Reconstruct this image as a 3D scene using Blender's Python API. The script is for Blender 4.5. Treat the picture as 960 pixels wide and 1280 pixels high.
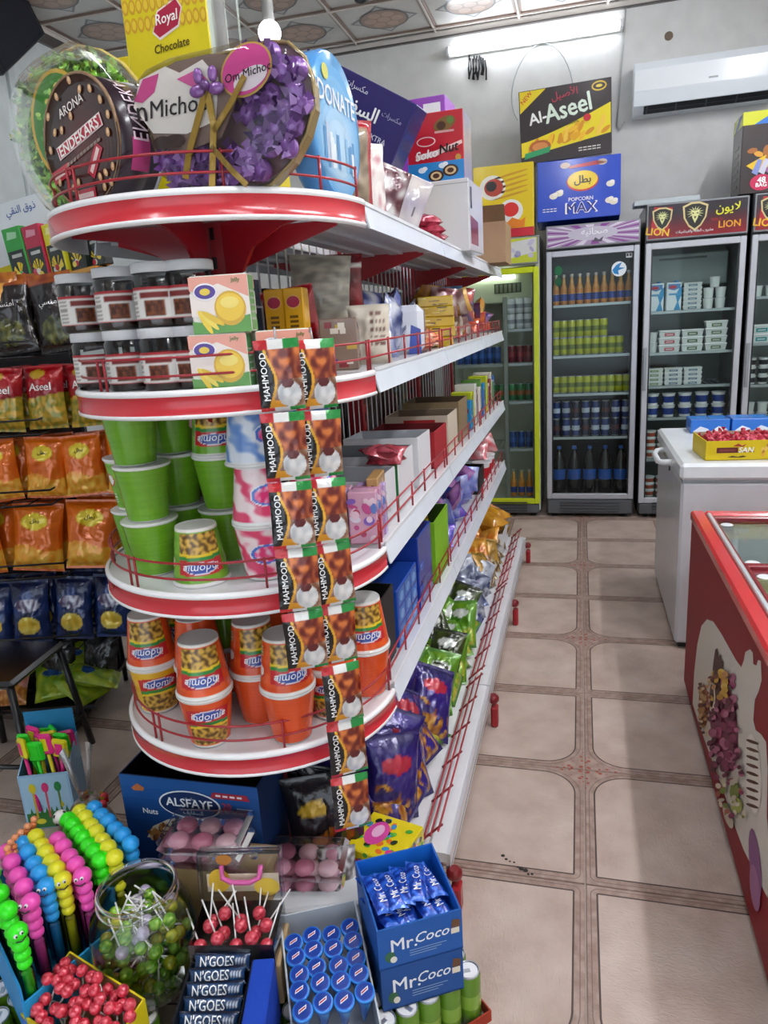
import bpy, math, random, unicodedata
from math import sin, cos, pi, radians, sqrt
from mathutils import Vector, Matrix, noise
SC = bpy.context.scene
for _o in list(bpy.data.objects): bpy.data.objects.remove(_o)
COL = SC.collection
# ------------------------------------------------------------------ camera
F_PX, CAM_H = 907.6, 1.55
YAW, PITCH, ROLL = radians(15.538), radians(14.773), radians(-3.6)
_fw = Vector((-sin(YAW)*cos(PITCH), cos(YAW)*cos(PITCH), -sin(PITCH)))
_r0 = Vector((cos(YAW), sin(YAW), 0)); _u0 = _r0.cross(_fw)
CR = cos(ROLL)*_r0 + sin(ROLL)*_u0
CU = -sin(ROLL)*_r0 + cos(ROLL)*_u0
CP = Vector((0, 0, CAM_H))
cd = bpy.data.cameras.new('camera'); cam = bpy.data.objects.new('camera', cd); COL.objects.link(cam)
cd.sensor_fit = 'VERTICAL'; cd.sensor_height = 36; cd.sensor_width = 27; cd.lens = F_PX/1280*36
cd.clip_start = .02
cam.matrix_world = Matrix(((CR.x, CU.x, -_fw.x, CP.x), (CR.y, CU.y, -_fw.y, CP.y), (CR.z, CU.z, -_fw.z, CP.z), (0, 0, 0, 1)))
SC.camera = cam
def AT(px, py, ax, v):
    """pixel of the photograph -> point where its ray meets the plane ax = v"""
    d = (px-480)/F_PX*CR - (py-640)/F_PX*CU + _fw
    i = 'xyz'.index(ax); t = (v-CP[i])/d[i]
    return CP + t*d
# ------------------------------------------------------------------ world, exposure
W = bpy.data.worlds.new('sky'); SC.world = W; W.use_nodes = True
_bg = W.node_tree.nodes['Background']; _bg.inputs[0].default_value = (.80, .90, 1, 1); _bg.inputs[1].default_value = 1.5
SC.view_settings.view_transform = 'Standard'; SC.view_settings.look = 'None'
SC.view_settings.gamma = 1; SC.view_settings.use_curve_mapping = False
SC.view_settings.exposure = 0.28
TUBE_E = 58.0
# ------------------------------------------------------------------ helpers
def lin(c):
    if isinstance(c, str):
        c = c.lstrip('#'); c = ''.join(q*2 for q in c) if len(c) == 3 else c; c = tuple(int(c[i:i+2], 16) for i in (0, 2, 4))
    return tuple((x/255/12.92 if x/255 <= .04045 else ((x/255+.055)/1.055)**2.4) for x in c[:3]) + (1.0,)
_lc = {}
def L(c):
    if c not in _lc: _lc[c] = lin(c)
    return _lc[c]
def mixc(a, b, t):
    A = a if not isinstance(a, str) else tuple(int(a.lstrip('#')[i:i+2], 16) for i in (0, 2, 4))
    B = b if not isinstance(b, str) else tuple(int(b.lstrip('#')[i:i+2], 16) for i in (0, 2, 4))
    return tuple(int(x+(y-x)*t) for x, y in zip(A, B))
MATS = {}
def mat(name, rough=.5, spec=.4, metal=0, coat=0, bump=None, colvar=0, col=None, trans=None, alpha=None):
    m = bpy.data.materials.new(name); m.use_nodes = True; nt = m.node_tree; nd = nt.nodes; lk = nt.links
    b = nd['Principled BSDF']; b.inputs['Roughness'].default_value = rough
    b.inputs['Specular IOR Level'].default_value = spec; b.inputs['Metallic'].default_value = metal
    b.inputs['Coat Weight'].default_value = coat; b.inputs['Coat Roughness'].default_value = .12
    if col is None:
        a = nd.new('ShaderNodeAttribute'); a.attribute_name = 'Col'; src = a.outputs['Color']
    else:
        a = nd.new('ShaderNodeRGB'); a.outputs[0].default_value = L(col); src = a.outputs[0]
    if colvar:
        tc = nd.new('ShaderNodeTexCoord'); n = nd.new('ShaderNodeTexNoise'); n.inputs['Scale'].default_value = 9; n.inputs['Detail'].default_value = 6
        lk.new(tc.outputs['Object'], n.inputs['Vector'])
        mr = nd.new('ShaderNodeMapRange'); mr.inputs[1].default_value = .3; mr.inputs[2].default_value = .7
        mr.inputs[3].default_value = 1-colvar; mr.inputs[4].default_value = 1+colvar*.4
        lk.new(n.outputs[0], mr.inputs[0])
        mx = nd.new('ShaderNodeVectorMath'); mx.operation = 'SCALE'; lk.new(src, mx.inputs[0]); lk.new(mr.outputs[0], mx.inputs['Scale'])
        src = mx.outputs[0]
    lk.new(src, b.inputs['Base Color'])
    if bump:
        sc, st = bump
        tc2 = nd.new('ShaderNodeTexCoord'); n2 = nd.new('ShaderNodeTexNoise'); n2.inputs['Scale'].default_value = sc; n2.inputs['Detail'].default_value = 4
        lk.new(tc2.outputs['Object'], n2.inputs['Vector'])
        bp = nd.new('ShaderNodeBump'); bp.inputs['Strength'].default_value = st; bp.inputs['Distance'].default_value = .01
        lk.new(n2.outputs[0], bp.inputs['Height']); lk.new(bp.outputs[0], b.inputs['Normal'])
    MATS[name] = m; return m
mat('paper', .5, .35); mat('gloss', .22, .5, coat=.3); mat('foil', .2, .65, metal=.15, coat=.25, bump=(18, .7))
mat('film', .2, .6, coat=.4, bump=(22, .25)); mat('metal', .35, .5, metal=.85); mat('paint', .32, .5, coat=.2, colvar=.06)
mat('plaster', .85, .2, bump=(60, .08), colvar=.07); mat('board', .8, .2, colvar=.1); mat('rubber', .6, .3); mat('alu', .38, .5, metal=.55)
mat('plastic', .3, .5); mat('matte', .5, .2)
def mat_clear(name, tint, gl, rough=.06):
    m = bpy.data.materials.new(name); m.use_nodes = True; nt = m.node_tree; nd = nt.nodes; lk = nt.links; nd.remove(nd['Principled BSDF'])
    t = nd.new('ShaderNodeBsdfTransparent'); t.inputs[0].default_value = tuple(tint)+(1,)
    g = nd.new('ShaderNodeBsdfGlossy'); g.inputs['Roughness'].default_value = rough; g.inputs[0].default_value = (1, 1, 1, 1)
    fr = nd.new('ShaderNodeFresnel'); fr.inputs[0].default_value = 1.45
    mu = nd.new('ShaderNodeMath'); mu.operation = 'MULTIPLY_ADD'; mu.inputs[1].default_value = gl; mu.inputs[2].default_value = .003
    lk.new(fr.outputs[0], mu.inputs[0]); mx = nd.new('ShaderNodeMixShader')
    lk.new(mu.outputs[0], mx.inputs[0]); lk.new(t.outputs[0], mx.inputs[1]); lk.new(g.outputs[0], mx.inputs[2])
    lk.new(mx.outputs[0], nd['Material Output'].inputs[0]); MATS[name] = m; return m
mat_clear('glass', (.92, .96, .95), .2, .02); mat_clear('clear', (.93, .95, .95), 1.3, .12); mat_clear('wrap', (.96, .96, .97), 1.6, .2)
mat_clear('lens', (.97, .98, .98), .55, .05)
def mat_emit(name, col, st):
    m = bpy.data.materials.new(name); m.use_nodes = True; nt = m.node_tree; nd = nt.nodes; nd.remove(nd['Principled BSDF'])
    e = nd.new('ShaderNodeEmission'); e.inputs[0].default_value = L(col); e.inputs[1].default_value = st
    nt.links.new(e.outputs[0], nd['Material Output'].inputs[0]); MATS[name] = m; return m
mat_emit('tube_light', '#f4f8ff', TUBE_E*.62); mat_emit('tube_bright', '#f6f8ff', TUBE_E*1.65); mat_emit('tube_wall', '#f4f8ff', TUBE_E*.2); mat_emit('bulb_light', '#ffffff', 7); mat_emit('case_light', '#f6fff0', 6)

class Pl:
    """a printed face: origin corner, full-width and full-height vectors; local (u, v) in 0..1"""
    def __init__(s, o, ex, ey):
        s.o = Vector(o); s.ex = Vector(ex); s.ey = Vector(ey); s.W = s.ex.length; s.H = s.ey.length
        s.n = s.ex.cross(s.ey).normalized(); s.ux = s.ex.normalized(); s.uy = s.ey.normalized()
    def p(s, u, v, d=0): return s.o + s.ex*u + s.ey*v + s.n*d
    def cut(s, u0, v0, u1, v1): return Pl(s.p(u0, v0), s.ex*(u1-u0), s.ey*(v1-v0))
# Arabic letters to joined presentation forms, laid out left to right
_AR = {}
for _c in range(0xFE80, 0xFEFD):
    _d = unicodedata.decomposition(chr(_c)).split()
    if len(_d) == 2: _AR.setdefault(chr(int(_d[1], 16)), {})[_d[0][1:-1]] = chr(_c)
    elif len(_d) == 3 and _d[1] == '0644': _AR.setdefault('\u0644'+chr(int(_d[2], 16)), {})[_d[0][1:-1]] = chr(_c)
def arab(s):
    u = []; i = 0
    while i < len(s):
        if s[i:i+2] in _AR: u.append(s[i:i+2]); i += 2
        else: u.append(s[i]); i += 1
    out = []
    for i, k in enumerate(u):
        f = _AR.get(k)
        if not f: out.append(k); continue
        pv = i > 0 and 'initial' in _AR.get(u[i-1], {}); nx = i+1 < len(u) and u[i+1] in _AR and 'final' in _AR[u[i+1]] and 'initial' in f
        key = 'medial' if pv and nx else 'final' if pv else 'initial' if nx else 'isolated'
        out.append(f.get(key, f.get('isolated', k)))
    return ''.join(reversed(out))
_TX = {}
def text_mesh(s, bold, shear, res=2):
    k = (s, bold, shear)
    if k not in _TX:
        c = bpy.data.curves.new('lettering', 'FONT'); c.body = s; c.resolution_u = res; c.offset = bold; c.shear = shear
        o = bpy.data.objects.new('lettering', c); m = bpy.data.meshes.new_from_object(o)
        vs = [v.co.copy() for v in m.vertices]; fs = [tuple(p.vertices) for p in m.polygons]
        bpy.data.objects.remove(o); bpy.data.curves.remove(c); bpy.data.meshes.remove(m)
        x0 = min(v.x for v in vs); x1 = max(v.x for v in vs); y0 = min(v.y for v in vs); y1 = max(v.y for v in vs)
        _TX[k] = ([(v.x-(x0+x1)/2, v.y-(y0+y1)/2) for v in vs], fs, x1-x0, y1-y0)
    return _TX[k]

class MB:
    def __init__(s): s.v = []; s.f = []; s.c = []; s.sm = []; s.M = None
    def add(s, vs, fs, cs, smooth=False):
        b = len(s.v)
        if s.M is not None: vs = [s.M @ Vector(v) for v in vs]
        s.v.extend(tuple(v) for v in vs)
        one = isinstance(cs, str) or (len(cs) in (3, 4) and not isinstance(cs[0], (tuple, list, str)))
        for i, f in enumerate(fs):
            s.f.append(tuple(b+k for k in f)); s.c.append(L(cs) if one else L(cs[i])); s.sm.append(smooth)
        return s
    def box(s, a, b, col, **kw):
        x0, y0, z0 = a; x1, y1, z1 = b
        vs = [(x0, y0, z0), (x1, y0, z0), (x1, y1, z0), (x0, y1, z0), (x0, y0, z1), (x1, y0, z1), (x1, y1, z1), (x0, y1, z1)]
        names = ['bot', 'top', 'front', 'right', 'back', 'left']
        fs = [(0, 3, 2, 1), (4, 5, 6, 7), (0, 1, 5, 4), (1, 2, 6, 5), (2, 3, 7, 6), (3, 0, 4, 7)]
        return s.add(vs, fs, [kw.get(n, col) for n in names])
    def bbox(s, a, b, col, bev=.004, **kw):
        """box with chamfered edges"""
        x0, y0, z0 = a; x1, y1, z1 = b; e = min(bev, (x1-x0)*.45, (y1-y0)*.45, (z1-z0)*.45)
        P = []; idx = {}
        for i, x in enumerate((x0, x1)):
            for j, y in enumerate((y0, y1)):
                for k, z in enumerate((z0, z1)):
                    sx, sy, sz = (1-2*i)*e, (1-2*j)*e, (1-2*k)*e
                    for ax, q in (('x', (x, y+sy, z+sz)), ('y', (x+sx, y, z+sz)), ('z', (x+sx, y+sy, z))):
                        idx[(i, j, k, ax)] = len(P); P.append(q)
        I = lambda i, j, k, a: idx[(i, j, k, a)]
        fs = []; cs = []
        def q(c, *ii):
            fs.append(ii); cs.append(c)
        g = lambda n: kw.get(n, col)
        q(g('left'), I(0,0,0,'x'), I(0,0,1,'x'), I(0,1,1,'x'), I(0,1,0,'x')); q(g('right'), I(1,0,0,'x'), I(1,1,0,'x'), I(1,1,1,'x'), I(1,0,1,'x'))
        q(g('front'), I(0,0,0,'y'), I(1,0,0,'y'), I(1,0,1,'y'), I(0,0,1,'y')); q(g('back'), I(0,1,0,'y'), I(0,1,1,'y'), I(1,1,1,'y'), I(1,1,0,'y'))
        q(g('bot'), I(0,0,0,'z'), I(0,1,0,'z'), I(1,1,0,'z'), I(1,0,0,'z')); q(g('top'), I(0,0,1,'z'), I(1,0,1,'z'), I(1,1,1,'z'), I(0,1,1,'z'))
        for i in (0, 1):
            for j in (0, 1): q(col, *( [I(i,j,0,'x'), I(i,j,0,'y'), I(i,j,1,'y'), I(i,j,1,'x')]))
            for k in (0, 1): q(col, *([I(i,0,k,'x'), I(i,0,k,'z'), I(i,1,k,'z'), I(i,1,k,'x')]))
        for j in (0, 1):
            for k in (0, 1): q(col, *([I(0,j,k,'y'), I(0,j,k,'z'), I(1,j,k,'z'), I(1,j,k,'y')]))
        for i in (0, 1):
            for j in (0, 1):
                for k in (0, 1): q(col, I(i,j,k,'x'), I(i,j,k,'y'), I(i,j,k,'z'))
        return s.add(P, fs, cs)
    def lathe(s, prof, n=20, col='#ffffff', c=(0, 0, 0), smooth=True, a0=0, a1=2*pi, capb=True, capt=True):
        """prof: (r, z, colour of the band above); colour may be a function of angle 0..1"""
        full = abs(a1-a0-2*pi) < 1e-6; m = n if full else n+1
        vs = []; fs = []; cs = []
        for p in prof:
            for i in range(m):
                a = a0+(a1-a0)*i/n; vs.append((c[0]+p[0]*cos(a), c[1]+p[0]*sin(a), c[2]+p[1]))
        for j in range(len(prof)-1):
            cc = prof[j][2] if len(prof[j]) > 2 else col
            for i in range(n):
                k = (i+1) % m
                fs.append((j*m+i, j*m+k, (j+1)*m+k, (j+1)*m+i)); cs.append(cc(i/n) if callable(cc) else cc)
        s.add(vs, fs, cs, smooth)
        if full:
            c0 = prof[0][2] if len(prof[0]) > 2 and not callable(prof[0][2]) else col
            c1 = prof[-1][2] if len(prof[-1]) > 2 else col
            if capb and prof[0][0] > 1e-5: s.add(vs[:m], [tuple(range(m-1, -1, -1))], [c0])
            if capt and prof[-1][0] > 1e-5: s.add(vs[-m:], [tuple(range(m))], [c1])
        return s
    def tube(s, pts, r, col, n=6, closed=False, cap=True):
        pts = [Vector(p) for p in pts]; vs = []; fs = []; N = len(pts)
        up = Vector((0, 0, 1))
        for i, p in enumerate(pts):
            a = pts[(i-1) % N] if (closed or i > 0) else p; b = pts[(i+1) % N] if (closed or i < N-1) else p
            t = (b-a).normalized(); u = t.cross(up)
            if u.length < .05: u = t.cross(Vector((0, 1, 0)))
            u.normalize(); w = u.cross(t)
            for k in range(n):
                q = 2*pi*k/n; vs.append(p+u*r*cos(q)+w*r*sin(q))
        M = N if closed else N-1
        for i in range(M):
            j = (i+1) % N
            for k in range(n):
                l = (k+1) % n; fs.append((i*n+k, i*n+l, j*n+l, j*n+k))
        if not closed and cap: fs.append(tuple(range(n-1, -1, -1))); fs.append(tuple((N-1)*n+k for k in range(n)))
        return s.add(vs, fs, col, True)
    def ball(s, c, r, col, n=8, m=6, sz=1, sx=1, sy=1):
        cx, cy, cz = c; vs = [(cx, cy, cz-r*sz)]; fs = []
        for j in range(1, m):
            ph = -pi/2+pi*j/m
            for i in range(n): vs.append((cx+r*sx*cos(ph)*cos(2*pi*i/n), cy+r*sy*cos(ph)*sin(2*pi*i/n), cz+r*sz*sin(ph)))
        vs.append((cx, cy, cz+r*sz)); T = len(vs)-1
        for i in range(n):
            k = (i+1) % n
            fs.append((0, 1+k, 1+i)); fs.append((T, 1+(m-2)*n+i, 1+(m-2)*n+k))
            for j in range(m-2): fs.append((1+j*n+i, 1+j*n+k, 1+(j+1)*n+k, 1+(j+1)*n+i))
        return s.add(vs, fs, col, True)
    def grid(s, fn, nu, nv, colf, smooth=True):
        vs = [fn(i/nu, j/nv) for j in range(nv+1) for i in range(nu+1)]; fs = []; cs = []
        if callable(colf): cv = [L(colf(min(.9999, max(.0001, i/nu)), min(.9999, max(.0001, j/nv)))) for j in range(nv+1) for i in range(nu+1)]
        for j in range(nv):
            for i in range(nu):
                a = j*(nu+1)+i; f = (a, a+1, a+nu+2, a+nu+1); fs.append(f)
                if callable(colf): cs.append([cv[q] for q in f])
        if not callable(colf): return s.add(vs, fs, colf, smooth)
        n0 = len(s.c); s.add(vs, fs, '#000000', smooth); s.c[n0:] = cs
        return s
    # printing on a plane
    def rect(s, pl, u0, v0, u1, v1, col, d=.0005):
        return s.add([pl.p(u0, v0, d), pl.p(u1, v0, d), pl.p(u1, v1, d), pl.p(u0, v1, d)], [(0, 1, 2, 3)], col)
    def pol(s, pl, pts, col, d=.0005):
        return s.add([pl.p(u, v, d) for u, v in pts], [tuple(range(len(pts)))], col)
    def ell(s, pl, cu, cv, ru, rv, col, d=.0008, n=20, rot=0):
        pts = []
        for i in range(n):
            a = 2*pi*i/n; x = ru*cos(a)*pl.W; y = rv*sin(a)*pl.H
            pts.append((cu+(x*cos(rot)-y*sin(rot))/pl.W, cv+(x*sin(rot)+y*cos(rot))/pl.H))
        return s.pol(pl, pts, col, d)
    def txt(s, pl, t, cu, cv, h, col, d=.0012, w=None, bold=.012, shear=0, rot=0):
        """h: letter height as a share of the face height; w: at most this share of the face width"""
        if any('\u0600' <= q <= '\u06ff' for q in t): t = arab(t)
        vs, fs, tw, th = text_mesh(t, 0, shear)
        k = h*pl.H/th; kx = k
        if w and tw*k > w*pl.W: kx = w*pl.W/tw; k = max(kx, k*.75) if tw*k < w*pl.W*1.5 else kx*1.15
        o = pl.p(cu, cv, d); ca, sa = cos(rot), sin(rot)
        e = bold*.8*kx; sh = [(0, 0)] if e <= 0 else [(-e, 0), (e, 0), (0, e*.8), (0, -e*.8)]
        for i, (ox, oy) in enumerate(sh):
            out = []; oo = o+pl.n*(.00004*i)
            for x, y in vs:
                x, y = x*kx+ox, y*k+oy; out.append(oo+pl.ux*(x*ca-y*sa)+pl.uy*(x*sa+y*ca))
            s.add(out, fs, col)
        return s
    def build(s, name, m='paper', parent=None, loc=None, rot=None):
        me = bpy.data.meshes.new(name); me.from_pydata(s.v, [], s.f)
        n = len(me.polygons)
        at = me.color_attributes.new('Col', 'FLOAT_COLOR', 'CORNER'); buf = []
        for c, f in zip(s.c, s.f):
            if isinstance(c, list): [buf.extend(q) for q in c]
            else: buf.extend(c*len(f))
        at.data.foreach_set('color', buf)
        if any(s.sm): me.polygons.foreach_set('use_smooth', [s.sm[min(i, len(s.sm)-1)] for i in range(n)])
        me.materials.append(MATS[m]); me.update()
        o = bpy.data.objects.new(name, me); COL.objects.link(o)
        if parent is not None: o.parent = parent
        if loc is not None: o.location = loc
        if rot is not None: o.rotation_euler = rot
        return o
def tag(o, label, cat, group=None, kind=None):
    o['label'] = label; o['category'] = cat
    if group: o['group'] = group
    if kind: o['kind'] = kind
    return o
def struct(o, label=None, cat=None):
    o['kind'] = 'structure'
    if label: o['label'] = label
    if cat: o['category'] = cat
    return o
def thing(name, label, cat, loc=(0, 0, 0), rz=0, group=None):
    o = bpy.data.objects.new(name, None); COL.objects.link(o); o.location = loc; o.rotation_euler = (0, 0, rz)
    o.empty_display_size = .05
    return tag(o, label, cat, group)
def dup(o, loc=None, rot=None, label=None, group=None, scale=None):
    c = o.copy(); COL.objects.link(c)
    for ch in o.children:
        k = ch.copy(); COL.objects.link(k); k.parent = c
        for g in ch.children:
            q = g.copy(); COL.objects.link(q); q.parent = k
    if loc is not None: c.location = loc
    if rot is not None: c.rotation_euler = rot
    if scale is not None: c.scale = scale if not isinstance(scale, (int, float)) else (scale,)*3
    if label: c['label'] = label
    if group: c['group'] = group
    return c
class Proto:
    """first call moves the prototype itself, later calls copy it"""
    def __init__(s, o): s.o = o; s.used = False
    def put(s, loc, rot=(0, 0, 0), label=None, group=None, scale=None):
        if not s.used:
            s.used = True; o = s.o; o.location = loc; o.rotation_euler = rot
            if label: o['label'] = label
            if group: o['group'] = group
            if scale is not None: o.scale = scale if not isinstance(scale, (int, float)) else (scale,)*3
            return o
        return dup(s.o, loc, rot, label, group, scale)
rnd = random.Random(7)
# ================================================================== the room
RX0, RX1, RY0, RY1, RZ = -3.6, 2.3, -2.2, 6.2, 3.65
TS, GX, GY = .5375, .0257, 1.755
def floor_material():
    m = bpy.data.materials.new('floor_tile_glaze'); m.use_nodes = True; nt = m.node_tree; nd = nt.nodes; lk = nt.links
    b = nd['Principled BSDF']; b.inputs['Roughness'].default_value = .34; b.inputs['Specular IOR Level'].default_value = .45
    tc = nd.new('ShaderNodeTexCoord'); sx = nd.new('ShaderNodeSeparateXYZ'); lk.new(tc.outputs['Object'], sx.inputs[0])
    def M(op, a, b_=None, c=None):
        n = nd.new('ShaderNodeMath'); n.operation = op
        for i, q in enumerate((a, b_, c)):
            if q is None: continue
            if isinstance(q, (int, float)): n.inputs[i].default_value = q
            else: lk.new(q, n.inputs[i])
        return n.outputs[0]
    x, y = sx.outputs[0], sx.outputs[1]
    corner = M('MULTIPLY', M('GREATER_THAN', x, 0), M('GREATER_THAN', y, 0))
    r = M('MULTIPLY_ADD', corner, .105, .004); hb = TS/2-.031
    qx = M('ADD', M('SUBTRACT', M('ABSOLUTE', x), hb), r); qy = M('ADD', M('SUBTRACT', M('ABSOLUTE', y), hb), r)
    mxx = M('MAXIMUM', qx, 0); mxy = M('MAXIMUM', qy, 0)
    ln = M('SQRT', M('ADD', M('MULTIPLY', mxx, mxx), M('MULTIPLY', mxy, mxy)))
    sd = M('SUBTRACT', M('ADD', ln, M('MINIMUM', M('MAXIMUM', qx, qy), 0)), r)
    line = M('LESS_THAN', M('ABSOLUTE', sd), .0024); band = M('GREATER_THAN', sd, .0024)
    line2 = M('LESS_THAN', M('ABSOLUTE', M('SUBTRACT', sd, .017)), .0012)
    def N(scale, det, out=0, kind='ShaderNodeTexNoise'):
        n = nd.new(kind); n.inputs['Scale'].default_value = scale
        if kind == 'ShaderNodeTexNoise': n.inputs['Detail'].default_value = det
        lk.new(tc.outputs['Object'], n.inputs['Vector']); return n.outputs[out]
    def ramp(src, *st):
        n = nd.new('ShaderNodeValToRGB'); e = n.color_ramp.elements
        while len(e) < len(st): e.new(.5)
        for el, (p, c) in zip(e, st): el.position = p; el.color = L(c)
        lk.new(src, n.inputs[0]); return n.outputs[0]
    def mix(f, a, b_):
        n = nd.new('ShaderNodeMix'); n.data_type = 'RGBA'; lk.new(f, n.inputs[0])
        for i, q in ((6, a), (7, b_)):
            if isinstance(q, str): n.inputs[i].default_value = L(q)
            else: lk.new(q, n.inputs[i])
        return n.outputs[2]
    field = ramp(N(7, 8), (.3, '#b29d90'), (.5, '#c3b0a3'), (.72, '#cfbeb2'))
    bandc = ramp(N(30, 3), (.35, '#977e71'), (.65, '#b19a8d'))
    wav = nd.new('ShaderNodeTexVoronoi'); wav.inputs['Scale'].default_value = 55; lk.new(tc.outputs['Object'], wav.inputs['Vector'])
    orn = M('MULTIPLY', M('LESS_THAN', wav.outputs[0], .35), M('MULTIPLY', corner, M('GREATER_THAN', sd, .03)))
    c = mix(band, field, bandc); c = mix(orn, c, '#a04a3c'); c = mix(line2, c, '#7d655a'); c = mix(line, c, '#4a3a34')
    lk.new(c, b.inputs['Base Color'])
    mp = nd.new('ShaderNodeMapping'); mp.inputs['Rotation'].default_value = (0, 0, .5); mp.inputs['Scale'].default_value = (1, 2.2, 1); lk.new(tc.outputs['Object'], mp.inputs[0])
    n3 = nd.new('ShaderNodeTexNoise'); n3.inputs['Scale'].default_value = 34; n3.inputs['Detail'].default_value = 5; n3.inputs['Distortion'].default_value = 1.6; lk.new(mp.outputs[0], n3.inputs['Vector'])
    bp = nd.new('ShaderNodeBump'); bp.inputs['Strength'].default_value = .42; bp.inputs['Distance'].default_value = .006; lk.new(n3.outputs[0], bp.inputs['Height']); lk.new(bp.outputs[0], b.inputs['Normal'])
    MATS['tile'] = m
floor_material()
flo = MB().box((RX0, RY0, -.05), (RX1, RY1, -.006), '#b9aca0').build('floor', 'plaster'); struct(flo, 'beige stone-look tile floor with brown bordered joints', 'floor')
h = TS/2-.0022
tile = MB().bbox((-h, -h, -.012), (h, h, 0), '#bbaa9c', .0016).build('floor_tile', 'tile', flo)
first = True
for i in range(-7, 5):
    for j in range(-8, 9):
        cx = GX+(i+.5)*TS; cy = GY+(j+.5)*TS
        if cx-h < RX0 or cx+h > RX1 or cy-h < RY0 or cy+h > RY1: continue
        ox = (i % 2 == 0); oy = (j % 2 == 0)      # which corner of the tile meets an ornate crossing
        rz = {(False, True): 0, (True, True): pi/2, (True, False): pi, (False, False): -pi/2}[(ox, oy)]
        o = tile if first else tile.copy()
        if not first: COL.objects.link(o)
        first = False
        o.location = (cx, cy, 0); o.rotation_euler = (0, 0, rz)
# scuffs on the tiles by the grout
mk = MB()
for k in range(9):
    p = AT(629+k*4.6+rnd.uniform(-1, 1), 1071+k*2.9+rnd.uniform(-2, 2), 'z', 0)
    mk.lathe([(rnd.uniform(.003, .008), .0004), (.001, .0008)], 8, '#2a2624', (p.x, p.y, 0))
mk.build('scuff_mark', 'paper', flo)
# ceiling
cei = MB().box((RX0, RY0, RZ+.012), (RX1, RY1, RZ+.1), '#8a817c').build('ceiling', 'plaster'); struct(cei, 'white decorative ceiling panels with tan rosettes between mouldings', 'ceiling')
CPX, CPY = .625, .61
def ceil_panel():
    b = MB(); hx, hy = CPX/2-.012, CPY/2-.012
    b.box((-hx, -hy, 0), (hx, hy, .01), '#d9d9d6')
    pl = Pl((-hx, hy, 0), (2*hx, 0, 0), (0, -2*hy, 0))
    # octagonal dark outline, pale ring, tan rosette of seven lobes
    def star(r, r2, n, c, d):
        pts = []
        for i in range(n*2):
            a = pi*i/n; q = r if i % 2 == 0 else r2
            pts.append((.5+q*cos(a), .5+q*sin(a)))
        b.pol(pl, pts, c, d)
    star(.42, .27, 4, '#8d8f93', .0012); star(.375, .25, 4, '#c7c8c8', .002)
    b.ell(pl, .5, .5, .30, .30, '#6f7073', .0028, 28); b.ell(pl, .5, .5, .275, .275, '#a98f80', .0036, 28)
    for k in range(6):
        a = k*pi/3; b.ell(pl, .5+.165*cos(a), .5+.165*sin(a), .075, .075, '#c4a796', .0044, 14)
    b.ell(pl, .5, .5, .075, .075, '#c4a796', .0044, 14)
    for (x0, y0, x1, y1) in ((0, 0, 1, .03), (0, .97, 1, 1), (0, 0, .03, 1), (.97, 0, 1, 1)): b.rect(pl, x0, y0, x1, y1, '#b2a59c', .001)
    return b.build('ceiling_panel', 'paint', cei)
cpn = ceil_panel(); first = True
xs = [-2.013+k*CPX for k in range(-2, 7)]; ys = [5.82-k*CPY for k in range(0, 13)]
for x in xs:
    for y in ys:
        if x-CPX/2 < RX0-.03 or x+CPX/2 > RX1+.3: continue
        o = cpn if first else cpn.copy()
        if not first: COL.objects.link(o)
        first = False; o.location = (x, y, RZ)
mo = MB()
for x in [q-CPX/2 for q in xs]+[xs[-1]+CPX/2]:
    if RX0 < x < RX1:
        for dx, w, c, z in ((0, .03, '#8f7c72', .012), (0, .012, '#d8d2cc', .02)): mo.box((x+dx-w/2, RY0, RZ-z), (x+dx+w/2, RY1, RZ+.012), c)
mo.build('moulding', 'paint', cei)
mo = MB()
for y in [q+CPY/2 for q in ys]:
    if y < RY1-.02:
        for dx, w, c, z in ((0, .03, '#8f7c72', .011), (0, .012, '#d8d2cc', .019)): mo.box((RX0, y-w/2, RZ-z), (RX1, y+w/2, RZ+.012), c)
mo.build('moulding', 'paint', cei)
# walls
struct(MB().box((RX0-.15, RY1, -.05), (RX1+.15, RY1+.15, RZ+.1), '#d3d4d1').build('wall_back', 'plaster'), 'pale plaster wall behind the drink coolers', 'wall')
struct(MB().box((RX0-.15, RY0, -.05), (RX0, RY1, RZ+.1), '#cfd6d6').build('wall_left', 'plaster'), 'pale grey plaster wall beyond the snack rack', 'wall')
struct(MB().box((RX1, RY0, -.05), (RX1+.15, RY1, RZ+.1), '#d6d6d2').build('wall_right', 'plaster'), 'pale plaster wall beside the freezers', 'wall')
wf = MB()
wf.box((RX0-.15, RY0-.15, -.05), (-2.2, RY0, RZ+.1), '#d6d6d2'); wf.box((1.6, RY0-.15, -.05), (RX1+.15, RY0, RZ+.1), '#d6d6d2'); wf.box((-2.2, RY0-.15, 2.7), (1.6, RY0, RZ+.1), '#d6d6d2')
struct(wf.build('wall_front', 'plaster'), 'pale wall with the wide shop entrance', 'wall')
tr = MB(); tr.box((RX0, RY1-.02, RZ-.05), (RX1, RY1, RZ-.012), '#c9c4bd'); tr.box((RX0, RY1-.026, RZ-.062), (RX1, RY1, RZ-.05), '#4f4a48')
struct(tr.build('trim_1', 'paint'), 'cornice strip with dark gap under the ceiling', 'trim')
tr = MB(); tr.box((RX0, RY0, RZ-.05), (RX0+.02, RY1-.03, RZ-.012), '#c9c4bd'); tr.box((RX0, RY0, RZ-.12), (RX0+.026, RY1-.03, RZ-.05), '#4f4a48')
struct(tr.build('trim_2', 'paint'), 'dark cornice along the wall beyond the snack rack', 'trim')
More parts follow.
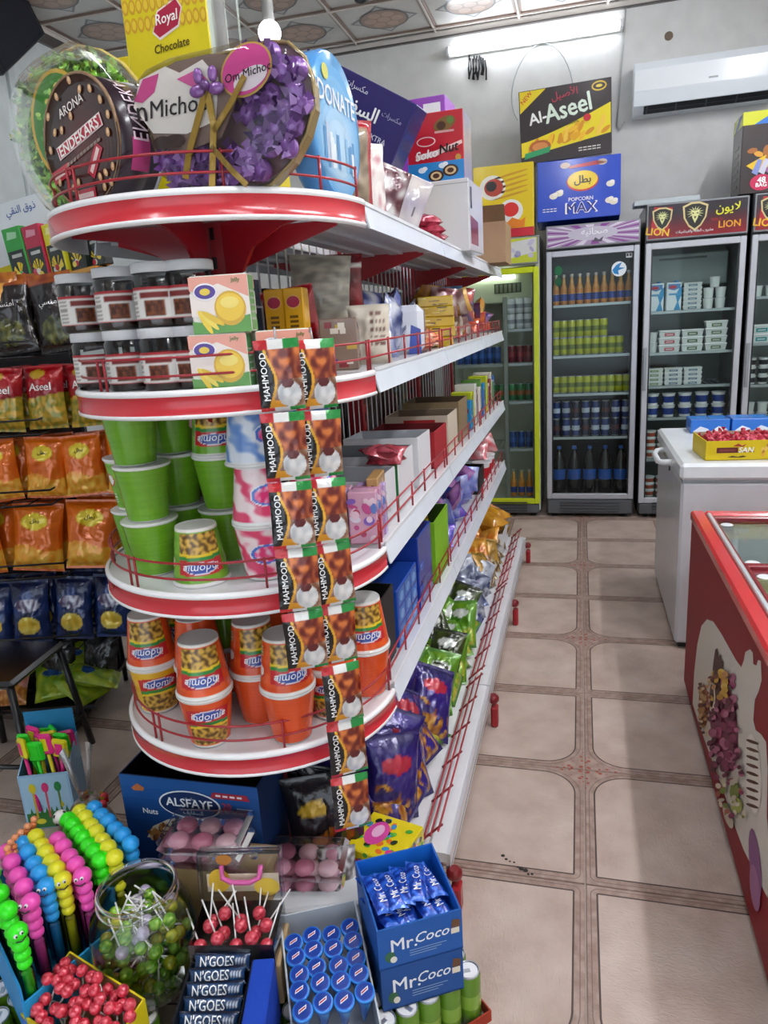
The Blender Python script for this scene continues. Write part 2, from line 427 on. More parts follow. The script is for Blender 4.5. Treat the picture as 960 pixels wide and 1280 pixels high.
# ------------------------------------------------------------------ lamps of the shop
def tube_lamp(loc, rz, label, length=1.2, em='tube_light'):
    t = thing('tube_lamp', label, 'lamp', loc, rz)
    MB().bbox((-length/2-.02, -.03, -.004), (length/2+.02, .03, .03), '#e8e8e4', .004).build('housing', 'paint', t)
    MB().bbox((-length/2, -.028, -.06), (length/2, .028, -.004), '#f4f8ff', .016).build('tube', em, t)
    for s in (-1, 1): MB().bbox((s*(length/2+.012)-.012, -.03, -.064), (s*(length/2+.012)+.012, .03, -.002), '#dfe3e6', .006).build('end_cap', 'plastic', t)
    return t
a, b_ = AT(562, 64, 'y', 6.16), AT(775, 34, 'y', 6.16)
t = tube_lamp(((a.x+b_.x)/2, RY1, 3.47), 0, 'lit white tube lamp high on the wall above the coolers', 1.22, 'tube_wall')
t.location = ((a.x+b_.x)/2, RY1-.031, (a.z+b_.z)/2); t.rotation_euler = (-pi/2, 0, 0)
for (x, y, n) in ((1.35, 2.0, 'above the red freezer'), (1.35, .2, 'over the aisle by the entrance'), (.2, .6, 'over the centre aisle'), (-.1, 3.4, 'above the aisle between gondola and freezers'), (-1.4, .2, 'in front of the snack rack'), (1.4, 4.4, 'above the white freezer')):
    tube_lamp((x, y, RZ-.05), pi/2, 'white ceiling tube lamp '+n, 1.2, 'tube_bright' if x > 1 else 'tube_light')
# bare bulb hanging on its socket
p = AT(337, 41, 'y', 3.2)
t = thing('light_bulb', 'glowing bare bulb hanging from the ceiling over the gondola', 'lamp', (p.x, p.y, p.z))
MB().ball((0, 0, 0), .047, '#ffffff', 16, 12).build('globe', 'bulb_light', t)
MB().lathe([(.022, .03), (.026, .05), (.022, .075), (.024, .08), (.024, .115)], 16, '#8a8a86').build('collar', 'plastic', t)
s_ = MB(); s_.lathe([(.018, .112), (.03, .13), (.034, .17), (.02, .19)], 16, '#d8a818'); s_.build('socket', 'plastic', t)
MB().tube([(0, 0, .185), (.004, 0, .5), (0, 0, RZ-p.z-.005)], .004, '#3a3532').build('cord', 'rubber', t)
# ================================================================== gondola
XC, XE, XB = -.78, -.45, -.335           # centre line, shelf edge, base edge
UY = [1.60, 2.53, 3.50, 4.47]
SZ = [1.79, 1.44, 1.03, .66]             # shelf heights
BZ = .17
RED, RED2, WHT, ALU = '#a81c28', '#8c1722', '#e2e3e6', '#e9f0f8'
gon = thing('gondola_shelving', 'double-sided white metal gondola shelving with red uprights and aluminium price strips', 'shelving', (XC, UY[0], 0))
def G(b, name, m): return b.build(name, m, gon, (-XC, -UY[0], 0))
for y in UY:
    b = MB(); b.bbox((XC-.03, y-.02, 0), (XC+.03, y+.02, 1.86), RED, .004)
    for k in range(28): b.box((XC-.012, y-.0215, .12+k*.06), (XC-.004, y-.0195, .15+k*.06), '#2c0a0c'); b.box((XC+.029, y-.008, .12+k*.06), (XC+.0312, y+.004, .15+k*.06), '#2c0a0c')
    G(b, 'upright', 'paint')
for i in range(3):
    y0, y1 = UY[i]+.02, UY[i+1]-.02
    b = MB()
    for k in range(15):
        y = y0+(y1-y0)*k/14; b.tube([(XC+.012, y, .2), (XC+.012, y, 1.82)], .0028, '#c9ccd0', 5)
    for z in (.22, .5, .78, 1.06, 1.34, 1.6, 1.81): b.tube([(XC+.017, y0, z), (XC+.017, y1, z)], .003, '#c9ccd0', 5)
    G(b, 'wire_back', 'alu')
    for s in (1, -1):
        xe = XC+s*(XE-XC)
        for li, z in enumerate(SZ):
            ye0, ye1 = UY[i]+.004, UY[i+1]-.004
            b = MB(); x0, x1 = sorted((XC+s*.035, xe))
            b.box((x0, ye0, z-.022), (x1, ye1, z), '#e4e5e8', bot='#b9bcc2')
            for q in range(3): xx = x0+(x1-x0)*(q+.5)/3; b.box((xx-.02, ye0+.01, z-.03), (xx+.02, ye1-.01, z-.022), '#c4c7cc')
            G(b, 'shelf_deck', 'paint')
            # sloping aluminium price strip
            b = MB(); xs_ = xe; o = .014*s
            b.add([(xs_, ye0, z+.004), (xs_, ye1, z+.004), (xs_+o, ye1, z-.048), (xs_+o, ye0, z-.048), (xs_-.003*s, ye0, z+.004), (xs_-.003*s, ye1, z+.004), (xs_+o-.004*s, ye1, z-.048), (xs_+o-.004*s, ye0, z-.048)],
                  [(0, 3, 2, 1), (4, 5, 6, 7), (0, 1, 5, 4), (2, 3, 7, 6), (0, 4, 7, 3), (1, 2, 6, 5)], ALU)
            b.box((min(xs_, xs_+.004*s), ye0, z), (max(xs_, xs_+.004*s), ye1, z+.008), '#f4f6f8')
            G(b, 'price_strip', 'paint')
            if li > 0 and s > 0:
                b = MB(); xr = xe-.012
                for zz in (.03, .065): b.tube([(xr, ye0+.01, z+zz), (xr, ye1-.01, z+zz)], .0026, RED, 5)
                for k in range(6):
                    yy = ye0+.02+(ye1-ye0-.04)*k/5; b.tube([(xr, yy, z-.002), (xr, yy, z+.07)], .003, RED, 5)
                G(b, 'guard_rail', 'paint')
    # deep base deck, kick strip and triple rail
    for s in (1, -1):
        xb = XC+s*(XB-XC); x0, x1 = sorted((XC+s*.035, xb)); ye0, ye1 = UY[i]+.004, UY[i+1]-.004
        G(MB().box((x0, ye0, BZ-.03), (x1, ye1, BZ), '#e8e9ec'), 'base_deck', 'paint')
        b = MB(); q0, q1 = sorted((xb, xb+.012*s)); b.box((q0, ye0, BZ-.062), (q1, ye1, BZ-.002), '#eceef2'); b.box((q0, ye0, BZ-.045), (q1+.0015 if s > 0 else q1, ye1, BZ-.04), '#9aa0a8'); G(b, 'base_strip', 'alu')
        if s > 0:
            b = MB(); xr = xb-.018
            for zz, dx in ((.022, -.045), (.040, -.024), (.058, -.002)): b.tube([(xr+dx, ye0+.01, BZ+zz), (xr+dx, ye1-.01, BZ+zz)], .003, RED, 5)
            for k in range(6):
                yy = ye0+.03+(ye1-ye0-.06)*k/5; b.tube([(xr-.058, yy, BZ+.002), (xr+.006, yy, BZ+.066)], .0036, RED2, 5)
            G(b, 'guard_rail', 'paint')
for y in UY:
    for s in (1, -1):
        b = MB(); q0, q1 = sorted((XC+s*.03, XC+s*(XB-XC)-.012*s))
        b.box((q0, y-.018, .0), (q1, y+.018, BZ-.034), RED2); G(b, 'base_leg', 'paint')
        if s > 0:
            b = MB(); b.bbox((XB+.013, y-.022, .0), (XB+.04, y+.022, .085), RED, .006); b.lathe([(.016, .1), (.022, .108), (.022, .122), (.014, .13)], 12, '#7c1a20', (XB+.022, y, 0)); G(b, 'foot', 'paint')
        for z in SZ:
            b = MB(); x0 = XC+s*.03; x1 = XC+s*.27
            b.add([(x0, y-.003, z-.024), (x1, y-.003, z-.024), (x1, y-.003, z-.036), (x0, y-.003, z-.11), (x0, y+.003, z-.024), (x1, y+.003, z-.024), (x1, y+.003, z-.036), (x0, y+.003, z-.11)],
                  [(0, 3, 2, 1), (4, 5, 6, 7), (0, 1, 5, 4), (1, 2, 6, 5), (2, 3, 7, 6), (3, 0, 4, 7)], RED); G(b, 'bracket', 'paint')
# ------------------------------------------------------------------ rounded end unit
EY, ER = 1.572, .335
end = thing('rounded_end_shelving', 'half-round end shelf unit with four red-rimmed tiers and wire guard rails', 'shelving', (XC, EY, 0))
def E_(b, name, m): return b.build(name, m, end, (-XC, -EY, 0))
b = MB(); b.bbox((XC-.035, EY-.045, 0), (XC+.035, EY-.01, 1.78), '#8f1722', .004)
for k in range(29): b.box((XC-.014, EY-.0465, .06+k*.06), (XC-.004, EY-.0445, .085+k*.06), '#1f0808'); b.box((XC+.004, EY-.0465, .06+k*.06), (XC+.014, EY-.0445, .085+k*.06), '#1f0808')
E_(b, 'post', 'paint')
NA = 40
for li, z in enumerate(SZ):
    arc = [(cos(pi+pi*k/NA), sin(pi+pi*k/NA)) for k in range(NA+1)]
    b = MB(); top = [(XC+ER*x, EY+ER*y, z) for x, y in arc]; bot = [(x, y, z-.014) for x, y, _ in top]; n = len(top)
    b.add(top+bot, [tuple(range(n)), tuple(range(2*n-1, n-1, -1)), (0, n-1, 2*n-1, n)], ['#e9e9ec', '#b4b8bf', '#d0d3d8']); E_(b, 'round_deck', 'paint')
    b = MB()
    prof = [(ER, .006), (ER+.006, .006), (ER+.010, .001), (ER+.010, -.004), (ER+.008, -.006), (ER+.008, -.041), (ER+.010, -.042), (ER+.010, -.047), (ER+.004, -.050), (ER, -.050), (ER, .006)]
    cols = ['#f2f2f2']*4+['#c8303a']+['#f2f2f2']*4+['#d8d8dc']
    vs = []; fs = []; cs = []
    for x, y in arc:
        for r, zz in prof: vs.append((XC+r*x, EY+r*y, z+zz))
    m = len(prof)
    for k in range(NA):
        for q in range(m-1): fs.append((k*m+q, k*m+q+1, (k+1)*m+q+1, (k+1)*m+q)); cs.append(cols[q])
    b.add(vs, fs, cs, True); E_(b, 'rim_trim', 'gloss')
    b = MB(); rr = ER-.008
    for zz in (.032, .066): b.tube([(XC+rr*x, EY+rr*y, z+zz) for x, y in arc], .0026, '#a01c28', 6)
    for a in (180, 206, 243, 247, 300, 335, 360):
        q = radians(a); b.tube([(XC+rr*cos(q), EY+rr*sin(q), z-.002), (XC+rr*cos(q), EY+rr*sin(q), z+.07)], .003, '#a01c28', 6)
    E_(b, 'guard_rail', 'paint')
    # pressed-steel bracket: three arms fanning from the post
    b = MB()
    for a in (200, 270, 340):
        q = radians(a); dx, dy = cos(q), sin(q); nx, ny = -dy*.004, dx*.004
        pts = [(.03, -.016), (.30, -.016), (.30, -.03), (.20, -.042), (.12, -.075), (.085, -.12), (.03, -.14)]
        vs = [(XC+dx*r+nx*e, EY-.03+dy*r*.92+ny*e, z+zz) for e in (-1, 1) for r, zz in pts]; k = len(pts)
        b.add(vs, [tuple(range(k-1, -1, -1)), tuple(range(k, 2*k))]+[(i_, (i_+1) % k, k+(i_+1) % k, k+i_) for i_ in range(k)], '#9c1622')
    E_(b, 'bracket', 'gloss')
b = MB()
b.box((XC-.30, EY-.30, BZ-.03), (XC+.33, EY, BZ), '#e4e5e8'); E_(b, 'base_deck', 'paint')
for s in (-1, 1): E_(MB().box((XC+s*.27-.015, EY-.26, 0), (XC+s*.27+.015, EY-.03, BZ-.031), RED2), 'base_leg', 'paint')
# ================================================================== drink coolers
FY = 5.55
def cooler(name, label, x0, x1, ztop, zsign0, zdoor0, zdoor1, frame, body, inner, sign, shelves, lit=False, grille='#54585c', yaw=0, handle=True):
    w = x1-x0; D = .62
    t = thing(name, label, 'cooler', ((x0+x1)/2, FY, 0))
    hw = w/2
    b = MB(); z0 = .05
    b.box((-hw, .03, z0), (-hw+.03, D, ztop), body, right=inner); b.box((hw-.03, .03, z0), (hw, D, ztop), body, left=inner)
    b.box((-hw+.03, D-.03, z0), (hw-.03, D, ztop), body, front=inner); b.box((-hw+.03, .03, z0), (hw-.03, D-.03, zdoor0+.02), body, top=inner)
    b.box((-hw+.03, .03, zsign0), (hw-.03, D-.03, ztop), body, bot=inner); b.build('cabinet', 'paint', t)
    d = MB(); f = .042
    d.bbox((-hw+.004, 0, zdoor0), (-hw+f, .03, zdoor1), frame, .004); d.bbox((hw-f, 0, zdoor0), (hw-.004, .03, zdoor1), frame, .004)
    d.bbox((-hw+f, 0, zdoor0), (hw-f, .03, zdoor0+f), frame, .004); d.bbox((-hw+f, 0, zdoor1-f), (hw-f, .03, zdoor1), frame, .004)
    for s in (-1, 1): d.box((s*(hw-f-.004)-.005, .004, zdoor0+f), (s*(hw-f-.004)+.005, .028, zdoor1-f), '#23272a')
    dr = d.build('door', 'alu' if frame[1] not in 'c' else 'gloss', t)
    MB().box((-hw+f, .010, zdoor0+f), (hw-f, .015, zdoor1-f), '#ffffff').build('pane', 'glass', dr)
    if handle: MB().bbox((-hw+.008, -.014, .95), (-hw+.03, .0, 1.25), '#9da3a8', .004).build('handle', 'alu', dr)
    k = MB(); k.bbox((-hw+.01, .002, .03), (hw-.01, .03, zdoor0-.006), grille, .006)
    for q in range(4): k.bbox((-hw+.1, -.003, .045+q*.022), (hw-.1, .004, .055+q*.022), '#34383b', .002)
    k.build('kick_grille', 'plastic', t)
    for s in (-1, 1):
        for yy in (.06, D-.08): MB().lathe([(.02, 0), (.02, .05)], 10, '#1c1d1e', (s*(hw-.06), yy, 0)).build('foot', 'rubber', t)
    sg = MB(); sg.bbox((-hw+.004, -.01, zsign0+.005), (hw-.004, .03, ztop-.004), '#8c9094', .004)
    pl = Pl((-hw+.014, -.01, zsign0+.016), (w-.028, 0, 0), (0, 0, ztop-zsign0-.03)); sign(sg, pl); sg.build('sign', 'gloss', t)
    for z in shelves:
        sh = MB(); sh.box((-hw+.034, .07, z-.012), (hw-.034, .085, z+.006), '#aeb6b8')
        for q in range(15): xx = -hw+.05+(w-.1)*q/14; sh.tube([(xx, .085, z-.004), (xx, D-.05, z-.004)], .003, '#9aa2a4', 4)
        sh.tube([(-hw+.034, D-.06, z-.006), (hw-.034, D-.06, z-.006)], .004, '#9aa2a4', 4)
        sh.build('wire_shelf', 'alu', t)
    for s in (-1, 1):
        rk = MB()
        for q in range(24): rk.box((min(s*(hw-.03), s*(hw-.036)), .06, zdoor0+.1+q*.07), (max(s*(hw-.03), s*(hw-.036)), .085, zdoor0+.13+q*.07), '#9ba1a3')
        rk.build('shelf_rack', 'alu', t)['kind'] = 'stuff'
    return t
def sign_purple(b, pl):
    b.rect(pl, 0, 0, 1, 1, '#a48fae', .001)
    for k in range(26):
        a = 2*pi*k/26+.1; c = '#8a3f93' if k % 2 else '#d8cfe0'
        def cl(u, v): return (min(1, max(0, u)), min(1, max(0, v)))
        b.pol(pl, [(.5, .5), cl(.5+.75*cos(a), .5+.75*sin(a)), cl(.5+.75*cos(a+.13), .5+.75*sin(a+.13))], c, .0018)
    b.ell(pl, .5, .55, .28, .34, '#c3bccd', .0026); b.txt(pl, 'صحانيه', .52, .62, .42, '#f2f2f4', .0036, w=.5); b.pol(pl, [(.5, .12), (.53, .34), (.57, .2), (.62, .36), (.6, .1)], '#4c3b52', .0036)
def lion_head(b, pl, cu, cv, s, c1, c2, c3):
    ar = pl.W/pl.H; S = lambda x, y: (cu+x*s/ar, cv+y*s)
    b.pol(pl, [S(-.9, .75), S(-.3, 1), S(.3, 1), S(.9, .75), S(.8, -.1), S(.45, -.7), S(0, -1.05), S(-.45, -.7), S(-.8, -.1)], c1, .0026)
    b.pol(pl, [S(-.76, .66), S(-.26, .87), S(.26, .87), S(.76, .66), S(.68, -.08), S(.38, -.6), S(0, -.88), S(-.38, -.6), S(-.68, -.08)], c2, .0036)
    for k in range(11):
        a = -.6+k*(pi+1.2)/10; b.pol(pl, [S(.22*cos(a-.2), .25+.22*sin(a-.2)), S(.62*cos(a), .22+.5*sin(a)), S(.22*cos(a+.2), .25+.22*sin(a+.2))], c3, .0046)
    b.pol(pl, [S(-.28, .4), S(.28, .4), S(.2, -.1), S(0, -.5), S(-.2, -.1)], c3, .0052)
    b.pol(pl, [S(-.2, .28), S(-.06, .2), S(-.2, .15)], c2, .006); b.pol(pl, [S(.2, .28), S(.06, .2), S(.2, .15)], c2, .006); b.pol(pl, [S(-.09, -.02), S(.09, -.02), S(0, -.2)], c2, .006)
def sign_lion(b, pl):
    for k in range(10): b.rect(pl, 0, k/10, 1, (k+1)/10, mixc('#8c1420', '#2e2830', min(1, k/7)), .001)
    b.pol(pl, [(.02, .12), (.06, .95), (.25, .9), (.2, .05)], '#b3202c', .0018)
    lion_head(b, pl, .145, .58, .34, '#d9c68c', '#2a2a22', '#d8dc9a'); lion_head(b, pl, .48, .58, .42, '#d9c68c', '#2a2a26', '#dfe09c')
    b.txt(pl, 'LION', .1, .2, .22, '#f1c330', .0062, bold=.03, rot=-.14); b.txt(pl, 'لايون', .81, .73, .34, '#e9e63a', .0036, w=.34, bold=.02)
    b.txt(pl, 'WILD', .7, .43, .09, '#a8322c', .0036); b.txt(pl, 'LION', .83, .27, .2, '#efa62a', .0036, w=.3, bold=.025); b.txt(pl, 'مشروب الطاقة والفيتامينات', .48, .14, .16, '#ececec', .0036, w=.38)
def sign_yellow(b, pl):
    b.rect(pl, 0, 0, 1, 1, '#c3cf3a', .001); b.pol(pl, [(.02, .5), (.1, .95), (.6, .8), (.99, .98), (.99, .4), (.7, .2), (.4, .45), (.2, .3)], '#d9dcd8', .0018)
    for k in range(26): b.ell(pl, rnd.uniform(.1, .95), rnd.uniform(.2, .9), rnd.uniform(.02, .05), rnd.uniform(.06, .12), rnd.choice(['#a9a6c6', '#c7c4d8', '#8f8fb2', '#e6e7ea', '#b7c52e']), .0026+k*.00005, 9, rnd.uniform(0, 3))
c1 = cooler('display_cooler', 'cooler with bright yellow door frame and yellow floral sign', -.97, -.285, 2.065, 1.87, .105, 1.855, '#c8d818', '#c9ccc4', '#c2c6b4', sign_yellow, (.52, .885, 1.17, 1.42), handle=False)
MB().bbox((-.25, .16, 1.79), (.16, .19, 1.815), '#fff', .008).build('interior_tube', 'case_light', c1)
b = MB(); b.bbox((-.31, .2, 1.62), (.3, .5, 1.86), '#b9bda6', .006); b.box((.0, .197, 1.69), (.2, .2, 1.76), '#2d302c')
for k in range(6): b.box((.01+k*.032, .195, 1.695), (.03+k*.032, .198, 1.755), '#6f735f')
b.build('evaporator_cover', 'paint', c1)
MB().bbox((.075, .035, .12), (.108, .06, 1.66), '#8f938c', .004).build('door_mullion', 'alu', c1)
c2 = cooler('display_cooler', 'dark drinks cooler with purple starburst sign and silver door', -.24, .395, 2.115, 1.955, .145, 1.945, '#b9bcc4', '#17191b', '#15181b', sign_purple, (.605, .93, 1.208, 1.57), handle=False)
b = MB(); b.lathe([(.045, 0), (.045, .002)], 24, '#dfe9ee'); b.M = None
st = MB(); pl = Pl((.13, .0095, 1.745), (.1, 0, 0), (0, 0, .1)); st.ell(pl, .5, .5, .5, .5, '#e6eef2', 0); st.pol(pl, [(.06, .45), (.3, .75), (.7, .95), (.5, .6), (.9, .55), (.45, .4), (.5, .12), (.2, .2)], '#2a86c4', .0006)
st.build('round_sticker', 'paper', c2)
st = MB(); pl = Pl((.225, .0095, 1.865), (.04, 0, 0), (0, 0, .03)); st.rect(pl, 0, 0, 1, 1, '#c9ced2', 0); st.rect(pl, .1, .3, .4, .9, '#333', .0006); st.rect(pl, .55, .3, .9, .9, '#333', .0006); st.build('sticker', 'paper', c2)
st = MB(); pl = Pl((-.265, .0095, 1.70), (.07, 0, 0), (0, 0, .15)); st.ell(pl, .5, .75, .4, .22, '#1d6a42', 0); st.ell(pl, .5, .25, .35, .2, '#175a38', 0); st.build('sticker', 'paper', c2)
c3 = cooler('display_cooler', 'dairy cooler with red lion sign and silver door', .425, 1.065, 2.195, 1.955, .115, 1.945, '#c2c6cc', '#1b1d1f', '#5f6b6a', sign_lion, (.43, .735, .965, 1.20, 1.485))
b = MB(); b.bbox((-.26, .3, 1.66), (.26, .57, 1.88), '#8d9a99', .006); b.box((-.2, .297, 1.84), (.12, .3, 1.855), '#3b4444'); b.build('evaporator_cover', 'paint', c3)
c4 = cooler('display_cooler', 'cooler behind the white freezer with stacked cups and tubs', 1.09, 1.73, 2.2, 1.955, .115, 1.945, '#c2c6cc', '#1b1d1f', '#6f7b7a', sign_lion, (.43, .68, .95, 1.235, 1.545))
c4['label'] = 'silver cooler with red lion sign at the far corner beside the dairy cooler'
# goods in the coolers -------------------------------------------------
def bottle_glass():
    t = thing('juice_bottle', 'x', 'bottle'); b = MB()
    b.lathe([(.024, 0, '#b8722a'), (.026, .02, '#c27a2c'), (.026, .028, '#2c3f8c'), (.026, .075, '#d8a24a'), (.0262, .078, '#c27a2c'), (.025, .11, '#c98a3a'), (.014, .15, '#d09a4c'), (.0115, .19, '#cfc6b8'), (.0115, .2)], 14); b.build('body', 'gloss', t)
    MB().lathe([(.0135, .198), (.0145, .2), (.0135, .212)], 12, '#d8d2c2').build('cap', 'metal', t); return t
def can(c1_, c2_, r=.028, h=.125, name='drink_can', top='#c4c8cc'):
    t = thing(name, 'x', 'can'); b = MB()
    f1 = c1_ if callable(c1_) else None
    b.lathe([(r*.8, 0, '#b5b9bd'), (r, h*.05, c1_), (r, h*.35, c2_), (r, h*.62, c1_), (r, h*.93, c1_), (r*.9, h*.97, '#a9adb0'), (r*.9, h*.985)], 20); b.build('body', 'gloss', t)
    l = MB(); l.lathe([(r*.9, h*.975, '#b4b8bc'), (r*.93, h*.99, '#b4b8bc'), (r*.93, h*1.008, '#c8ccd0'), (r*.84, h*1.008, '#7d8185'), (r*.8, h*.978, '#8f9498'), (r*.45, h*.974, '#a2a6aa'), (.0001, h*.974)], 20, top); ld = l.build('lid', 'metal', t)
    g = MB(); g.bbox((-r*.2, -r*.55, h*.978), (r*.2, r*.15, h*.992), '#d0d4d8', .001); g.bbox((-r*.3, r*.2, h*.976), (r*.3, r*.62, h*.981), '#6a6e72', .001); g.build('pull_tab', 'metal', ld); return t
def pet_bottle():
    t = thing('cola_bottle', 'x', 'bottle'); b = MB()
    b.lathe([(.045, 0, '#14100f'), (.05, .02, '#14100f'), (.05, .11, '#1c4fa0'), (.0505, .112, '#1c4fa0'), (.0505, .19, '#14100f'), (.05, .192, '#14100f'), (.046, .24, '#181210'), (.028, .31, '#181210'), (.014, .335, '#181210'), (.014, .345)], 18)
    b.build('body', 'gloss', t); MB().lathe([(.016, .342), (.016, .364)], 12, '#2b62b8').build('cap', 'plastic', t); return t
jb = Proto(bottle_glass()); yc = Proto(can('#a4aa0c', '#66740c')); bc = Proto(can('#24386e', '#b8c2d2', .03, .13)); dc = Proto(can('#2a2e44', '#55383e', .03, .13)); cb = Proto(pet_bottle())
cx2 = (-.24+.395)/2
for k in range(10): jb.put((-.174+k*.0562, FY+.13+.006*(k % 2), 1.577), (0, 0, rnd.random()*6), 'orange glass juice bottle with blue label in the purple-signed cooler', 'juice bottles in the cooler')
for k in range(9):
    yc.put((-.174+k*.0563, FY+.125, 1.215), (0, 0, rnd.random()*6), 'yellow-green drink can below the juice bottles in the purple-signed cooler', 'yellow cans, upper shelf')
    if k < 7: yc.put((-.174+k*.0563, FY+.128, 1.342), (0, 0, rnd.random()*6), 'yellow-green drink can below the juice bottles in the purple-signed cooler', 'yellow cans, upper shelf')
for k in range(10): yc.put((-.174+k*.0563, FY+.125, .937), (0, 0, rnd.random()*6), 'yellow drink can on the shelf above the dark cans', 'yellow cans, lower shelf')
for k in range(8):
    for q in range(2):
        (bc if (k+q) % 3 else dc).put((-.17+k*.0715, FY+.125, .612+q*.132), (0, 0, rnd.random()*6), ['dark plum drink can in the purple-signed cooler', 'blue drink can with pale band in the purple-signed cooler'][1 if (k+q) % 3 else 0], 'dark cans in the cooler')
for k in range(5): cb.put((-.15+k*.1135, FY+.13, .168), (0, 0, rnd.random()*6), 'large cola bottle with blue label on the cooler floor', 'cola bottles')
# dairy
def milk_carton():
    t = thing('milk_carton', 'x', 'carton'); b = MB(); b.bbox((-.05, -.035, 0), (.05, .035, .19), '#dfe8ec', .003)
    for z in (-.0355, .0355):
        pl = Pl((-.05, z, 0), (.1, 0, 0), (0, 0, .19)) if z < 0 else Pl((.05, z, 0), (-.1, 0, 0), (0, 0, .19))
        b.pol(pl, [(.5, .02), (.72, .3), (.6, .55), (.85, .8), (1, .85), (1, .55), (.8, .3), (.95, .02)], '#2f8fc4'); b.pol(pl, [(.1, .78), (.5, .72), (.9, .8), (.9, .95), (.1, .95)], '#4a7fb6'); b.ell(pl, .4, .84, .26, .06, '#b0243a', .001); b.rect(pl, .15, .55, .8, .62, '#5a9cc8', .001)
    b.build('body', 'paper', t); MB().lathe([(.014, .19), (.014, .203)], 12, '#2f7fc0', (.02, 0, 0)).build('cap', 'plastic', t); return t
def tub(c_, n='butter_tub', w=.07, d=.05, h=.05):
    t = thing(n, 'x', 'tub'); b = MB(); b.add([(-w*.9, -d*.9, 0), (w*.9, -d*.9, 0), (w*.9, d*.9, 0), (-w*.9, d*.9, 0), (-w, -d, h*.75), (w, -d, h*.75), (w, d, h*.75), (-w, d, h*.75)], [(0, 3, 2, 1), (0, 1, 5, 4), (1, 2, 6, 5), (2, 3, 7, 6), (3, 0, 4, 7)], '#e1e6e4')
    pl = Pl((-w*.95, -d*.96, h*.15), (w*1.9, 0, 0), (0, 0, h*.5)); b.rect(pl, .25, .1, .75, .95, c_, .002); b.rect(pl, .33, .4, .67, .62, '#e8e4e0', .003)
    b.build('body', 'plastic', t); MB().bbox((-w*1.04, -d*1.04, h*.75), (w*1.04, d*1.04, h), '#e9ecec', .004).build('lid', 'plastic', t); return t
def cup(c_, n='yogurt_cup', r=.035, h=.07):
    t = thing(n, 'x', 'cup'); b = MB(); b.lathe([(r*.8, 0, '#e4e6e6'), (r*.85, h*.2, c_), (r*.95, h*.75, '#e4e6e6'), (r, h*.95, '#e4e6e6'), (r, h*.96)], 16); b.build('body', 'plastic', t)
    MB().lathe([(r*1.05, h*.94), (r*1.08, h*.97), (r*1.05, h)], 16, '#d9dee0').build('lid', 'plastic', t); return t
mc = Proto(milk_carton()); t1 = Proto(tub('#b02a3c')); t2 = Proto(tub('#56724e')); t3 = Proto(tub('#4f7a96', 'cheese_tub', .06, .045, .03)); t4 = Proto(tub('#7a9a62', 'cheese_tub', .06, .045, .03)); wc = Proto(cup('#dfe6e2')); dcup = Proto(cup('#28408a', 'yogurt_tub', .045, .085)); rc = Proto(cup('#a8503a', 'dessert_cup', .04, .05))
y3 = FY+.14
for k, x in enumerate((.515, .632)): mc.put((x, y3, 1.491), (0, 0, .05), 'white milk carton with blue swirl in the dairy cooler', 'milk cartons')
for k in range(6): t3.put((.757, y3+.02, 1.491+k*.0305), (0, 0, 0), 'flat white cheese tub stacked beside the milk cartons', 'tubs beside the milk')
for k, (x, z) in enumerate(((.862, 0), (.94, 0), (.862, .071), (.94, .071), (.90, .142))): wc.put((x, y3, 1.491+z), (0, 0, k), 'small white cup stacked on the top dairy shelf', 'white cups')
for q, (x, P, n) in enumerate(((.614, t1, 3), (.765, t2, 3), (.92, t2, 4))):
    for k in range(n): P.put((x, y3, 1.206+k*.0505), (0, 0, 0), ['white tub with red label stacked in the dairy cooler', 'white tub with green label stacked in the dairy cooler', 'white tub with green label stacked in the dairy cooler'][q], 'butter tubs')
wc.put((.503, y3, 1.206), (0, 0, 1), 'white cup beside the red-labelled tubs'); wc.put((.503, y3, 1.277), (0, 0, 2), 'white cup beside the red-labelled tubs')
for q, (x, P) in enumerate(((.52, t4), (.65, t3), (.78, t3))):
    for k in range(4): P.put((x, y3, .971+k*.0305), (0, 0, 0), ['flat cheese tub with olive label in the dairy cooler', 'flat cheese tub with blue label in the dairy cooler'][q > 0], 'cheese tubs')
for k in range(5):
    for q in range(2): dcup.put((.516+k*.112, y3, .741+q*.086), (0, 0, k+.3), 'blue-labelled yogurt tub in the dairy cooler', 'blue yogurt tubs')
for k in range(4):
    for q in range(4): rc.put((.51+k*.0885, y3, .436+q*.0505), (0, 0, k), 'small terracotta-labelled dessert cup low in the dairy cooler', 'dessert cups')
for k in range(2):
    for q in range(3): rc.put((.51+k*.0885, y3, .14+q*.0505), (0, 0, k), 'terracotta-labelled dessert cup on the dairy cooler floor', 'dessert cups on the floor of the cooler')
# corner cooler
bk = Proto(cup('#2a2c30', 'yogurt_cup', .034, .06)); tq = Proto(tub('#2a8f96', 'teal_tub', .075, .05, .06))
for k in range(4):
    wc.put((1.17+k*.085, FY+.14, 1.551), (0, 0, k), 'white cup on the top shelf of the corner cooler', 'cups in the corner cooler')
    for q in range(3): bk.put((1.165+k*.08, FY+.14, .956+q*.061), (0, 0, k), 'black-labelled cup stacked in the corner cooler', 'black-labelled cups')
    for q in range(2): wc.put((1.17+k*.085, FY+.14, .686+q*.071), (0, 0, k), 'white cup low in the corner cooler', 'low cups in the corner cooler')
for k in range(2):
    for q in range(2): tq.put((1.21+k*.17, FY+.15, 1.241+q*.061), (0, 0, 0), 'teal-labelled tub in the corner cooler', 'teal tubs')
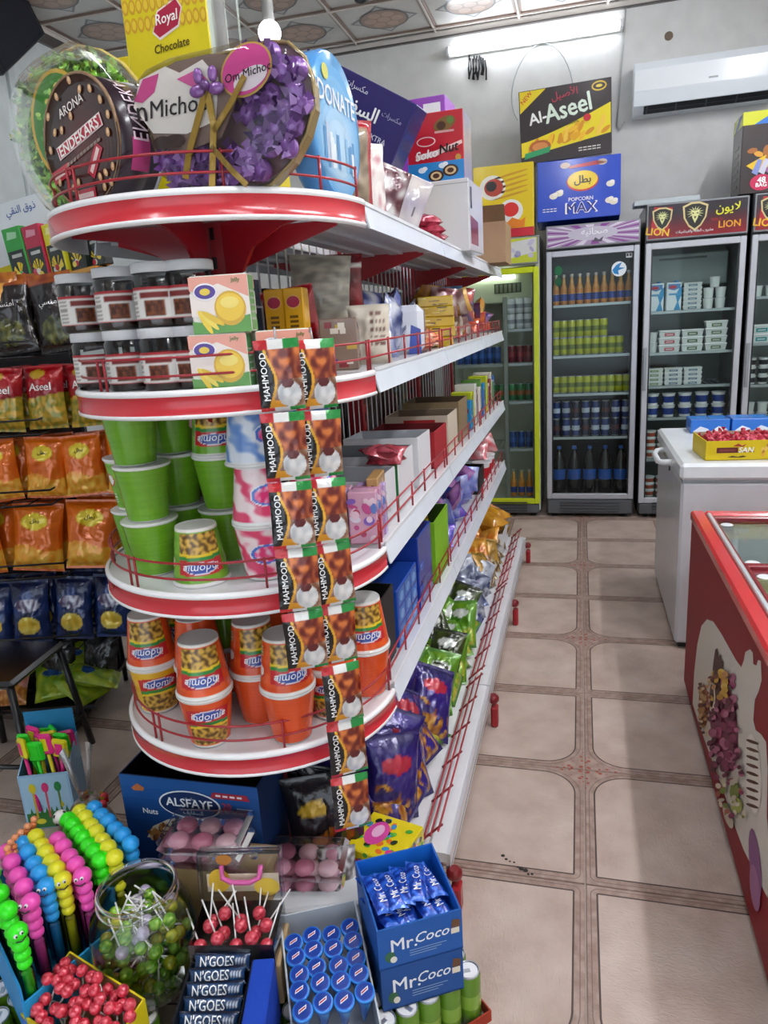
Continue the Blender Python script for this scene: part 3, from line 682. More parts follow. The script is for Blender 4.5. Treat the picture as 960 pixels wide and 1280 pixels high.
# yellow cooler goods
wt = Proto(can('#c9ccd2', '#8e939c', .03, .11)); rdc = Proto(can('#6a1c28', '#8c3038', .03, .13)); grc = Proto(can('#2a6a3c', '#86502a', .03, .13)); blc = Proto(can('#1f3f7e', '#305aa0', .028, .13)); wbt = Proto(bottle_glass())
for k in range(4):
    x = -.5+k*.062
    for q in range(2): wt.put((x, FY+.14, 1.426+q*.112), (0, 0, k), 'silver drink can in the yellow-framed cooler', 'silver cans')
    for q in range(1): rdc.put((x, FY+.14, 1.176+q*.132), (0, 0, k), 'dark red drink can in the yellow-framed cooler', 'dark red cans')
    grc.put((x, FY+.14, .891), (0, 0, k), 'green and brown drink can in the yellow-framed cooler', 'green cans')
    blc.put((x, FY+.14, .526), (0, 0, k), 'navy drink can low in the yellow-framed cooler', 'navy cans')
    wbt.put((x, FY+.14, .14), (0, 0, k), 'small bottle on the floor of the yellow-framed cooler', 'small bottles')
for k in range(6): blc.put((-.9+k*.058, FY+.14, 1.176), (0, 0, k), 'blue drink can on the mid shelf of the yellow-framed cooler', 'blue cans, yellow cooler')
for k in range(6): grc.put((-.9+k*.064, FY+.14, .891), (0, 0, k), 'green and brown drink can in the yellow-framed cooler', 'green cans')
# ------------------------------------------------------------------ cartons standing on the coolers
def carton(name, label, cat, w, d, h, col, prints=None, loc=(0, 0, 0), rot=(0, 0, 0), m='gloss', bev=.003, **kw):
    """a printed carton: origin at the middle of its base, front face to -Y; prints(b, front, right, left, top, back)"""
    b = MB(); b.bbox((-w/2, -d/2, 0), (w/2, d/2, h), col, bev, **kw)
    if prints:
        prints(b, Pl((-w/2, -d/2, 0), (w, 0, 0), (0, 0, h)), Pl((w/2, -d/2, 0), (0, d, 0), (0, 0, h)), Pl((-w/2, d/2, 0), (0, -d, 0), (0, 0, h)), Pl((-w/2, -d/2, h), (w, 0, 0), (0, d, 0)), Pl((w/2, d/2, 0), (-w, 0, 0), (0, 0, h)))
    o = b.build(name, m); o.location = loc; o.rotation_euler = rot
    return tag(o, label, cat)
def curls(b, pl, n, u0, v0, u1, v1, cols, r, d=.002, seed=1, asp=2.2):
    q = random.Random(seed)
    for k in range(n): b.ell(pl, q.uniform(u0, u1), q.uniform(v0, v1), r, r/asp*pl.W/pl.H*1.2, q.choice(cols), d+k*.00004, 9, q.uniform(0, 3))
def pr_aseel(b, f, r, l, t, k):
    D = .001
    b.rect(f, .01, .01, .99, .99, '#332a2b', D); b.pol(f, [(.01, .99), (.01, .7), (.3, .99)], '#e8d21c', D*2); b.txt(f, 'NEW', .085, .905, .06, '#c7402a', D*4, rot=.75)
    top = [(.01+i/14*.98, .30+.38*(i/14)**1.3) for i in range(15)]; bot = [(.01+i/14*.98, .10+.18*(i/14)) for i in range(15)]
    b.pol(f, top+bot[::-1], '#ecd81e', D*2)
    q = random.Random(4)
    for i in range(46):
        u = q.uniform(.1, .97); lo = .14+.2*u; hi = .24+.36*u**1.3
        b.ell(f, u, q.uniform(lo, max(lo+.02, hi)), .06, .032, q.choice(['#e5a91c', '#f0bd28', '#d8941a', '#f4cc48']), D*3+i*.00005, 9, q.uniform(.2, 1.4))
    b.ell(f, .22, .22, .12, .09, '#b5642c', D*7, 14); b.ell(f, .22, .22, .09, .06, '#d98c48', D*7.5, 12)
    b.pol(f, [(.04, .07), (.32, .13), (.34, .21), (.05, .15)], '#2f9c62', D*8)
    b.txt(f, 'Al-', .2, .62, .15, '#f4f4f0', D*5, bold=.03, rot=.16); b.txt(f, 'Aseel', .53, .69, .32, '#dfeedd', D*5, w=.5, bold=.03, rot=.16); b.txt(f, 'الأصيل', .5, .88, .15, '#b8324a', D*5, rot=.1)
    b.txt(f, 'Peanut Classic', .48, .475, .055, '#3d3226', D*9, rot=.17, w=.4); b.ell(f, .74, .52, .04, .05, '#c92f36', D*9); b.ell(f, .87, .91, .08, .065, '#d8b62c', D*5); b.ell(f, .87, .91, .065, .045, '#3a2f2a', D*6); b.ell(f, .87, .91, .035, .02, '#e4c63a', D*7)
    [b.rect(f, .64+q_*.05, .12-.035*w_, .68+q_*.05, .135-.035*w_, '#d8d4cc', D*4) for q_ in range(5) for w_ in range(2)]
def pr_max(b, f, r, l, t, k):
    D = .001
    b.txt(f, 'POPCORN', .53, .33, .062, '#f0f2f4', D*2, w=.34, bold=.02); b.txt(f, 'MAX', .54, .185, .175, '#f4f5f7', D*2, w=.42, bold=.05); b.txt(f, 'MAX', .54, .185, .16, '#1b2f86', D*3, w=.37, bold=.02)
    b.ell(f, .55, .62, .19, .17, '#c9342c', D, 24); b.ell(f, .55, .635, .18, .155, '#efce22', D*2, 24)
    b.txt(f, 'بطل', .55, .63, .16, '#1b1b1b', D*3, bold=.03); b.pol(f, [(.36, .88), (.72, .93), (.84, .89), (.72, .86), (.4, .84)], '#b33240', D)
    for u, v in ((.2, .41), (.27, .45), (.88, .53), (.87, .26), (.92, .23)): b.ell(f, u, v, .05, .05, '#e8e2cf', D); b.ell(f, u+.02, v+.03, .03, .03, '#f5f1e4', D*2)
    for u, v in ((.34, .9), (.78, .9)): b.ell(f, u, v, .06, .05, '#c9b7a6', D)
    [b.rect(f, .07+q_*.045, .195-.04*w_, .105+q_*.045, .21-.04*w_, '#e8ecf4', D*2) for q_ in range(4) for w_ in range(2)]
def pr_kid(b, f, r, l, t, k):
    D = .001
    b.rect(f, 0, 0, 1, .12, '#c92a38', D)
    for i in range(5):
        v = .86-i*.07; b.ell(f, .62, v, .3, .016, '#cf9a1e', D, 12, .18)
    b.ell(f, .32, .7, .22, .17, '#f4f0e0', D); b.ell(f, .34, .7, .16, .12, '#b03d2c', D*2); b.ell(f, .3, .72, .09, .07, '#2b2422', D*3)
    b.ell(f, .62, .36, .2, .16, '#f0efe6', D); b.ell(f, .62, .38, .13, .1, '#d8342c', D*2)
    b.pol(f, [(.4, .12), (.42, .24), (.55, .2), (.64, .27), (.78, .22), (.86, .26), (.84, .13)], '#e0801c', D*3)
def pr_bag48(b, f, r, l, t, k):
    D = .001
    for pl in (f, l):
        b.rect(pl, 0, .84, 1, 1, '#ccd02a', D); b.pol(pl, [(.2, .84), (.6, .99), (.95, .99), (.5, .84)], '#2f6fc0', D*2)
    b.pol(f, [(.1, .35), (.9, .62), (.9, .45), (.3, .25)], '#e8c02a', D); curls(b, f, 14, .15, .36, .8, .58, ['#c87f2c', '#e0a23c', '#a3642a'], .09, D*2, 3)
    for k_ in range(4): b.pol(f, [(.2+k_*.12, .26), (.3+k_*.12, .42), (.38+k_*.12, .4), (.3+k_*.12, .22)], ['#7f8fc8', '#c8c8d8', '#9a5f8c', '#b8bcd0'][k_], D*3+k_*.0003)
    b.ell(f, .38, .13, .2, .1, '#c92c58', D*4); b.txt(f, '48', .38, .16, .07, '#ffffff', D*6, bold=.04); b.txt(f, 'BAG', .38, .1, .05, '#ffffff', D*6, bold=.03)
    for k_ in range(6): b.rect(l, .2, .1+k_*.1, .7, .14+k_*.1, '#8c8478', D*2)
zc = 2.12
o = carton('snack_carton', 'large blue popcorn carton leaning on top of the purple-signed cooler', 'carton', .56, .26, .40, '#1f49c0', pr_max, (-.02, FY+.17, 2.165), (radians(-7), 0, 0)); o.location.z = 2.118+.016
o = carton('snack_carton', 'dark brown peanut curls carton balanced on the blue popcorn carton', 'carton', .61, .22, .46, '#3a3030', pr_aseel, (-.105, FY+.22, 2.60), (radians(4), radians(-1.5), 0), left='#d8b82a'); o.location.z = 2.56
carton('snack_carton', 'yellow snack carton with red base strip on the yellow cooler', 'carton', .42, .28, .48, '#e3c818', pr_kid, (-.53, FY+.16, 2.068), (0, 0, 0))
carton('snack_carton', 'dark 48-bag snack carton on top of the corner cooler', 'carton', .34, .3, .49, '#332a2a', pr_bag48, (1.17, FY+.18, 2.203), (0, 0, 0))
o = MB(); o.bbox((-.21, -.03, 0), (.21, .14, .035), '#b9c3c6', .004); tag(o.build('plastic_tray', 'plastic', None, (.56, FY+.1, 2.198)), 'flat grey plastic tray lying on the dairy cooler', 'tray')
# ------------------------------------------------------------------ air conditioner, cables and wall clutter
ac = thing('air_conditioner', 'white split air conditioner on the wall above the dairy cooler', 'air conditioner', (.80, RY1, 2.86))
b = MB(); X0, X1 = -.445, .47
prof = [(0, .0), (-.12, .0), (-.19, .045), (-.205, .13), (-.205, .27), (-.18, .32), (0, .335)]
vs = [(x, y, z) for x in (X0, X1) for y, z in prof]; n = len(prof)
b.add(vs, [tuple(range(n)), tuple(range(2*n-1, n-1, -1))]+[(i, n+i, n+(i+1) % n, (i+1) % n) for i in range(n)], '#dfe6ea')
b.build('body', 'plastic', ac)
MB().box((X0+.004, -.2075, .135), (X1-.004, -.204, .265), '#e9eff2').build('front_panel', 'gloss', ac)
b = MB(); pl = Pl((X0+.07, -.1235, .0035), (X1-X0-.1, 0, 0), (0, -.066, .0425)); b.rect(pl, 0, 0, 1, .95, '#23272b', .003)
for k in range(4): b.rect(pl, .24*k+.02, .1, .24*k+.03, .9, '#5b6166', .005)
b.rect(pl, 0, .42, 1, .5, '#4a4f54', .006); b.build('air_outlet', 'plastic', ac)
b = MB(); pl = Pl((.02, -.2078, .15), (.1, 0, 0), (0, 0, .03)); b.rect(pl, .2, .3, .8, .7, '#9aa3a8', .0006); b.build('badge', 'plastic', ac)
P = lambda x, y, o=.012: AT(x, y, 'y', RY1-o)
tag(MB().tube([P(783, 2), P(779, 60), P(774, 120), P(771, 158), P(774, 162), P(781, 152)], .006, '#a7aaa8').build('cable', 'rubber'), 'thin grey cable running down the wall beside the air conditioner', 'cable')
pts = [P(678+38*cos(a)+3*sin(a*2), 110+56*sin(a)-.1*38*cos(a), .02) for a in [2.4+k*.2 for k in range(27)]]
tag(MB().tube(pts, .004, '#9fa5a6').build('cable_loop', 'rubber'), 'thin cable hanging in a loop behind the peanut curls carton', 'cable')
b = MB()
for k in range(11):
    u = 586+k*2.0+rnd.uniform(-1, 1); b.tube([P(u, 72+rnd.uniform(-3, 4), .012), P(u+rnd.uniform(-2, 2), 86, .02), P(u+rnd.uniform(-2, 2), 97+rnd.uniform(-5, 4), .012)], .0065, '#26262a', 5)
tag(b.build('cable_bundle', 'rubber'), 'bundle of short black wires sticking out of the wall below the tube lamp', 'cable')
b = MB(); p = P(836, 45, .0); b.lathe([(.03, 0), (.026, .004), (.02, .006)], 12, '#6f6152'); o = b.build('wall_bracket', 'rubber'); o.location = (p.x, RY1, p.z); o.rotation_euler = (pi/2, 0, 0); tag(o, 'small brown plug in the wall above the air conditioner', 'wall plug')
cc = AT(452, 4, 'z', RZ-.1)
t = thing('security_camera', 'small black dome camera under the ceiling', 'camera', (cc.x, cc.y, RZ-.001)); b = MB(); b.lathe([(.012, -.10), (.045, -.085), (.05, -.05), (.045, -.02), (.03, 0)], 18, '#1c1d20'); b.build('housing', 'plastic', t); MB().ball((-.0, -.03, -.075), .025, '#3a3d44', 12, 8).build('lens', 'gloss', t)
# ================================================================== chest freezers
wz = .875
wfz = thing('chest_freezer', 'white chest freezer with lid handle standing before the dairy cooler', 'freezer', (.80, 3.78, 0))
def WF(b, n, m='paint'): return b.build(n, m, wfz, (-.80, -3.78, 0))
b = MB(); b.bbox((.43, 3.30, .03), (1.17, 4.28, .79), '#cfd2d5', .012); WF(b, 'body')
b = MB(); b.box((.45, 3.33, 0), (1.15, 4.25, .03), '#2a2c2e'); WF(b, 'plinth', 'rubber')
b = MB(); b.bbox((.422, 3.285, .80), (1.18, 4.29, .875), '#e6ebee', .014); WF(b, 'lid'); WF(MB().box((.435, 3.30, .79), (1.165, 4.275, .80), '#8f969a'), 'gasket', 'rubber')
b = MB(); b.tube([(.43, 3.60, .82), (.385, 3.62, .815), (.37, 3.68, .81), (.37, 3.86, .81), (.385, 3.92, .815), (.43, 3.94, .82)], .014, '#e4e8ea', 8); WF(b, 'handle', 'plastic')
b = MB(); b.lathe([(.012, 0), (.012, .006)], 12, '#3b3d40'); o = b.build('lock', 'plastic', wfz); o.location = (.43-.80, 3.72-3.78, .765); o.rotation_euler = (0, -pi/2, 0)
# red ice cream chest with sliding glass
RX, RYN, RYF, RH = .428, 1.30, 2.945, .76
rf = thing('ice_cream_freezer', 'red ice cream chest freezer with sliding glass lids and dessert picture', 'freezer', (.80, 2.1, 0))
def RF(b, n, m='paint', par=None): return b.build(n, m, par or rf, (-.80, -2.1, 0) if par is None else None)
RW = .72; R1 = RX+RW; CRD = '#b3202c'
b = MB(); b.box((RX, RYN, .03), (RX+.05, RYF, RH-.04), '#8c1420', right='#d8dcde'); b.box((R1-.05, RYN, .03), (R1, RYF, RH-.04), '#8c1420', left='#d8dcde')
b.box((RX+.05, RYN, .03), (R1-.05, RYN+.05, RH-.04), '#a61e2a', back='#d8dcde'); b.box((RX+.05, RYF-.05, .03), (R1-.05, RYF, RH-.04), '#a61e2a', front='#d8dcde'); b.box((RX+.05, RYN+.05, .03), (R1-.05, RYF-.05, .42), '#a61e2a', top='#d8dcde'); RF(b, 'body', 'matte')
b = MB()
fr = [(RX-.006, RYN-.006, RX+.045, RYF+.006), (R1-.045, RYN-.006, R1+.006, RYF+.006), (RX+.045, RYN-.006, R1-.045, RYN+.045), (RX+.045, RYF-.045, R1-.045, RYF+.006)]
for x0, y0, x1, y1 in fr: b.bbox((x0, y0, RH-.04), (x1, y1, RH), '#cc2c34', .008)
RF(b, 'top_frame', 'gloss')
b = MB()
for x0, y0, x1, y1 in ((RX+.045, RYN+.045, RX+.06, RYF-.045), (R1-.06, RYN+.045, R1-.045, RYF-.045)): b.bbox((x0, y0, RH-.04), (x1, y1, RH+.004), '#d4dadc', .003)
RF(b, 'lid_rail', 'alu')
mid = 2.28
for (y0, y1, z) in ((mid-.03, RYF-.046, RH-.018), (RYN+.046, mid+.03, RH-.006)):
    b = MB()
    for q in ((RX+.06, y0, R1-.06, y0+.03), (RX+.06, y1-.03, R1-.06, y1), (RX+.06, y0+.02, RX+.072, y1-.02), (R1-.072, y0+.02, R1-.06, y1-.02)): b.bbox((q[0], q[1], z-.008), (q[2], q[3], z+.012), '#8c2430', .003)
    lid = RF(b, 'sliding_lid', 'gloss'); MB().box((RX+.06, y0+.03, z-.002), (R1-.06, y1-.03, z+.003), '#fff').build('pane', 'glass', lid)
    for yy in (y0+.12, y1-.1): MB().lathe([(.022, z+.0035), (.020, z+.005)], 14, '#e8ecee', (RX+.1, yy, 0)).build('bumper', 'plastic', lid)
b = MB(); b.box((RX+.03, RYN+.03, 0), (R1-.03, RYF-.03, .03), '#17181a'); RF(b, 'plinth', 'rubber')
# dessert picture printed on the aisle side
b = MB(); pl = Pl((RX, 3.0, 0), (0, -3.0, 0), (0, 0, 1))
def on(px, py):
    q = AT(px, py, 'x', RX); return ((3.0-q.y)/3.0, q.z)
S7 = lambda pts: [on(560+x/2, 640+y/2) for x, y in pts]
spl = S7([(612, 480), (616, 400), (624, 330), (634, 285), (648, 268), (664, 274), (684, 304), (704, 340), (722, 372), (734, 388), (740, 372), (744, 350), (756, 343), (763, 352), (764, 380), (772, 384), (776, 370), (783, 372), (785, 420), (778, 448), (768, 470), (764, 520), (770, 545), (784, 556), (796, 575), (800, 640), (798, 760), (806, 860), (800, 965), (770, 905), (740, 845), (712, 770), (690, 700), (660, 620), (634, 548)])
b.pol(pl, spl, '#d9d3c6', .0008)
def blob(x, y, rx, ry, c, d, n=12, rot=0):
    pts = [(x+rx*cos(2*pi*i/n)*cos(rot)-ry*sin(2*pi*i/n)*sin(rot), y+rx*cos(2*pi*i/n)*sin(rot)+ry*sin(2*pi*i/n)*cos(rot)) for i in range(n)]; b.pol(pl, S7(pts), c, d)
q = random.Random(3); d = .0014
blob(640, 485, 13, 55, '#9a5a3a', d)
for k in range(9): blob(636+q.uniform(-7, 10), 440+k*11, 8, 6, q.choice(['#c9a06a', '#7a3f2a', '#d8c19a', '#b08048']), d+.0002+k*.00005)
blob(690, 520, 34, 130, '#7a2c4a', d+.0008, 20, -.12)
for k in range(46): blob(690+q.uniform(-28, 30)+ (0), 520+q.uniform(-110, 120), 9, 11, q.choice(['#8c3058', '#a8486e', '#5c1c34', '#b86a88', '#6a2440']), d+.0012+k*.00004)
b.pol(pl, S7([(668, 470), (664, 410), (668, 370), (672, 345), (677, 340), (679, 362), (686, 356), (686, 374), (692, 372), (690, 392), (684, 420), (682, 470)]), '#4a2a22', d+.0034)
blob(664, 460, 9, 42, '#e8d8c0', d+.004); blob(664, 460, 5, 30, '#4a2620', d+.0044)
for k in range(8): blob(692+q.uniform(-8, 12), 400+k*9, 9, 8, q.choice(['#d8a83a', '#e6c45a', '#c88f2c']), d+.0048+k*.00005)
blob(765, 655, 20, 100, '#e8e2d4', d+.0008, 20, -.06)
for k in range(9): blob(764, 575+k*20, 17, 4, '#5a3426', d+.0014+k*.00003, 10, .35)
blob(722, 700, 12, 26, '#7c8c3a', d+.005); blob(728, 735, 14, 20, '#a8b04a', d+.0054); blob(706, 760, 10, 34, '#c9bfa8', d+.005, 12, -.3)
blob(770, 880, 14, 90, '#8c5a86', d+.0008, 16, -.1); blob(770, 940, 12, 60, '#a87098', d+.0014, 14, -.1)
for k in range(90):
    yy = q.uniform(395, 770); xx = 690+(yy-520)*.12+q.uniform(-38, 40); cc = ['#5c1c34', '#8c3058', '#b86a88', '#6a2440'] if yy > 470 else ['#d8a83a', '#7a3f2a', '#4a2a22', '#c8905a']
    if yy > 660: cc = ['#8c3058', '#c9bfa8', '#7c8c3a', '#a85a4a', '#e0d4b8']
    blob(xx, yy, q.uniform(4, 8), q.uniform(5, 9), q.choice(cc), d+.006+k*.00003, 9, q.uniform(0, 3))
for k in range(26): blob(648+q.uniform(-12, 14), 420+k*5.5, 5, 4, q.choice(['#c9a06a', '#8a4f34', '#e0c8a0', '#5a3020', '#b8843a']), d+.0088+k*.00003, 8)
RF(b, 'dessert_picture', 'matte')
# ice creams lying in the red chest
icp = []
def ice_pack(c_, c2):
    b = MB(); b.bbox((-.09, -.055, 0), (.09, .055, .07), c_, .006, top=c2); pl = Pl((-.09, -.055, .07), (.18, 0, 0), (0, .11, 0)); b.ell(pl, .5, .5, .3, .3, '#e9e4d8'); b.ell(pl, .45, .5, .15, .18, '#9a6a4a', .001); return Proto(tag(b.build('ice_cream_box', 'paper'), 'x', 'ice cream box'))
ips = [(ice_pack('#c9c4b4', '#d8d4c4'), 'cream-coloured ice cream box inside the red chest'), (ice_pack('#8f9aa8', '#aab4c2'), 'grey-blue ice cream box inside the red chest'), (ice_pack('#b8b07c', '#d2ca94'), 'olive-yellow ice cream box inside the red chest')]
for i in range(10):
    for j in range(3):
        for l in range(2 if (i*3+j) % 4 else 3):
            P_, lb = ips[rnd.randrange(3)]; P_.put((RX+.15+j*.2, RYN+.15+i*.142, .422+l*.0715), (0, 0, rnd.uniform(-.06, .06)), lb, 'ice cream boxes in the red chest')
# open candy box on the white freezer
def tray_box(name, label, cat, w, d, h, outer, inner, loc, rz=0, prints=None, tk=.004, hf=None, m='paper'):
    """an open-topped display box; hf = height of its front wall"""
    t = thing(name, label, cat, loc, rz); hf = hf or h
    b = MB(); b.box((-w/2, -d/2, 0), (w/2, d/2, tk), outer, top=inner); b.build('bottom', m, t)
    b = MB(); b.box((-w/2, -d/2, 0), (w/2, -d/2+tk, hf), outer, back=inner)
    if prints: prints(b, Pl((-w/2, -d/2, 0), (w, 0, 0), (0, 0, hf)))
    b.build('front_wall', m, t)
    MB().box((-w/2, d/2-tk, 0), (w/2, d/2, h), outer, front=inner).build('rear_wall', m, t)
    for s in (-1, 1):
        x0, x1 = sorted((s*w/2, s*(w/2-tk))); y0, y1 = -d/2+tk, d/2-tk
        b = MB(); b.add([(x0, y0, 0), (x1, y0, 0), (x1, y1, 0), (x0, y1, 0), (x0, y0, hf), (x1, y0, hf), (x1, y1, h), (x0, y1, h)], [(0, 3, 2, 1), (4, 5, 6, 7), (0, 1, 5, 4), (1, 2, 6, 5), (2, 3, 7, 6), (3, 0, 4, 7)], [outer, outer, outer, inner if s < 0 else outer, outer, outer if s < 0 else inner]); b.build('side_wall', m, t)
    return t
def pr_san(b, f):
    b.rect(f, .02, .04, .98, .96, '#d8bd16', .0008); b.rect(f, .12, .38, .36, .66, '#5a1c20', .0014); b.rect(f, .15, .46, .33, .58, '#7a3a34', .002); b.txt(f, 'SAN', .45, .53, .26, '#f4f4f0', .002, bold=.03, shear=.2); b.rect(f, .34, .4, .54, .44, '#5a1c20', .0014)
    b.pol(f, [(.24, .16), (.3, .24), (.36, .18), (.42, .24), (.46, .17), (.4, .13)], '#4a3a14', .002); curls(b, f, 30, .62, .25, .95, .8, ['#b7792c', '#d8a042', '#8c5a24', '#e8c26a'], .03, .0016, 8)
    b.pol(f, [(.3, .72), (.36, .86), (.4, .74), (.45, .84), (.42, .68)], '#a83a2c', .0014)
cz = wz+.0005
tray_box('candy_box', 'yellow open candy box full of red sweets on the white freezer', 'box', .36, .26, .085, '#dcc21c', '#b9a890', (.70, 3.49, cz), radians(4), pr_san)
def candy(c_):
    b = MB(); b.ball((0, 0, 0), .014, c_, 8, 5, .62, 1.25); b.lathe([(.002, .014), (.011, .026)], 7, c_); b.lathe([(.011, -.026), (.002, -.014)], 7, c_); o = b.build('wrapped_sweet', 'foil'); return Proto(tag(o, 'x', 'sweet'))
cys = [candy('#b8283e'), candy('#d04a5e')]
for i in range(11):
    for j in range(8):
        for l in range(1):
            x = -.145+i*.029; y = -.098+j*.028; ca, sa = cos(radians(4)), sin(radians(4))
            cys[(i+j) % 2].put((.70+x*ca-y*sa, 3.49+x*sa+y*ca, cz+.062+rnd.uniform(0, .022)), (rnd.uniform(0, 3), rnd.uniform(0, 3), rnd.uniform(0, 3)), 'red foil-wrapped sweet in the yellow box on the white freezer', 'red sweets')
def pr_blue(b, f, r, l, t, k):
    for u in (.05, .52): b.pol(f, [(u, .1), (u+.2, .5), (u+.4, .3), (u+.44, .1)], '#e4ecf4'); b.rect(t, u, .1, u+.42, .85, '#2f86e0')
for k in range(2): carton('blue_carton', ['flat blue carton on the white freezer next to its corner', 'flat blue carton on the white freezer against the coolers'][k], 'carton', .19, .16, .07, '#1f6fd0', pr_blue, (.66+k*.2, 4.17, cz), (0, 0, .02))
# ================================================================== goods on the rounded end unit
def noodle_cup(base, kind):
    """instant noodle cup, base down; wide rim on top. kind: which print"""
    R0, R1_, H_ = .044, .060, .124
    t = thing('noodle_cup', 'x', 'cup'); q = random.Random(hash(kind) % 97 if not isinstance(kind, str) else len(kind)*7)
    pal = {'green': ('#5f9a1e', '#7cb52c'), 'orange': ('#d8481c', '#e8602a'), 'yellow': ('#e0a818', '#e8bd3a'), 'pink': ('#e8b4b8', '#d84a6a'), 'blue': ('#d6dde6', '#4a74b8')}[base]
    def colf(u, v):
        n = noise.noise(Vector((u*9, v*7, len(kind)*3.1)))
        if kind == 'plain': return mixc(pal[0], pal[1], .5+.5*noise.noise(Vector((u*3, v*26, 1)))*.6)
        w = (u*2) % 1.0                                   # the picture repeats on the two sides
        if base in ('pink', 'blue'):
            if v < .04 or v > .96: return '#eceaea'
            e = ((w-.36)/.24)**2+((v-.5)/.2)**2
            if e < 1: return mixc('#e83a78', '#f4d8e4', max(0, min(1, .3+1.6*noise.noise(Vector((u*30, v*9, 2)))))) if e < .55 else '#4a78d0' if e < .85 else '#eef0f6'
            sw = sin(w*12+v*9+2.5*n)
            if base == 'pink': return mixc('#e2456e', '#f6e2e2', max(0, min(1, .5+.9*sw)))
            return mixc('#dfe6f0', '#5a88d0', max(0, min(1, .25+.7*sw)))
        if v < .04 or v > .96: return '#ebe6da'
        du = w-.36; arc = .04*(du/.3)**2
        if abs(du) < .29:
            if .05 < v < .44-arc: return mixc('#d8ac44', '#5f4218', max(0, min(1, .42+1.7*noise.noise(Vector((u*34, v*13, 2))))))     # noodles
            if .44-arc <= v < .49-arc: return '#e9c92a'
            if .49-arc <= v < .56-arc: return '#2f8a3a'
            if .56-arc <= v < .84-arc: return '#3a55a8' if (du/.2)**2+((v+arc-.70)/.09)**2 < 1 else '#e6e4ea' if (du/.22)**2+((v+arc-.70)/.11)**2 < 1 else '#c42a30'
        if ((w-.84)/.09)**2+((v-.62)/.13)**2 < 1: return '#eeeee6' if ((w-.84)/.07)**2+((v-.62)/.10)**2 < 1 else '#b8352c'
        if .80 < w < .88 and .14 < v < .34: return '#3c5a3a' if int(v*40) % 2 else '#cfd8b0'
        return mixc(pal[0], pal[1], max(0, min(1, .5+n)))
    b = MB(); b.grid(lambda u, v: ((R0+(R1_-R0)*v)*cos(2*pi*u), (R0+(R1_-R0)*v)*sin(2*pi*u), .003+(H_-.008)*v), 110, 44, colf); b.lathe([(.0001, .004), (R0*.93, .004), (R0*.98, 0), (R0, .003)], 24, '#e9e9e4', capb=False)
    if kind != 'plain' and base not in ('pink', 'blue'):
        vs, fs, tw, th = text_mesh('indomie', 0, .2); kk = .017/th
        for ua in (.18, .68):
            b.add([((R0+(R1_-R0)*(.70+y*kk/H_)+.0006)*cos(2*pi*ua+x*kk/.055), (R0+(R1_-R0)*(.70+y*kk/H_)+.0006)*sin(2*pi*ua+x*kk/.055), .003+(H_-.008)*.70+y*kk) for x, y in vs], fs, '#f4f4f6')
    b.build('body', 'gloss', t)
    MB().lathe([(R1_, H_-.007), (R1_*1.05, H_-.004), (R1_*1.05, H_), (R1_*.98, H_), (.0001, H_-.0005)], 28, '#e6e6e2', capb=False).build('lid', 'gloss', t)
    return t
CH = .1245
PR = {}
for nm, bs, kd in (('gp', 'green', 'plain'), ('gn', 'green', 'noodles'), ('on', 'orange', 'noodles'), ('op', 'orange', 'plain'), ('yn', 'yellow', 'noodle print'), ('pk', 'pink', 'candy'), ('bl', 'blue', 'berry')): PR[nm] = Proto(noodle_cup(bs, kd))
def cupat(nm, xy, tier, inv, rz, label, group, z0, dx=0, dy=0, tilt=0):
    z = z0+tier*CH
    if inv: PR[nm].put((xy[0]+dx, xy[1]+dy, z+CH-.0005), (pi+tilt, 0, rz), label, group)
    else: PR[nm].put((xy[0]+dx, xy[1]+dy, z+.0005), (tilt, 0, rz), label, group)
z3 = SZ[2]+.0008
A = (-1.02, 1.475); B = (-.928, 1.378); C = (-.79, 1.335); D = (-.655, 1.375); E1 = (-.925, 1.515); F = (-.795, 1.485)
for k, (nm, xy, tr_, inv, rz) in enumerate((
        ('gp', A, 0, 0, .3), ('gn', A, 1, 0, 1.5), ('gp', B, 0, 0, 1), ('gp', B, 1, 0, 2), ('gp', (B[0]-.012, B[1]), 2, 0, 3), ('gn', C, 0, 1, .1), ('gp', F, 0, 0, 1), ('gp', F, 1, 0, 2), ('gn', F, 2, 1, -.1),
        ('gp', E1, 0, 0, 1), ('gp', E1, 1, 0, .4), ('gp', E1, 2, 0, 1.4))):
    cupat(nm, xy, tr_, inv, rz, ['plain green noodle cup, %s', 'green noodle cup with noodle picture, %s'][nm == 'gn'] % ['standing on the end shelf deck', 'second up in its stack', 'topmost of its stack'][tr_], 'green noodle cups', z3)
for k, (nm, xy, tr_, inv, rz) in enumerate((('pk', D, 0, 0, 1.0), ('pk', D, 1, 1, .4), ('bl', D, 2, 1, .8), ('pk', (-.56, 1.455), 0, 0, 2), ('pk', (-.56, 1.455), 1, 1, 1), ('bl', (-.56, 1.455), 2, 1, 1.2))):
    cupat(nm, xy, tr_, inv, rz, ['pink and white cup standing on the deck by the green noodle cups', 'upside-down pink and white cup resting on another pink cup', 'white and blue berry cup on top of the pink cups'][tr_], 'pink cups', z3)
z4 = SZ[3]+.0008
cols4 = [((-1.0, 1.415), 'yn', 'on', .2), ((-.985, 1.535), 'op', 'on', 0), ((-.868, 1.395), 'yn', 'on', 0), ((-.80, 1.300), 'on', 'on', .12), ((-.725, 1.410), 'op', 'on', -.02), ((-.62, 1.345), 'op', 'on', 0), ((-.56, 1.455), 'on', 'on', 0), ((-.505, 1.565), 'op', 'on', 0)]
cols4[2] = ((-.872, 1.415), 'op', 'op', 0)
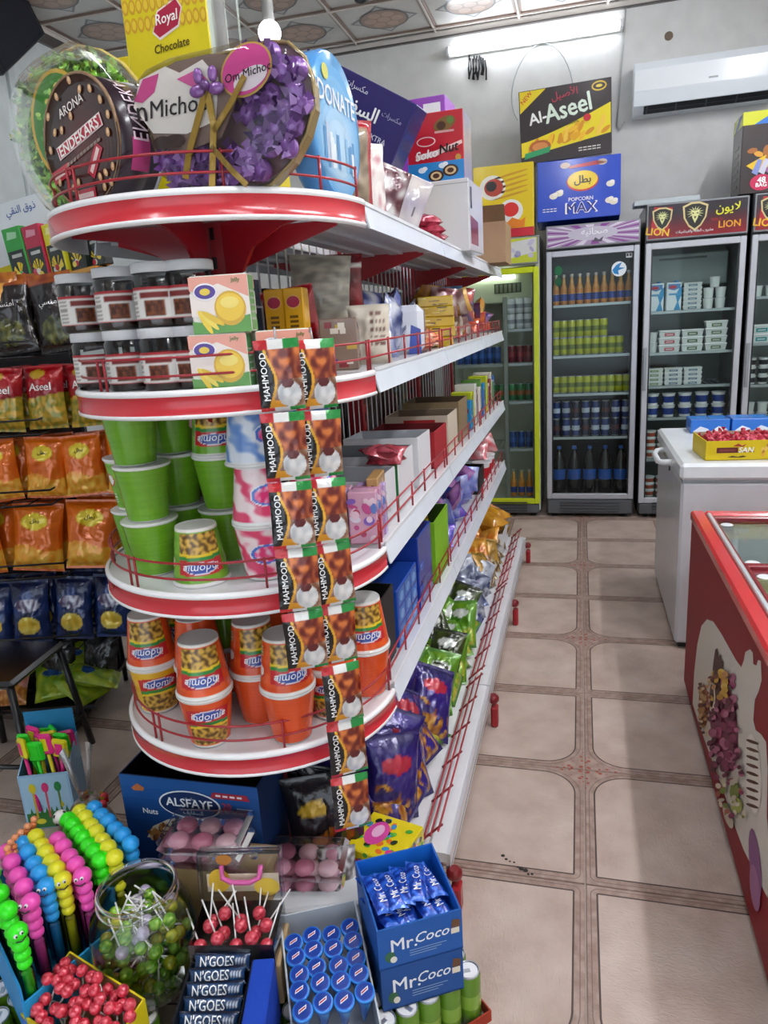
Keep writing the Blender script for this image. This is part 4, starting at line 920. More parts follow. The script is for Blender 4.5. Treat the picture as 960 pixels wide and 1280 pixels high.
for k, (xy, lo, hi, tl) in enumerate(cols4):
    cupat(lo, xy, 0, 0, .96+rnd.uniform(-.35, .35), {'yn': 'yellow and orange noodle cup in the bottom row of the red-rimmed end shelf', 'op': 'plain orange noodle cup in the bottom row of the end shelf', 'on': 'orange noodle cup with noodle picture in the bottom row of the end shelf'}[lo], 'orange noodle cups, lower row', z4)
    cupat(hi, xy, 1, 1, .09+rnd.uniform(-.4, .4), 'upside-down orange noodle cup resting rim to rim on another cup', 'orange noodle cups, upper row', z4)
for k, (xy, hi) in enumerate((((-.865, 1.535), 'gp'), ((-.74, 1.532), 'op'))):
    cupat('op', xy, 0, 0, 1, 'orange noodle cup against the post at the back of the end shelf', 'rear noodle cups', z4)
    cupat(hi, xy, 1, 1, 1, ['green upside-down noodle cup behind the orange cups', 'orange upside-down noodle cup against the red post'][k], None, z4)
# ------------------------------------------------------------------ jars of date paste and jelly boxes
def date_jar():
    t = thing('date_jar', 'x', 'jar'); r = .049; h_ = .122
    b = MB(); b.lathe([(r*.9, .002, '#33170f'), (r*.97, .008, '#3a1a10'), (r*.97, h_*.6, '#2c130c'), (.0001, h_*.61)], 24); b.build('filling', 'gloss', t)
    b = MB(); b.lathe([(r*.95, 0), (r, .006), (r, h_*.78), (r*.9, h_*.83), (r*.9, h_*.86)], 24, '#fff', capt=False); b.build('shell', 'clear', t)
    b = MB()
    def lab(u, v):
        if v > .9 or v < .06: return '#a82a30'
        w = (u*1.0)
        if .36 < w < .64 and .1 < v < .6: return mixc('#3a1c10', '#8c4a28', max(0, min(1, .5+noise.noise(Vector((u*20, v*8, 2))))))
        if .66 < v < .84 and .3 < w < .7: return '#7a2a28'
        if .08 < w < .26 and int(v*14) % 2: return '#9a928c'
        if .74 < w < .92 and int(v*14) % 2: return '#9a928c'
        return '#e2dfda'
    b.grid(lambda u, v: (r*1.006*cos(pi*(1+u)-.0), r*1.006*sin(pi*(1+u)), h_*.12+h_*.5*v), 34, 16, lab); b.build('label', 'paper', t)
    MB().lathe([(r*.98, h_*.84), (r*1.0, h_*.85), (r*1.0, h_*.985), (r*.96, h_), (.0001, h_)], 24, '#cfd0d2', capb=False).build('lid', 'plastic', t)
    return t
dj = Proto(date_jar()); zj = SZ[1]+.0008; JH = .1235
def jx_(px, y): return AT(px, 430, 'y', y).x
row = [(118, 1.44), (160, 1.375), (205, 1.345), (244, 1.36)]; rowu = [(110, 1.44), (157, 1.375), (206, 1.347), (246, 1.36)]
for k in range(4):
    dj.put((jx_(*row[k]), row[k][1], zj), (0, 0, .5-.16*k), 'clear jar of dark date paste, lower layer on the end shelf', 'date jars, lower layer')
    dj.put((jx_(*rowu[k]), rowu[k][1]+.004, zj+JH), (0, 0, .7-.2*k), 'grey-lidded clear jar of date paste stacked on another jar', 'date jars, upper layer')
for k, (x, y) in enumerate(((-.95, 1.49), (-.845, 1.458))):
    dj.put((x, y, zj), (0, 0, 0), 'clear date jar in the back row of the end shelf', 'date jars, back row'); dj.put((x, y, zj+JH), (0, 0, .2), 'grey-lidded date jar stacked in the back row', 'date jars, back row, upper')
def pr_jelly(b, f, r, l, t, k):
    for pl in (f, k):
        b.pol(pl, [(0, .98), (1, .98), (1, .55), (0, .75)], '#e8a08c'); b.pol(pl, [(0, .3), (0, .7), (.5, .85), (1, .6), (1, .3)], '#f1e4da', .0008); b.pol(pl, [(.0, .0), (.0, .22), (.4, .16), (1, .3), (1, 0)], '#5a9a3a', .0009)
        b.ell(pl, .67, .42, .27, .3, '#d8a81c', .0012); b.ell(pl, .67, .44, .24, .24, '#efc62a', .0016); b.ell(pl, .67, .52, .16, .1, '#f6dc6a', .002)
        for q in range(3): b.ell(pl, .22+q*.07, .2+q*.03, .05, .24, ['#f0cf2c', '#f4da50', '#e6c020'][q], .0014+q*.0003, 12, .5+q*.25)
        b.ell(pl, .27, .72, .2, .15, '#f4f0f4', .0014); b.ell(pl, .27, .72, .18, .12, '#4a2a8c', .0018); b.ell(pl, .27, .72, .09, .06, '#e8c83a', .0022); b.txt(pl, 'Jelly', .8, .89, .09, '#3f7a2c', .002, w=.44)
    for q in range(5): b.rect(r, .15, .2+q*.12, .85, .24+q*.12, '#9aa890')
jx = AT(287, 445, 'y', 1.30).x
carton('jelly_box', 'banana jelly box standing on the end shelf, lower of the pair', 'box', .112, .042, .104, '#d9ddc8', pr_jelly, (jx_(277, 1.30), 1.296, zj), (0, 0, radians(10)), right='#4a8a4a')
carton('jelly_box', 'banana jelly box balanced on top of the other jelly box', 'box', .112, .042, .104, '#e2ded0', pr_jelly, (jx_(285, 1.30), 1.300, zj+.1045), (0, 0, radians(9)), right='#6a9a5a')
for k in range(3): carton('jelly_box', ['green-edged jelly box tucked behind the banana jelly boxes', 'jelly box behind the lower banana jelly box', 'pale jelly box next to the date jars'][k], 'box', .11, .04, .104, ['#cfd8c0', '#d8d4c4', '#d9dccc'][k], pr_jelly, [(jx_(290, 1.345), 1.347, zj), (jx_(300, 1.39), 1.394, zj), (-.565, 1.36, zj)][k], (0, 0, radians([10, 12, 40][k])))
# ------------------------------------------------------------------ hanging strips of coffee sachets
def sachet():
    W_, H_ = .082, .128; b = MB()
    def fn(u, v):
        e = (1-abs(2*u-1)**3)*(1-abs(2*v-1)**4); return ((u-.5)*W_*(1-.03*(1-abs(2*v-1))), -.009*e-.0015*noise.noise(Vector((u*5, v*6, 3))), (v-1)*H_)
    def cf(u, v):
        if v > .87: return ['#c4272e', '#e8e8e4', '#1f8a3c'][0 if u < .3 else 1 if u < .64 else 2]
        if v < .05: return ['#c4272e', '#e0e0dc', '#1f8a3c'][0 if u < .3 else 1 if u < .64 else 2]
        edge = .34+.1*sin((v-.2)*6.5)
        if u < edge-.06: return '#131214'
        if u < edge: return mixc('#d8941c', '#f0bd3a', v)
        n = noise.noise(Vector((u*7, v*8, 5)))
        if v < .45:
            if (u-.66)**2/.02+(v-.40)**2/.006 < 1: return '#5a1a1c'
            if (u-.68)**2/.07+(v-.24)**2/.035 < 1: return mixc('#b8bcc0', '#e4e4e2', max(0, min(1, .6+n)))
            if v < .16 and u < .55: return '#d8941c'
            return mixc('#6a3a22', '#b8a08c', max(0, min(1, .4+n)))
        return mixc('#6a1f16', '#d87a3a', max(0, min(1, .35+1.4*n)))
    b.grid(fn, 44, 66, cf); b.grid(lambda u, v: tuple(Vector(fn(1-u, v))*1) if False else (fn(1-u, v)[0], -fn(1-u, v)[1]*.4+.0005, fn(1-u, v)[2]), 6, 8, '#b9bcc0')
    pl = Pl((-W_/2+.004, -.0105, -H_*.88), (0, 0, H_*.8), (-.02, 0, 0)); pl = Pl((-W_/2+.025, -.0108, -H_*.84), (0, 0, H_*.68), (-.02, 0, 0)); b.txt(pl, 'MAHMOOD', .5, .5, .6, '#f0f0ee', .0004, w=.98, bold=.02)
    return b.build('sachet', 'foil')
s0 = sachet(); SP = .131
def strip(px, py, yb, n, rz, label):
    p = AT(px, py, 'y', yb); t = thing('sachet_strip', label, 'coffee sachets', (p.x, p.y, p.z), rz)
    for k in range(n):
        o = s0 if s0.parent is None and not s0.get('u') else s0.copy()
        if o is not s0: COL.objects.link(o)
        else: o['u'] = 1
        o.parent = t; o.location = (rnd.uniform(-.001, .001), 0, -k*SP); o.rotation_euler = (rnd.uniform(-.07, .07), rnd.uniform(-.03, .03), rnd.uniform(-.1, .1))
    b = MB(); b.tube([(0, .003, .0), (0, .012, .02), (0, .02, .012)], .002, '#c8c8c8', 5); b.build('hook', 'metal', t)
    del_ = s0.pop('u', None) if n == 0 else None
    return t
strip(344, 424, 1.242, 5, radians(22), 'short strip of five black coffee sachets hanging from the end shelf')
strip(391, 424, 1.292, 8, radians(34), 'long strip of eight black coffee sachets hanging beside a shorter strip')
# ------------------------------------------------------------------ gift boxes on the top tier
zt = SZ[0]+.001
def dome(name, label, cat, outline, depth, base_col, loc, rot, fill, nfill, prints=None, cell=.03, rim='#d8d8d4', edge='#c8b060', wr='clear'):
    """a flat gift box standing on edge: moulded tray of sweets behind a clear lid; outline in x, z; opens to -Y"""
    t = thing(name, label, cat, loc); t.rotation_euler = rot; n = len(outline)
    def ring(y, s): 
        cx = sum(p[0] for p in outline)/n; cz_ = sum(p[1] for p in outline)/n
        return [(cx+(x-cx)*s, y, cz_+(z-cz_)*s) for x, z in outline]
    b = MB(); vs = ring(0, 1)+ring(depth*.45, .97)
    b.add(vs, [tuple(range(n))[::-1], tuple(range(n, 2*n))]+[(i, (i+1) % n, n+(i+1) % n, n+i) for i in range(n)], [base_col, base_col]+[edge]*n); b.build('tray', 'gloss', t)
    b = MB(); rs = [(0, 1.015), (-depth*.38, 1.0), (-depth*.52, .93), (-depth*.56, .75), (-depth*.57, .4)]
    vs = []
    for y, s in rs: vs += ring(y, s)
    fs = [(k*n+i, k*n+(i+1) % n, (k+1)*n+(i+1) % n, (k+1)*n+i) for k in range(len(rs)-1) for i in range(n)]+[tuple((len(rs)-1)*n+i for i in range(n))]
    b.add(vs, fs, '#fff', True); b.build('clear_lid', wr, t)
    b = MB(); b.tube([Vector(p) for p in ring(-.002, 1.01)], .004, edge, 5, closed=True); b.build('edge_band', 'gloss', t)
    # sweets inside
    xs_ = [p[0] for p in outline]; zs_ = [p[1] for p in outline]
    def inside(x, z, m=.0):
        c = False; j = n-1; cx = sum(xs_)/n; cz_ = sum(zs_)/n
        for i in range(n):
            xi, zi = cx+(outline[i][0]-cx)*(1-m), cz_+(outline[i][1]-cz_)*(1-m); xj, zj_ = cx+(outline[j][0]-cx)*(1-m), cz_+(outline[j][1]-cz_)*(1-m)
            if (zi > z) != (zj_ > z) and x < (xj-xi)*(z-zi)/(zj_-zi)+xi: c = not c
            j = i
        return c
    q = random.Random(n+nfill); k = 0; z = min(zs_)
    sw = fill()
    while z < max(zs_):
        x = min(xs_)+(.5*cell if int((z-min(zs_))/cell) % 2 else 0)
        while x < max(xs_):
            xx, zz = x+q.uniform(-.12, .12)*cell, z+q.uniform(-.12, .12)*cell
            if inside(xx, zz, .045) and not (prints and prints(None, None, xx, zz)):
                o = sw[q.randrange(len(sw))]
                c = o.copy(); COL.objects.link(c); c.parent = t; c.location = (xx, -depth*.2, zz); c.rotation_euler = (q.uniform(-.5, .5), q.uniform(0, 6), q.uniform(-.4, .4)); k += 1
            x += cell
        z += cell*.87
    for o in sw: bpy.data.objects.remove(o)
    return t
def tw_sweet(cols, r=.013, seed=0):
    q = random.Random(seed); b = MB(); n, m = 9, 6; 
    vs = []; fs = []
    b.ball((0, 0, 0), r, cols[0], n, m, .85, 1, .8)
    for a in range(5):
        an = 2*pi*a/5+q.uniform(-.3, .3); b.add([(0, -r*.5, 0), (r*1.15*cos(an), -r*.95, r*1.15*sin(an)), (r*1.0*cos(an+.9), -r*.8, r*1.0*sin(an+.9))], [(0, 1, 2), (0, 2, 1)], cols[a % len(cols)])
    return b.build('sweet', 'foil')
def poly_px(pts, Y, z0, x0, mirror=False): return [((AT(x, y, 'y', Y).x-x0), AT(x, y, 'y', Y).z-z0) for x, y in pts]
# green heart box, point upwards
YG = 1.475; c0 = AT(100, 258, 'y', YG)
outl = [(88, 31), (66, 42), (43, 57), (27, 75), (18, 98), (15, 125), (19, 152), (29, 184), (45, 215), (66, 242), (92, 260), (120, 262), (146, 246), (166, 218), (178, 186), (183, 150), (180, 112), (168, 80), (146, 54), (118, 37)]
op = poly_px(outl, YG, c0.z, c0.x)[::-1]
def gp_(b, pl, x, z): return ((x-.0)/.06)**2+((z-.19)/.1)**2 < 1
gb = dome('gift_box', 'clear heart-shaped gift box filled with green wrapped sweets', 'gift box', op, .085, '#4c5a2c', (c0.x, YG, zt+.002), (radians(-3), 0, 0), lambda: [tw_sweet(('#7fb82c', '#a8d84a', '#5c8f20'), .014, 1), tw_sweet(('#8ccc34', '#d8e04a', '#4f8a24'), .014, 2), tw_sweet(('#5f9a2a', '#c2e070', '#2f6a1c'), .014, 3)], 0, gp_, .025, wr='lens')
b = MB(); pl = Pl((-.068, -.036, .085), (.14, 0, 0), (0, 0, .21)); b.ell(pl, .5, .5, .5, .5, '#c9a024', .0, 30); b.ell(pl, .5, .5, .45, .46, '#3c7a2a', .0012, 30)
q = random.Random(5)
for k in range(60):
    a = q.uniform(0, 6.28); r_ = sqrt(q.random()); b.ell(pl, .5+.36*r_*cos(a), .5+.38*r_*sin(a), .05, .02, q.choice(['#6fae3c', '#a9cf6a', '#4f9440', '#d8c06a', '#88c070']), .0018+k*.00003, 7, q.uniform(0, 3))
b.build('oval_label', 'gloss', gb)
# round chocolate tin on its edge
Rr = .114; p = AT(112, 172, 'y', 1.33); a_ = radians(-20)
tin = thing('chocolate_drum', 'round dark brown wafer gift drum with scattered hazelnuts standing on edge', 'gift box', (p.x+.012, 1.352, zt+Rr+.002)); tin.rotation_euler = (0, 0, a_)
b = MB(); Dp = .10; n = 40
def ringy(y, r): return [(r*cos(2*pi*i/n), y, r*sin(2*pi*i/n)) for i in range(n)]
vs = ringy(-Dp/2, Rr)+ringy(Dp/2, Rr); b.add(vs, [tuple(range(n)), tuple(range(2*n-1, n-1, -1))]+[(i, n+i, n+(i+1) % n, (i+1) % n) for i in range(n)], ['#2c1512', '#2c1512']+['#241220']*n, True)
b.build('drum', 'gloss', tin)
b = MB(); pl = Pl((-Rr, -Dp/2, -Rr), (2*Rr, 0, 0), (0, 0, 2*Rr))
for k in range(8): b.ell(pl, .56, .46, .46-k*.045, .46-k*.045, mixc('#2e1614', '#5a1f1c', k/8), .0006+k*.0002, 32)
b.txt(pl, 'ARONA', .47, .77, .07, '#eee6dc', .004, w=.4, rot=.2); b.pol(pl, [(.18, .5), (.82, .66), (.85, .56), (.21, .4)], '#e8d0d0', .003); b.pol(pl, [(.195, .492), (.81, .645), (.835, .567), (.225, .413)], '#b8283c', .0036); b.txt(pl, 'ENDEKARS', .515, .53, .085, '#f6efe8', .0044, w=.58, bold=.03, rot=.245)
[b.pol(pl, [(.3+q_*.05, .335+q_*.0125), (.34+q_*.05, .345+q_*.0125), (.34+q_*.05, .37+q_*.0125), (.3+q_*.05, .36+q_*.0125)], '#8a7468', .004) for q_ in range(10)]
for u, v, r_ in ((.2, .3, .2), (.68, .33, .9), (.5, .09, 0)):
    ca, sa = cos(r_), sin(r_); S = lambda x, y: (u+.13*x*ca-.05*y*sa, v+.13*x*sa+.05*y*ca)
    b.pol(pl, [S(-1, -1), S(1, -1), S(1, 1), S(-1, 1)], '#b82c40', .003); b.pol(pl, [S(-.8, -.4), S(.8, -.4), S(.8, .4), S(-.8, .4)], '#e9c9c4', .0036)
q = random.Random(2)
for u, v in ((.5, .95), (.3, .87), (.14, .75), (.62, .86), (.75, .84), (.86, .74), (.45, .7), (.3, .62), (.1, .5), (.9, .5), (.93, .62), (.34, .17), (.42, .2), (.38, .12), (.72, .2), (.8, .22), (.85, .14), (.76, .12), (.9, .25), (.16, .24), (.2, .62)): b.ell(pl, u, v, .024, .034, '#c99a6a', .0038, 10, q.uniform(-.6, .6)); b.ell(pl, u+.004, v+.006, .012, .018, '#e8c79a', .0044, 8)
b.build('front_print', 'gloss', tin)
b = MB(); b.tube([Vector((Rr*1.0*cos(2*pi*i/n), -Dp/2+.002, Rr*1.0*sin(2*pi*i/n))) for i in range(n)], .0035, '#8a6a4a', 5, closed=True); b.tube([Vector((Rr*cos(2*pi*i/n), Dp/2-.002, Rr*sin(2*pi*i/n))) for i in range(n)], .0035, '#cfd0d4', 5, closed=True); b.build('rim', 'gloss', tin)
b = MB()
for i0, tx in ((.12, 'ENDEKARS'),):
    vs, fs, tw, th = text_mesh(tx, 0, 0); r_ = Rr+.0012; kk = .034/th
    b.add([(r_*cos(.62+x*kk*.7/r_), y*kk, r_*sin(.62+x*kk*.7/r_)) for x, y in vs], fs, '#e9d4dc')
    b.grid(lambda u, v: ((Rr+.0008)*cos(-.55+.5*u), -.02+.04*v, (Rr+.0008)*sin(-.55+.5*u)), 8, 2, '#b8447a')
b.build('side_print', 'gloss', tin)
# chocolate heart with purple sweets
YM = 1.335; c0 = AT(300, 242, 'y', YM)
outl = [(176, 120), (196, 96), (226, 82), (262, 74), (300, 66), (335, 56), (362, 58), (382, 76), (392, 104), (393, 136), (384, 170), (366, 204), (340, 232), (310, 241), (270, 242), (236, 240), (216, 226), (206, 196), (196, 160), (182, 140)]
op = poly_px(outl, YM, c0.z, c0.x)[::-1]
def mp_(b, pl, x, z): return z > .085 and x < .03
mb_ = dome('gift_box', 'large heart chocolate box with gold ribbon and purple foil sweets', 'gift box', op, 0.10, '#8a6f70', (c0.x+.0, YM, zt+.003), (0, 0, radians(-2)), lambda: [tw_sweet(('#8450a0', '#a87cc0', '#6a3c86'), .021, 4), tw_sweet(('#8a5aa6', '#b48acb', '#7a4a98'), .021, 5)], 3, mp_, .034, edge='#9a8450', wr='lens')
b = MB(); bx0 = min(q_[0] for q_ in op); bw = max(q_[0] for q_ in op)-bx0; bh = max(q_[1] for q_ in op); pl = Pl((bx0, -.044, .0), (bw, 0, 0), (0, 0, bh))
b.pol(pl, [(.03, .72), (.12, .84), (.3, .92), (.5, .93), (.62, .9), (.64, .62), (.52, .36), (.3, .3), (.12, .42)], '#7d665c', 0)
b.pol(pl, [(.02, .66), (.08, .84), (.24, .9), (.32, .84), (.46, .9), (.54, .76), (.5, .48), (.32, .42), (.12, .46)], '#e6ddd4', .001)
b.pol(pl, [(.03, .7), (.1, .84), (.2, .86), (.16, .74), (.08, .68)], '#d04a8c', .0018); b.pol(pl, [(.3, .8), (.42, .84), (.48, .76), (.4, .72)], '#d8609c', .0018)
b.txt(pl, 'Michoc', .29, .62, .12, '#2a2226', .003, w=.36, bold=.006, shear=.15); b.txt(pl, 'n', .07, .6, .1, '#2a2226', .003)
b.ell(pl, .7, .78, .15, .17, '#c9a24a', .002, 24, .4); b.ell(pl, .7, .78, .14, .155, '#d84a94', .003, 24, .4); b.ell(pl, .72, .72, .1, .07, '#ecdfe4', .0036, 18, .3); b.txt(pl, 'Om Michoc', .71, .76, .075, '#2a1a22', .0046, w=.26, rot=.12, shear=.15)
for u in (.17, .25): b.ell(pl, u, .38, .06, .05, '#3a2420', .0034, 12)
b.build('printed_insert', 'gloss', mb_)
b = MB()
def rib(pts, w, c, y):
    pts = [(x_*bh/.30-.02, z_*bh/.30) for x_, z_ in pts]
    for (x0, z0), (x1, z1) in zip(pts, pts[1:]):
        d = Vector((x1-x0, z1-z0)).normalized(); nx, nz = -d.y*w, d.x*w; b.add([(x0-nx, y, z0-nz), (x1-nx, y, z1-nz), (x1+nx, y, z1+nz), (x0+nx, y, z0+nz), (x0-nx, y+.002, z0-nz), (x1-nx, y+.002, z1-nz), (x1+nx, y+.002, z1+nz), (x0+nx, y+.002, z0+nz)], [(0, 1, 2, 3), (4, 7, 6, 5)], c)
ry = -.054
rib([(.005, .21), (-.03, .14), (-.06, .08), (-.075, .03)], .006, '#a8842c', ry); rib([(.005, .21), (.012, .13), (.0, .06), (-.01, .0)], .006, '#b8933a', ry); rib([(.01, .12), (.06, .17), (.1, .22)], .005, '#a8842c', ry); rib([(.0, .09), (.05, .03), (.08, .0)], .005, '#9a7a2c', ry)
for s in (-1, 1): b.ball((-.016+s*.018, ry, .205*bh/.3), .015, '#7a4a8c', 10, 6, .7, 1.1, .4); b.ball((-.016+s*.014, ry, .235*bh/.3), .012, '#8c5aa0', 10, 6, 1.1, .8, .4)
b.ball((-.016, ry-.004, .213*bh/.3), .009, '#5c3470', 8, 6); b.build('ribbon_bow', 'foil', mb_)
# tall yellow chocolate carton behind
def pr_royal(b, f, r, l, t, k):
    q = random.Random(9)
    for i in range(12):
        for j in range(3):
            u, v = .05+i*.082, .97-j*.07
            b.ell(f, u, v, .04, .03, '#c99a2c', .0006+.0001*j, 12); b.ell(f, u, v, .026, .019, '#dcbc34', .0011+.0001*j, 10)
    b.pol(f, [(.34, .79), (.42, .87), (.66, .91), (.72, .87), (.66, .80), (.42, .76)], '#e8d8d0', .0012); b.pol(f, [(.355, .795), (.43, .865), (.655, .902), (.705, .868), (.65, .807), (.42, .77)], '#a82440', .0018); b.txt(f, 'Royal', .53, .835, .07, '#f6ece8', .003, w=.28, bold=.02, shear=.25, rot=.12)
    b.txt(f, 'Chocolate', .55, .735, .075, '#4a3a18', .0016, w=.42, bold=.02, shear=.2, rot=.1)
YR = 1.70; pa, pb = AT(158, 60, 'y', YR), AT(262, 60, 'y', YR)
carton('chocolate_carton', 'tall yellow chocolate carton with swirl border behind the gift boxes', 'carton', pb.x-pa.x, .11, .535, '#d6c41e', pr_royal, ((pa.x+pb.x)/2, YR+.055, zt), (0, 0, radians(2)), right='#d9e0d0')
b = MB(); b.bbox((0, 0, 0), (.035, .09, .525), '#fff', .01); tag(b.build('clear_sleeve', 'clear', None, (pb.x+.006, YR+.01, zt)), 'clear plastic sleeve beside the tall yellow carton', 'packaging')
p = AT(298, 50, 'y', 2.0); carton('yellow_box', 'plain bright yellow box behind the chocolate heart box', 'box', .15, .1, .46, '#e2cf1c', None, (p.x, 2.05, zt), (0, 0, .1))
p = AT(150, 62, 'y', 2.0); carton('yellow_box', 'yellow box between the green heart and the tall carton', 'box', .12, .1, .50, '#d8c21a', None, (p.x, 2.05, zt))
# round blue sweet tin seen almost edge-on
p = AT(418, 168, 'y', 1.56); Rb = .14
bt = thing('sweet_tin', 'oval pale blue gift tin with castle print standing on its edge', 'gift box', (p.x-.02, 1.56, zt+.142)); bt.rotation_euler = (0, 0, radians(87))
b = MB(); n = 36; ex, ez = Rb*1.0, Rb
def ry_(y, s): return [(ex*s*cos(2*pi*i/n), y, ez*s*sin(2*pi*i/n)) for i in range(n)]
vs = ry_(-.028, .96)+ry_(-.02, 1)+ry_(.02, 1)+ry_(.028, .96)
b.add(vs, [tuple(range(n)), tuple(range(4*n-1, 3*n-1, -1))]+[(k*n+i, (k+1)*n+i, (k+1)*n+(i+1) % n, k*n+(i+1) % n) for k in range(3) for i in range(n)], ['#5aa2d8', '#5aa2d8']+['#4a8fcc']*n*3, True); b.build('tin', 'gloss', bt)
b = MB(); pl = Pl((-Rb, -.028, -Rb), (2*Rb, 0, 0), (0, 0, 2*Rb))
for k in range(6): b.ell(pl, .5, .46-k*.02, .44-k*.04, .44-k*.05, mixc('#6aaee0', '#c2ddf0', k/6), .0006+k*.0002, 30)
q = random.Random(4)
for k in range(16): u = .2+.6*q.random(); b.rect(pl, u, .2+q.random()*.1, u+.05, .36+.14*q.random(), q.choice(['#8fc4ea', '#e4eef4', '#5a98cc', '#b8c8dc']), .0022+k*.00004)
b.txt(pl, 'DONATE', .5, .68, .13, '#f2f6fa', .0034, w=.72, bold=.02); b.ell(pl, .3, .82, .06, .05, '#d8d86a', .0028); b.build('front_print', 'gloss', bt)
# ================================================================== soft packs
def clamp01(x): return max(0., min(1., x))
def bag(name, label, cat, w, h, t, cf, texts=(), m='foil', nu=22, nv=30, seed=1, crimp=.05, group=None, crink=1.0):
    """pillow pack standing on its lower seal, printed face to -Y"""
    b = MB(); s_ = seed*3.7
    def prof(u, v):
        a = max(0, 1-abs(2*u-1)**2.4)**.6; vv = (v-crimp)/(1-2*crimp)
        e = max(0, 1-abs(2*vv-1)**3.2)**.55 if 0 < vv < 1 else 0
        nz = noise.noise(Vector((u*3+s_, v*4, s_)))*.35+noise.noise(Vector((u*8+s_, v*9, s_+4)))*.16*crink
        return a*e*(1+nz)+.02*noise.noise(Vector((u*14, v*3, s_)))*crink
    def X(u, v): return (u-.5)*w*(1-.07*max(0, 1-abs(2*v-1)**2)+.015*noise.noise(Vector((v*6, s_, u*2))))
    def front(u, v): return (X(u, v), -t/2*prof(u, v)-.0006, v*h)
    b.grid(front, nu, nv, cf); b.grid(lambda u, v: (X(1-u, v), t/2*prof(1-u, v)+.0006, v*h), max(6, nu//2), max(8, nv//2), lambda u, v: cf(1-u, v))
    for (s, cu, cv, hh, col, *rest) in texts:
        if any('\u0600' <= q <= '\u06ff' for q in s): s = arab(s)
        vs, fs, tw, th = text_mesh(s, 0, 0); vs = [(x+o_, y) for o_ in (-.012, .012) for x, y in vs]; fs = fs+[tuple(i_+len(vs)//2 for i_ in f_) for f_ in fs]; k = hh*h/th; kx = min(k, .86*w/tw) if not rest else min(k, rest[0]*w/tw)
        out = []
        for x, y in vs:
            u = clamp01(cu+x*kx/w); v = clamp01(cv+y*min(k, kx*1.25)/h); q = front(u, v); out.append((q[0], q[1]-.0016, q[2]))
        b.add(out, fs, col)
    o = b.build(name, m); return tag(o, label, cat, group)
def nz2(u, v, a, b_, z): return noise.noise(Vector((u*a, v*b_, z)))
def solid(c1, c2, seed=1, pic=None, band=None, top=None, logo=None):
    """generic pack print: two-tone ground, a food picture below, a logo patch above"""
    def cf(u, v):
        n = nz2(u, v, 3, 3, seed)
        if top and v > .9: return top
        if logo:
            cu, cv, ru, rv, lc = logo
            if ((u-cu)/ru)**2+((v-cv)/rv)**2 < 1: return lc
        if band and band[0] < v+.08*(u-.5) < band[1]: return band[2]
        if pic and v < pic[0]+.06*sin(u*6+seed): return mixc(pic[1], pic[2], clamp01(.5+1.4*nz2(u, v, 9, 9, seed+3)))
        return mixc(c1, c2, clamp01(.5+n))
    return cf
def settle(o, z0, x0=None, x1=None):
    """lift a tilted pack until it stands on the deck, and slide it clear of the uprights and rails"""
    M = Matrix.LocRotScale(o.location, o.rotation_euler, o.scale); P_ = [M @ v.co for v in o.data.vertices]
    dz = z0+.001-min(p.z for p in P_)
    if dz > 0: o.location.z += dz
    a, b_ = min(p.x for p in P_), max(p.x for p in P_)
    if x1 is not None and b_ > x1: o.location.x -= b_-x1
    elif x0 is not None and a < x0: o.location.x += x0-a
    return o
# ================================================================== goods on the aisle side of the gondola
def on_shelf(px, py, z, x=None, y=None):
    """a spot on a shelf under the pixel"""
    p = AT(px, py, 'z', z); return p
z1, z2, zz3, zz4, zb = SZ[0]+.001, SZ[1]+.001, SZ[2]+.001, SZ[3]+.001, BZ+.001
XF = XE-.03                      # goods stay behind the rail
# ---- top deck
sp = bag('snack_pouch', 'tall red and cream pouch with clear window beside the blue tin', 'pouch', .19, .30, .07, lambda u, v: '#a8202c' if v > .9 or u < .12 or u > .88 else mixc('#7a6a56', '#a8967c', clamp01(.5+1.2*nz2(u, v, 7, 9, 2))), m='film'); sp.location = (-.545, 1.80, z1); sp.rotation_euler = (radians(4), 0, radians(40)); sp.scale = (.75, .8, .72)
sp = bag('snack_pouch', 'crumpled white pouch with pink print on the top deck', 'pouch', .2, .27, .07, lambda u, v: mixc('#e6e0da', '#b8707a', clamp01(-.1+1.3*nz2(u, v, 6, 7, 5))), m='film', seed=3); sp.location = (-.53, 1.93, z1); sp.rotation_euler = (radians(-3), 0, radians(42)); sp.scale = (.6, .8, .72)
sp = bag('snack_pouch', 'silver and maroon pouch slumped by the white carton', 'pouch', .17, .25, .06, lambda u, v: mixc('#5a3038', '#c9c6c4', clamp01(.5+1.6*nz2(u, v, 4, 5, 8))), seed=5); sp.location = (-.585, 2.22, z1+.02); sp.rotation_euler = (radians(-6), radians(22), radians(30)); sp.scale = (.7, .8, .75)
sp = bag('snack_pouch', 'pale barcode pouch leaning on the silver pouch', 'pouch', .14, .22, .04, lambda u, v: '#3a3a3c' if .3 < v < .5 and .2 < u < .8 and int(u*44) % 2 else mixc('#cdc6c2', '#a8a0b0', clamp01(.5+nz2(u, v, 3, 3, 1))), seed=8, m='film'); sp.location = (-.57, 2.45, z1+.03); sp.rotation_euler = (radians(-8), radians(24), radians(22)); sp.scale = (.8, .8, .85)
for k in range(6):
    sp = bag('cookie_pack', 'small maroon and pink cookie pack in front of the white carton', 'pack', .1, .07, .04, lambda u, v: mixc('#8a1c30', '#e05a74', clamp01(.4+1.2*nz2(u, v, 5, 5, k))), seed=k+2, nu=10, nv=8, group='cookie packs') if k == 0 else dup(sp)
    sp.location = (-.50-.1*(k % 2), 2.66, z1+(k//2)*.03+.02); sp.rotation_euler = (radians(-80), 0, .2*k)
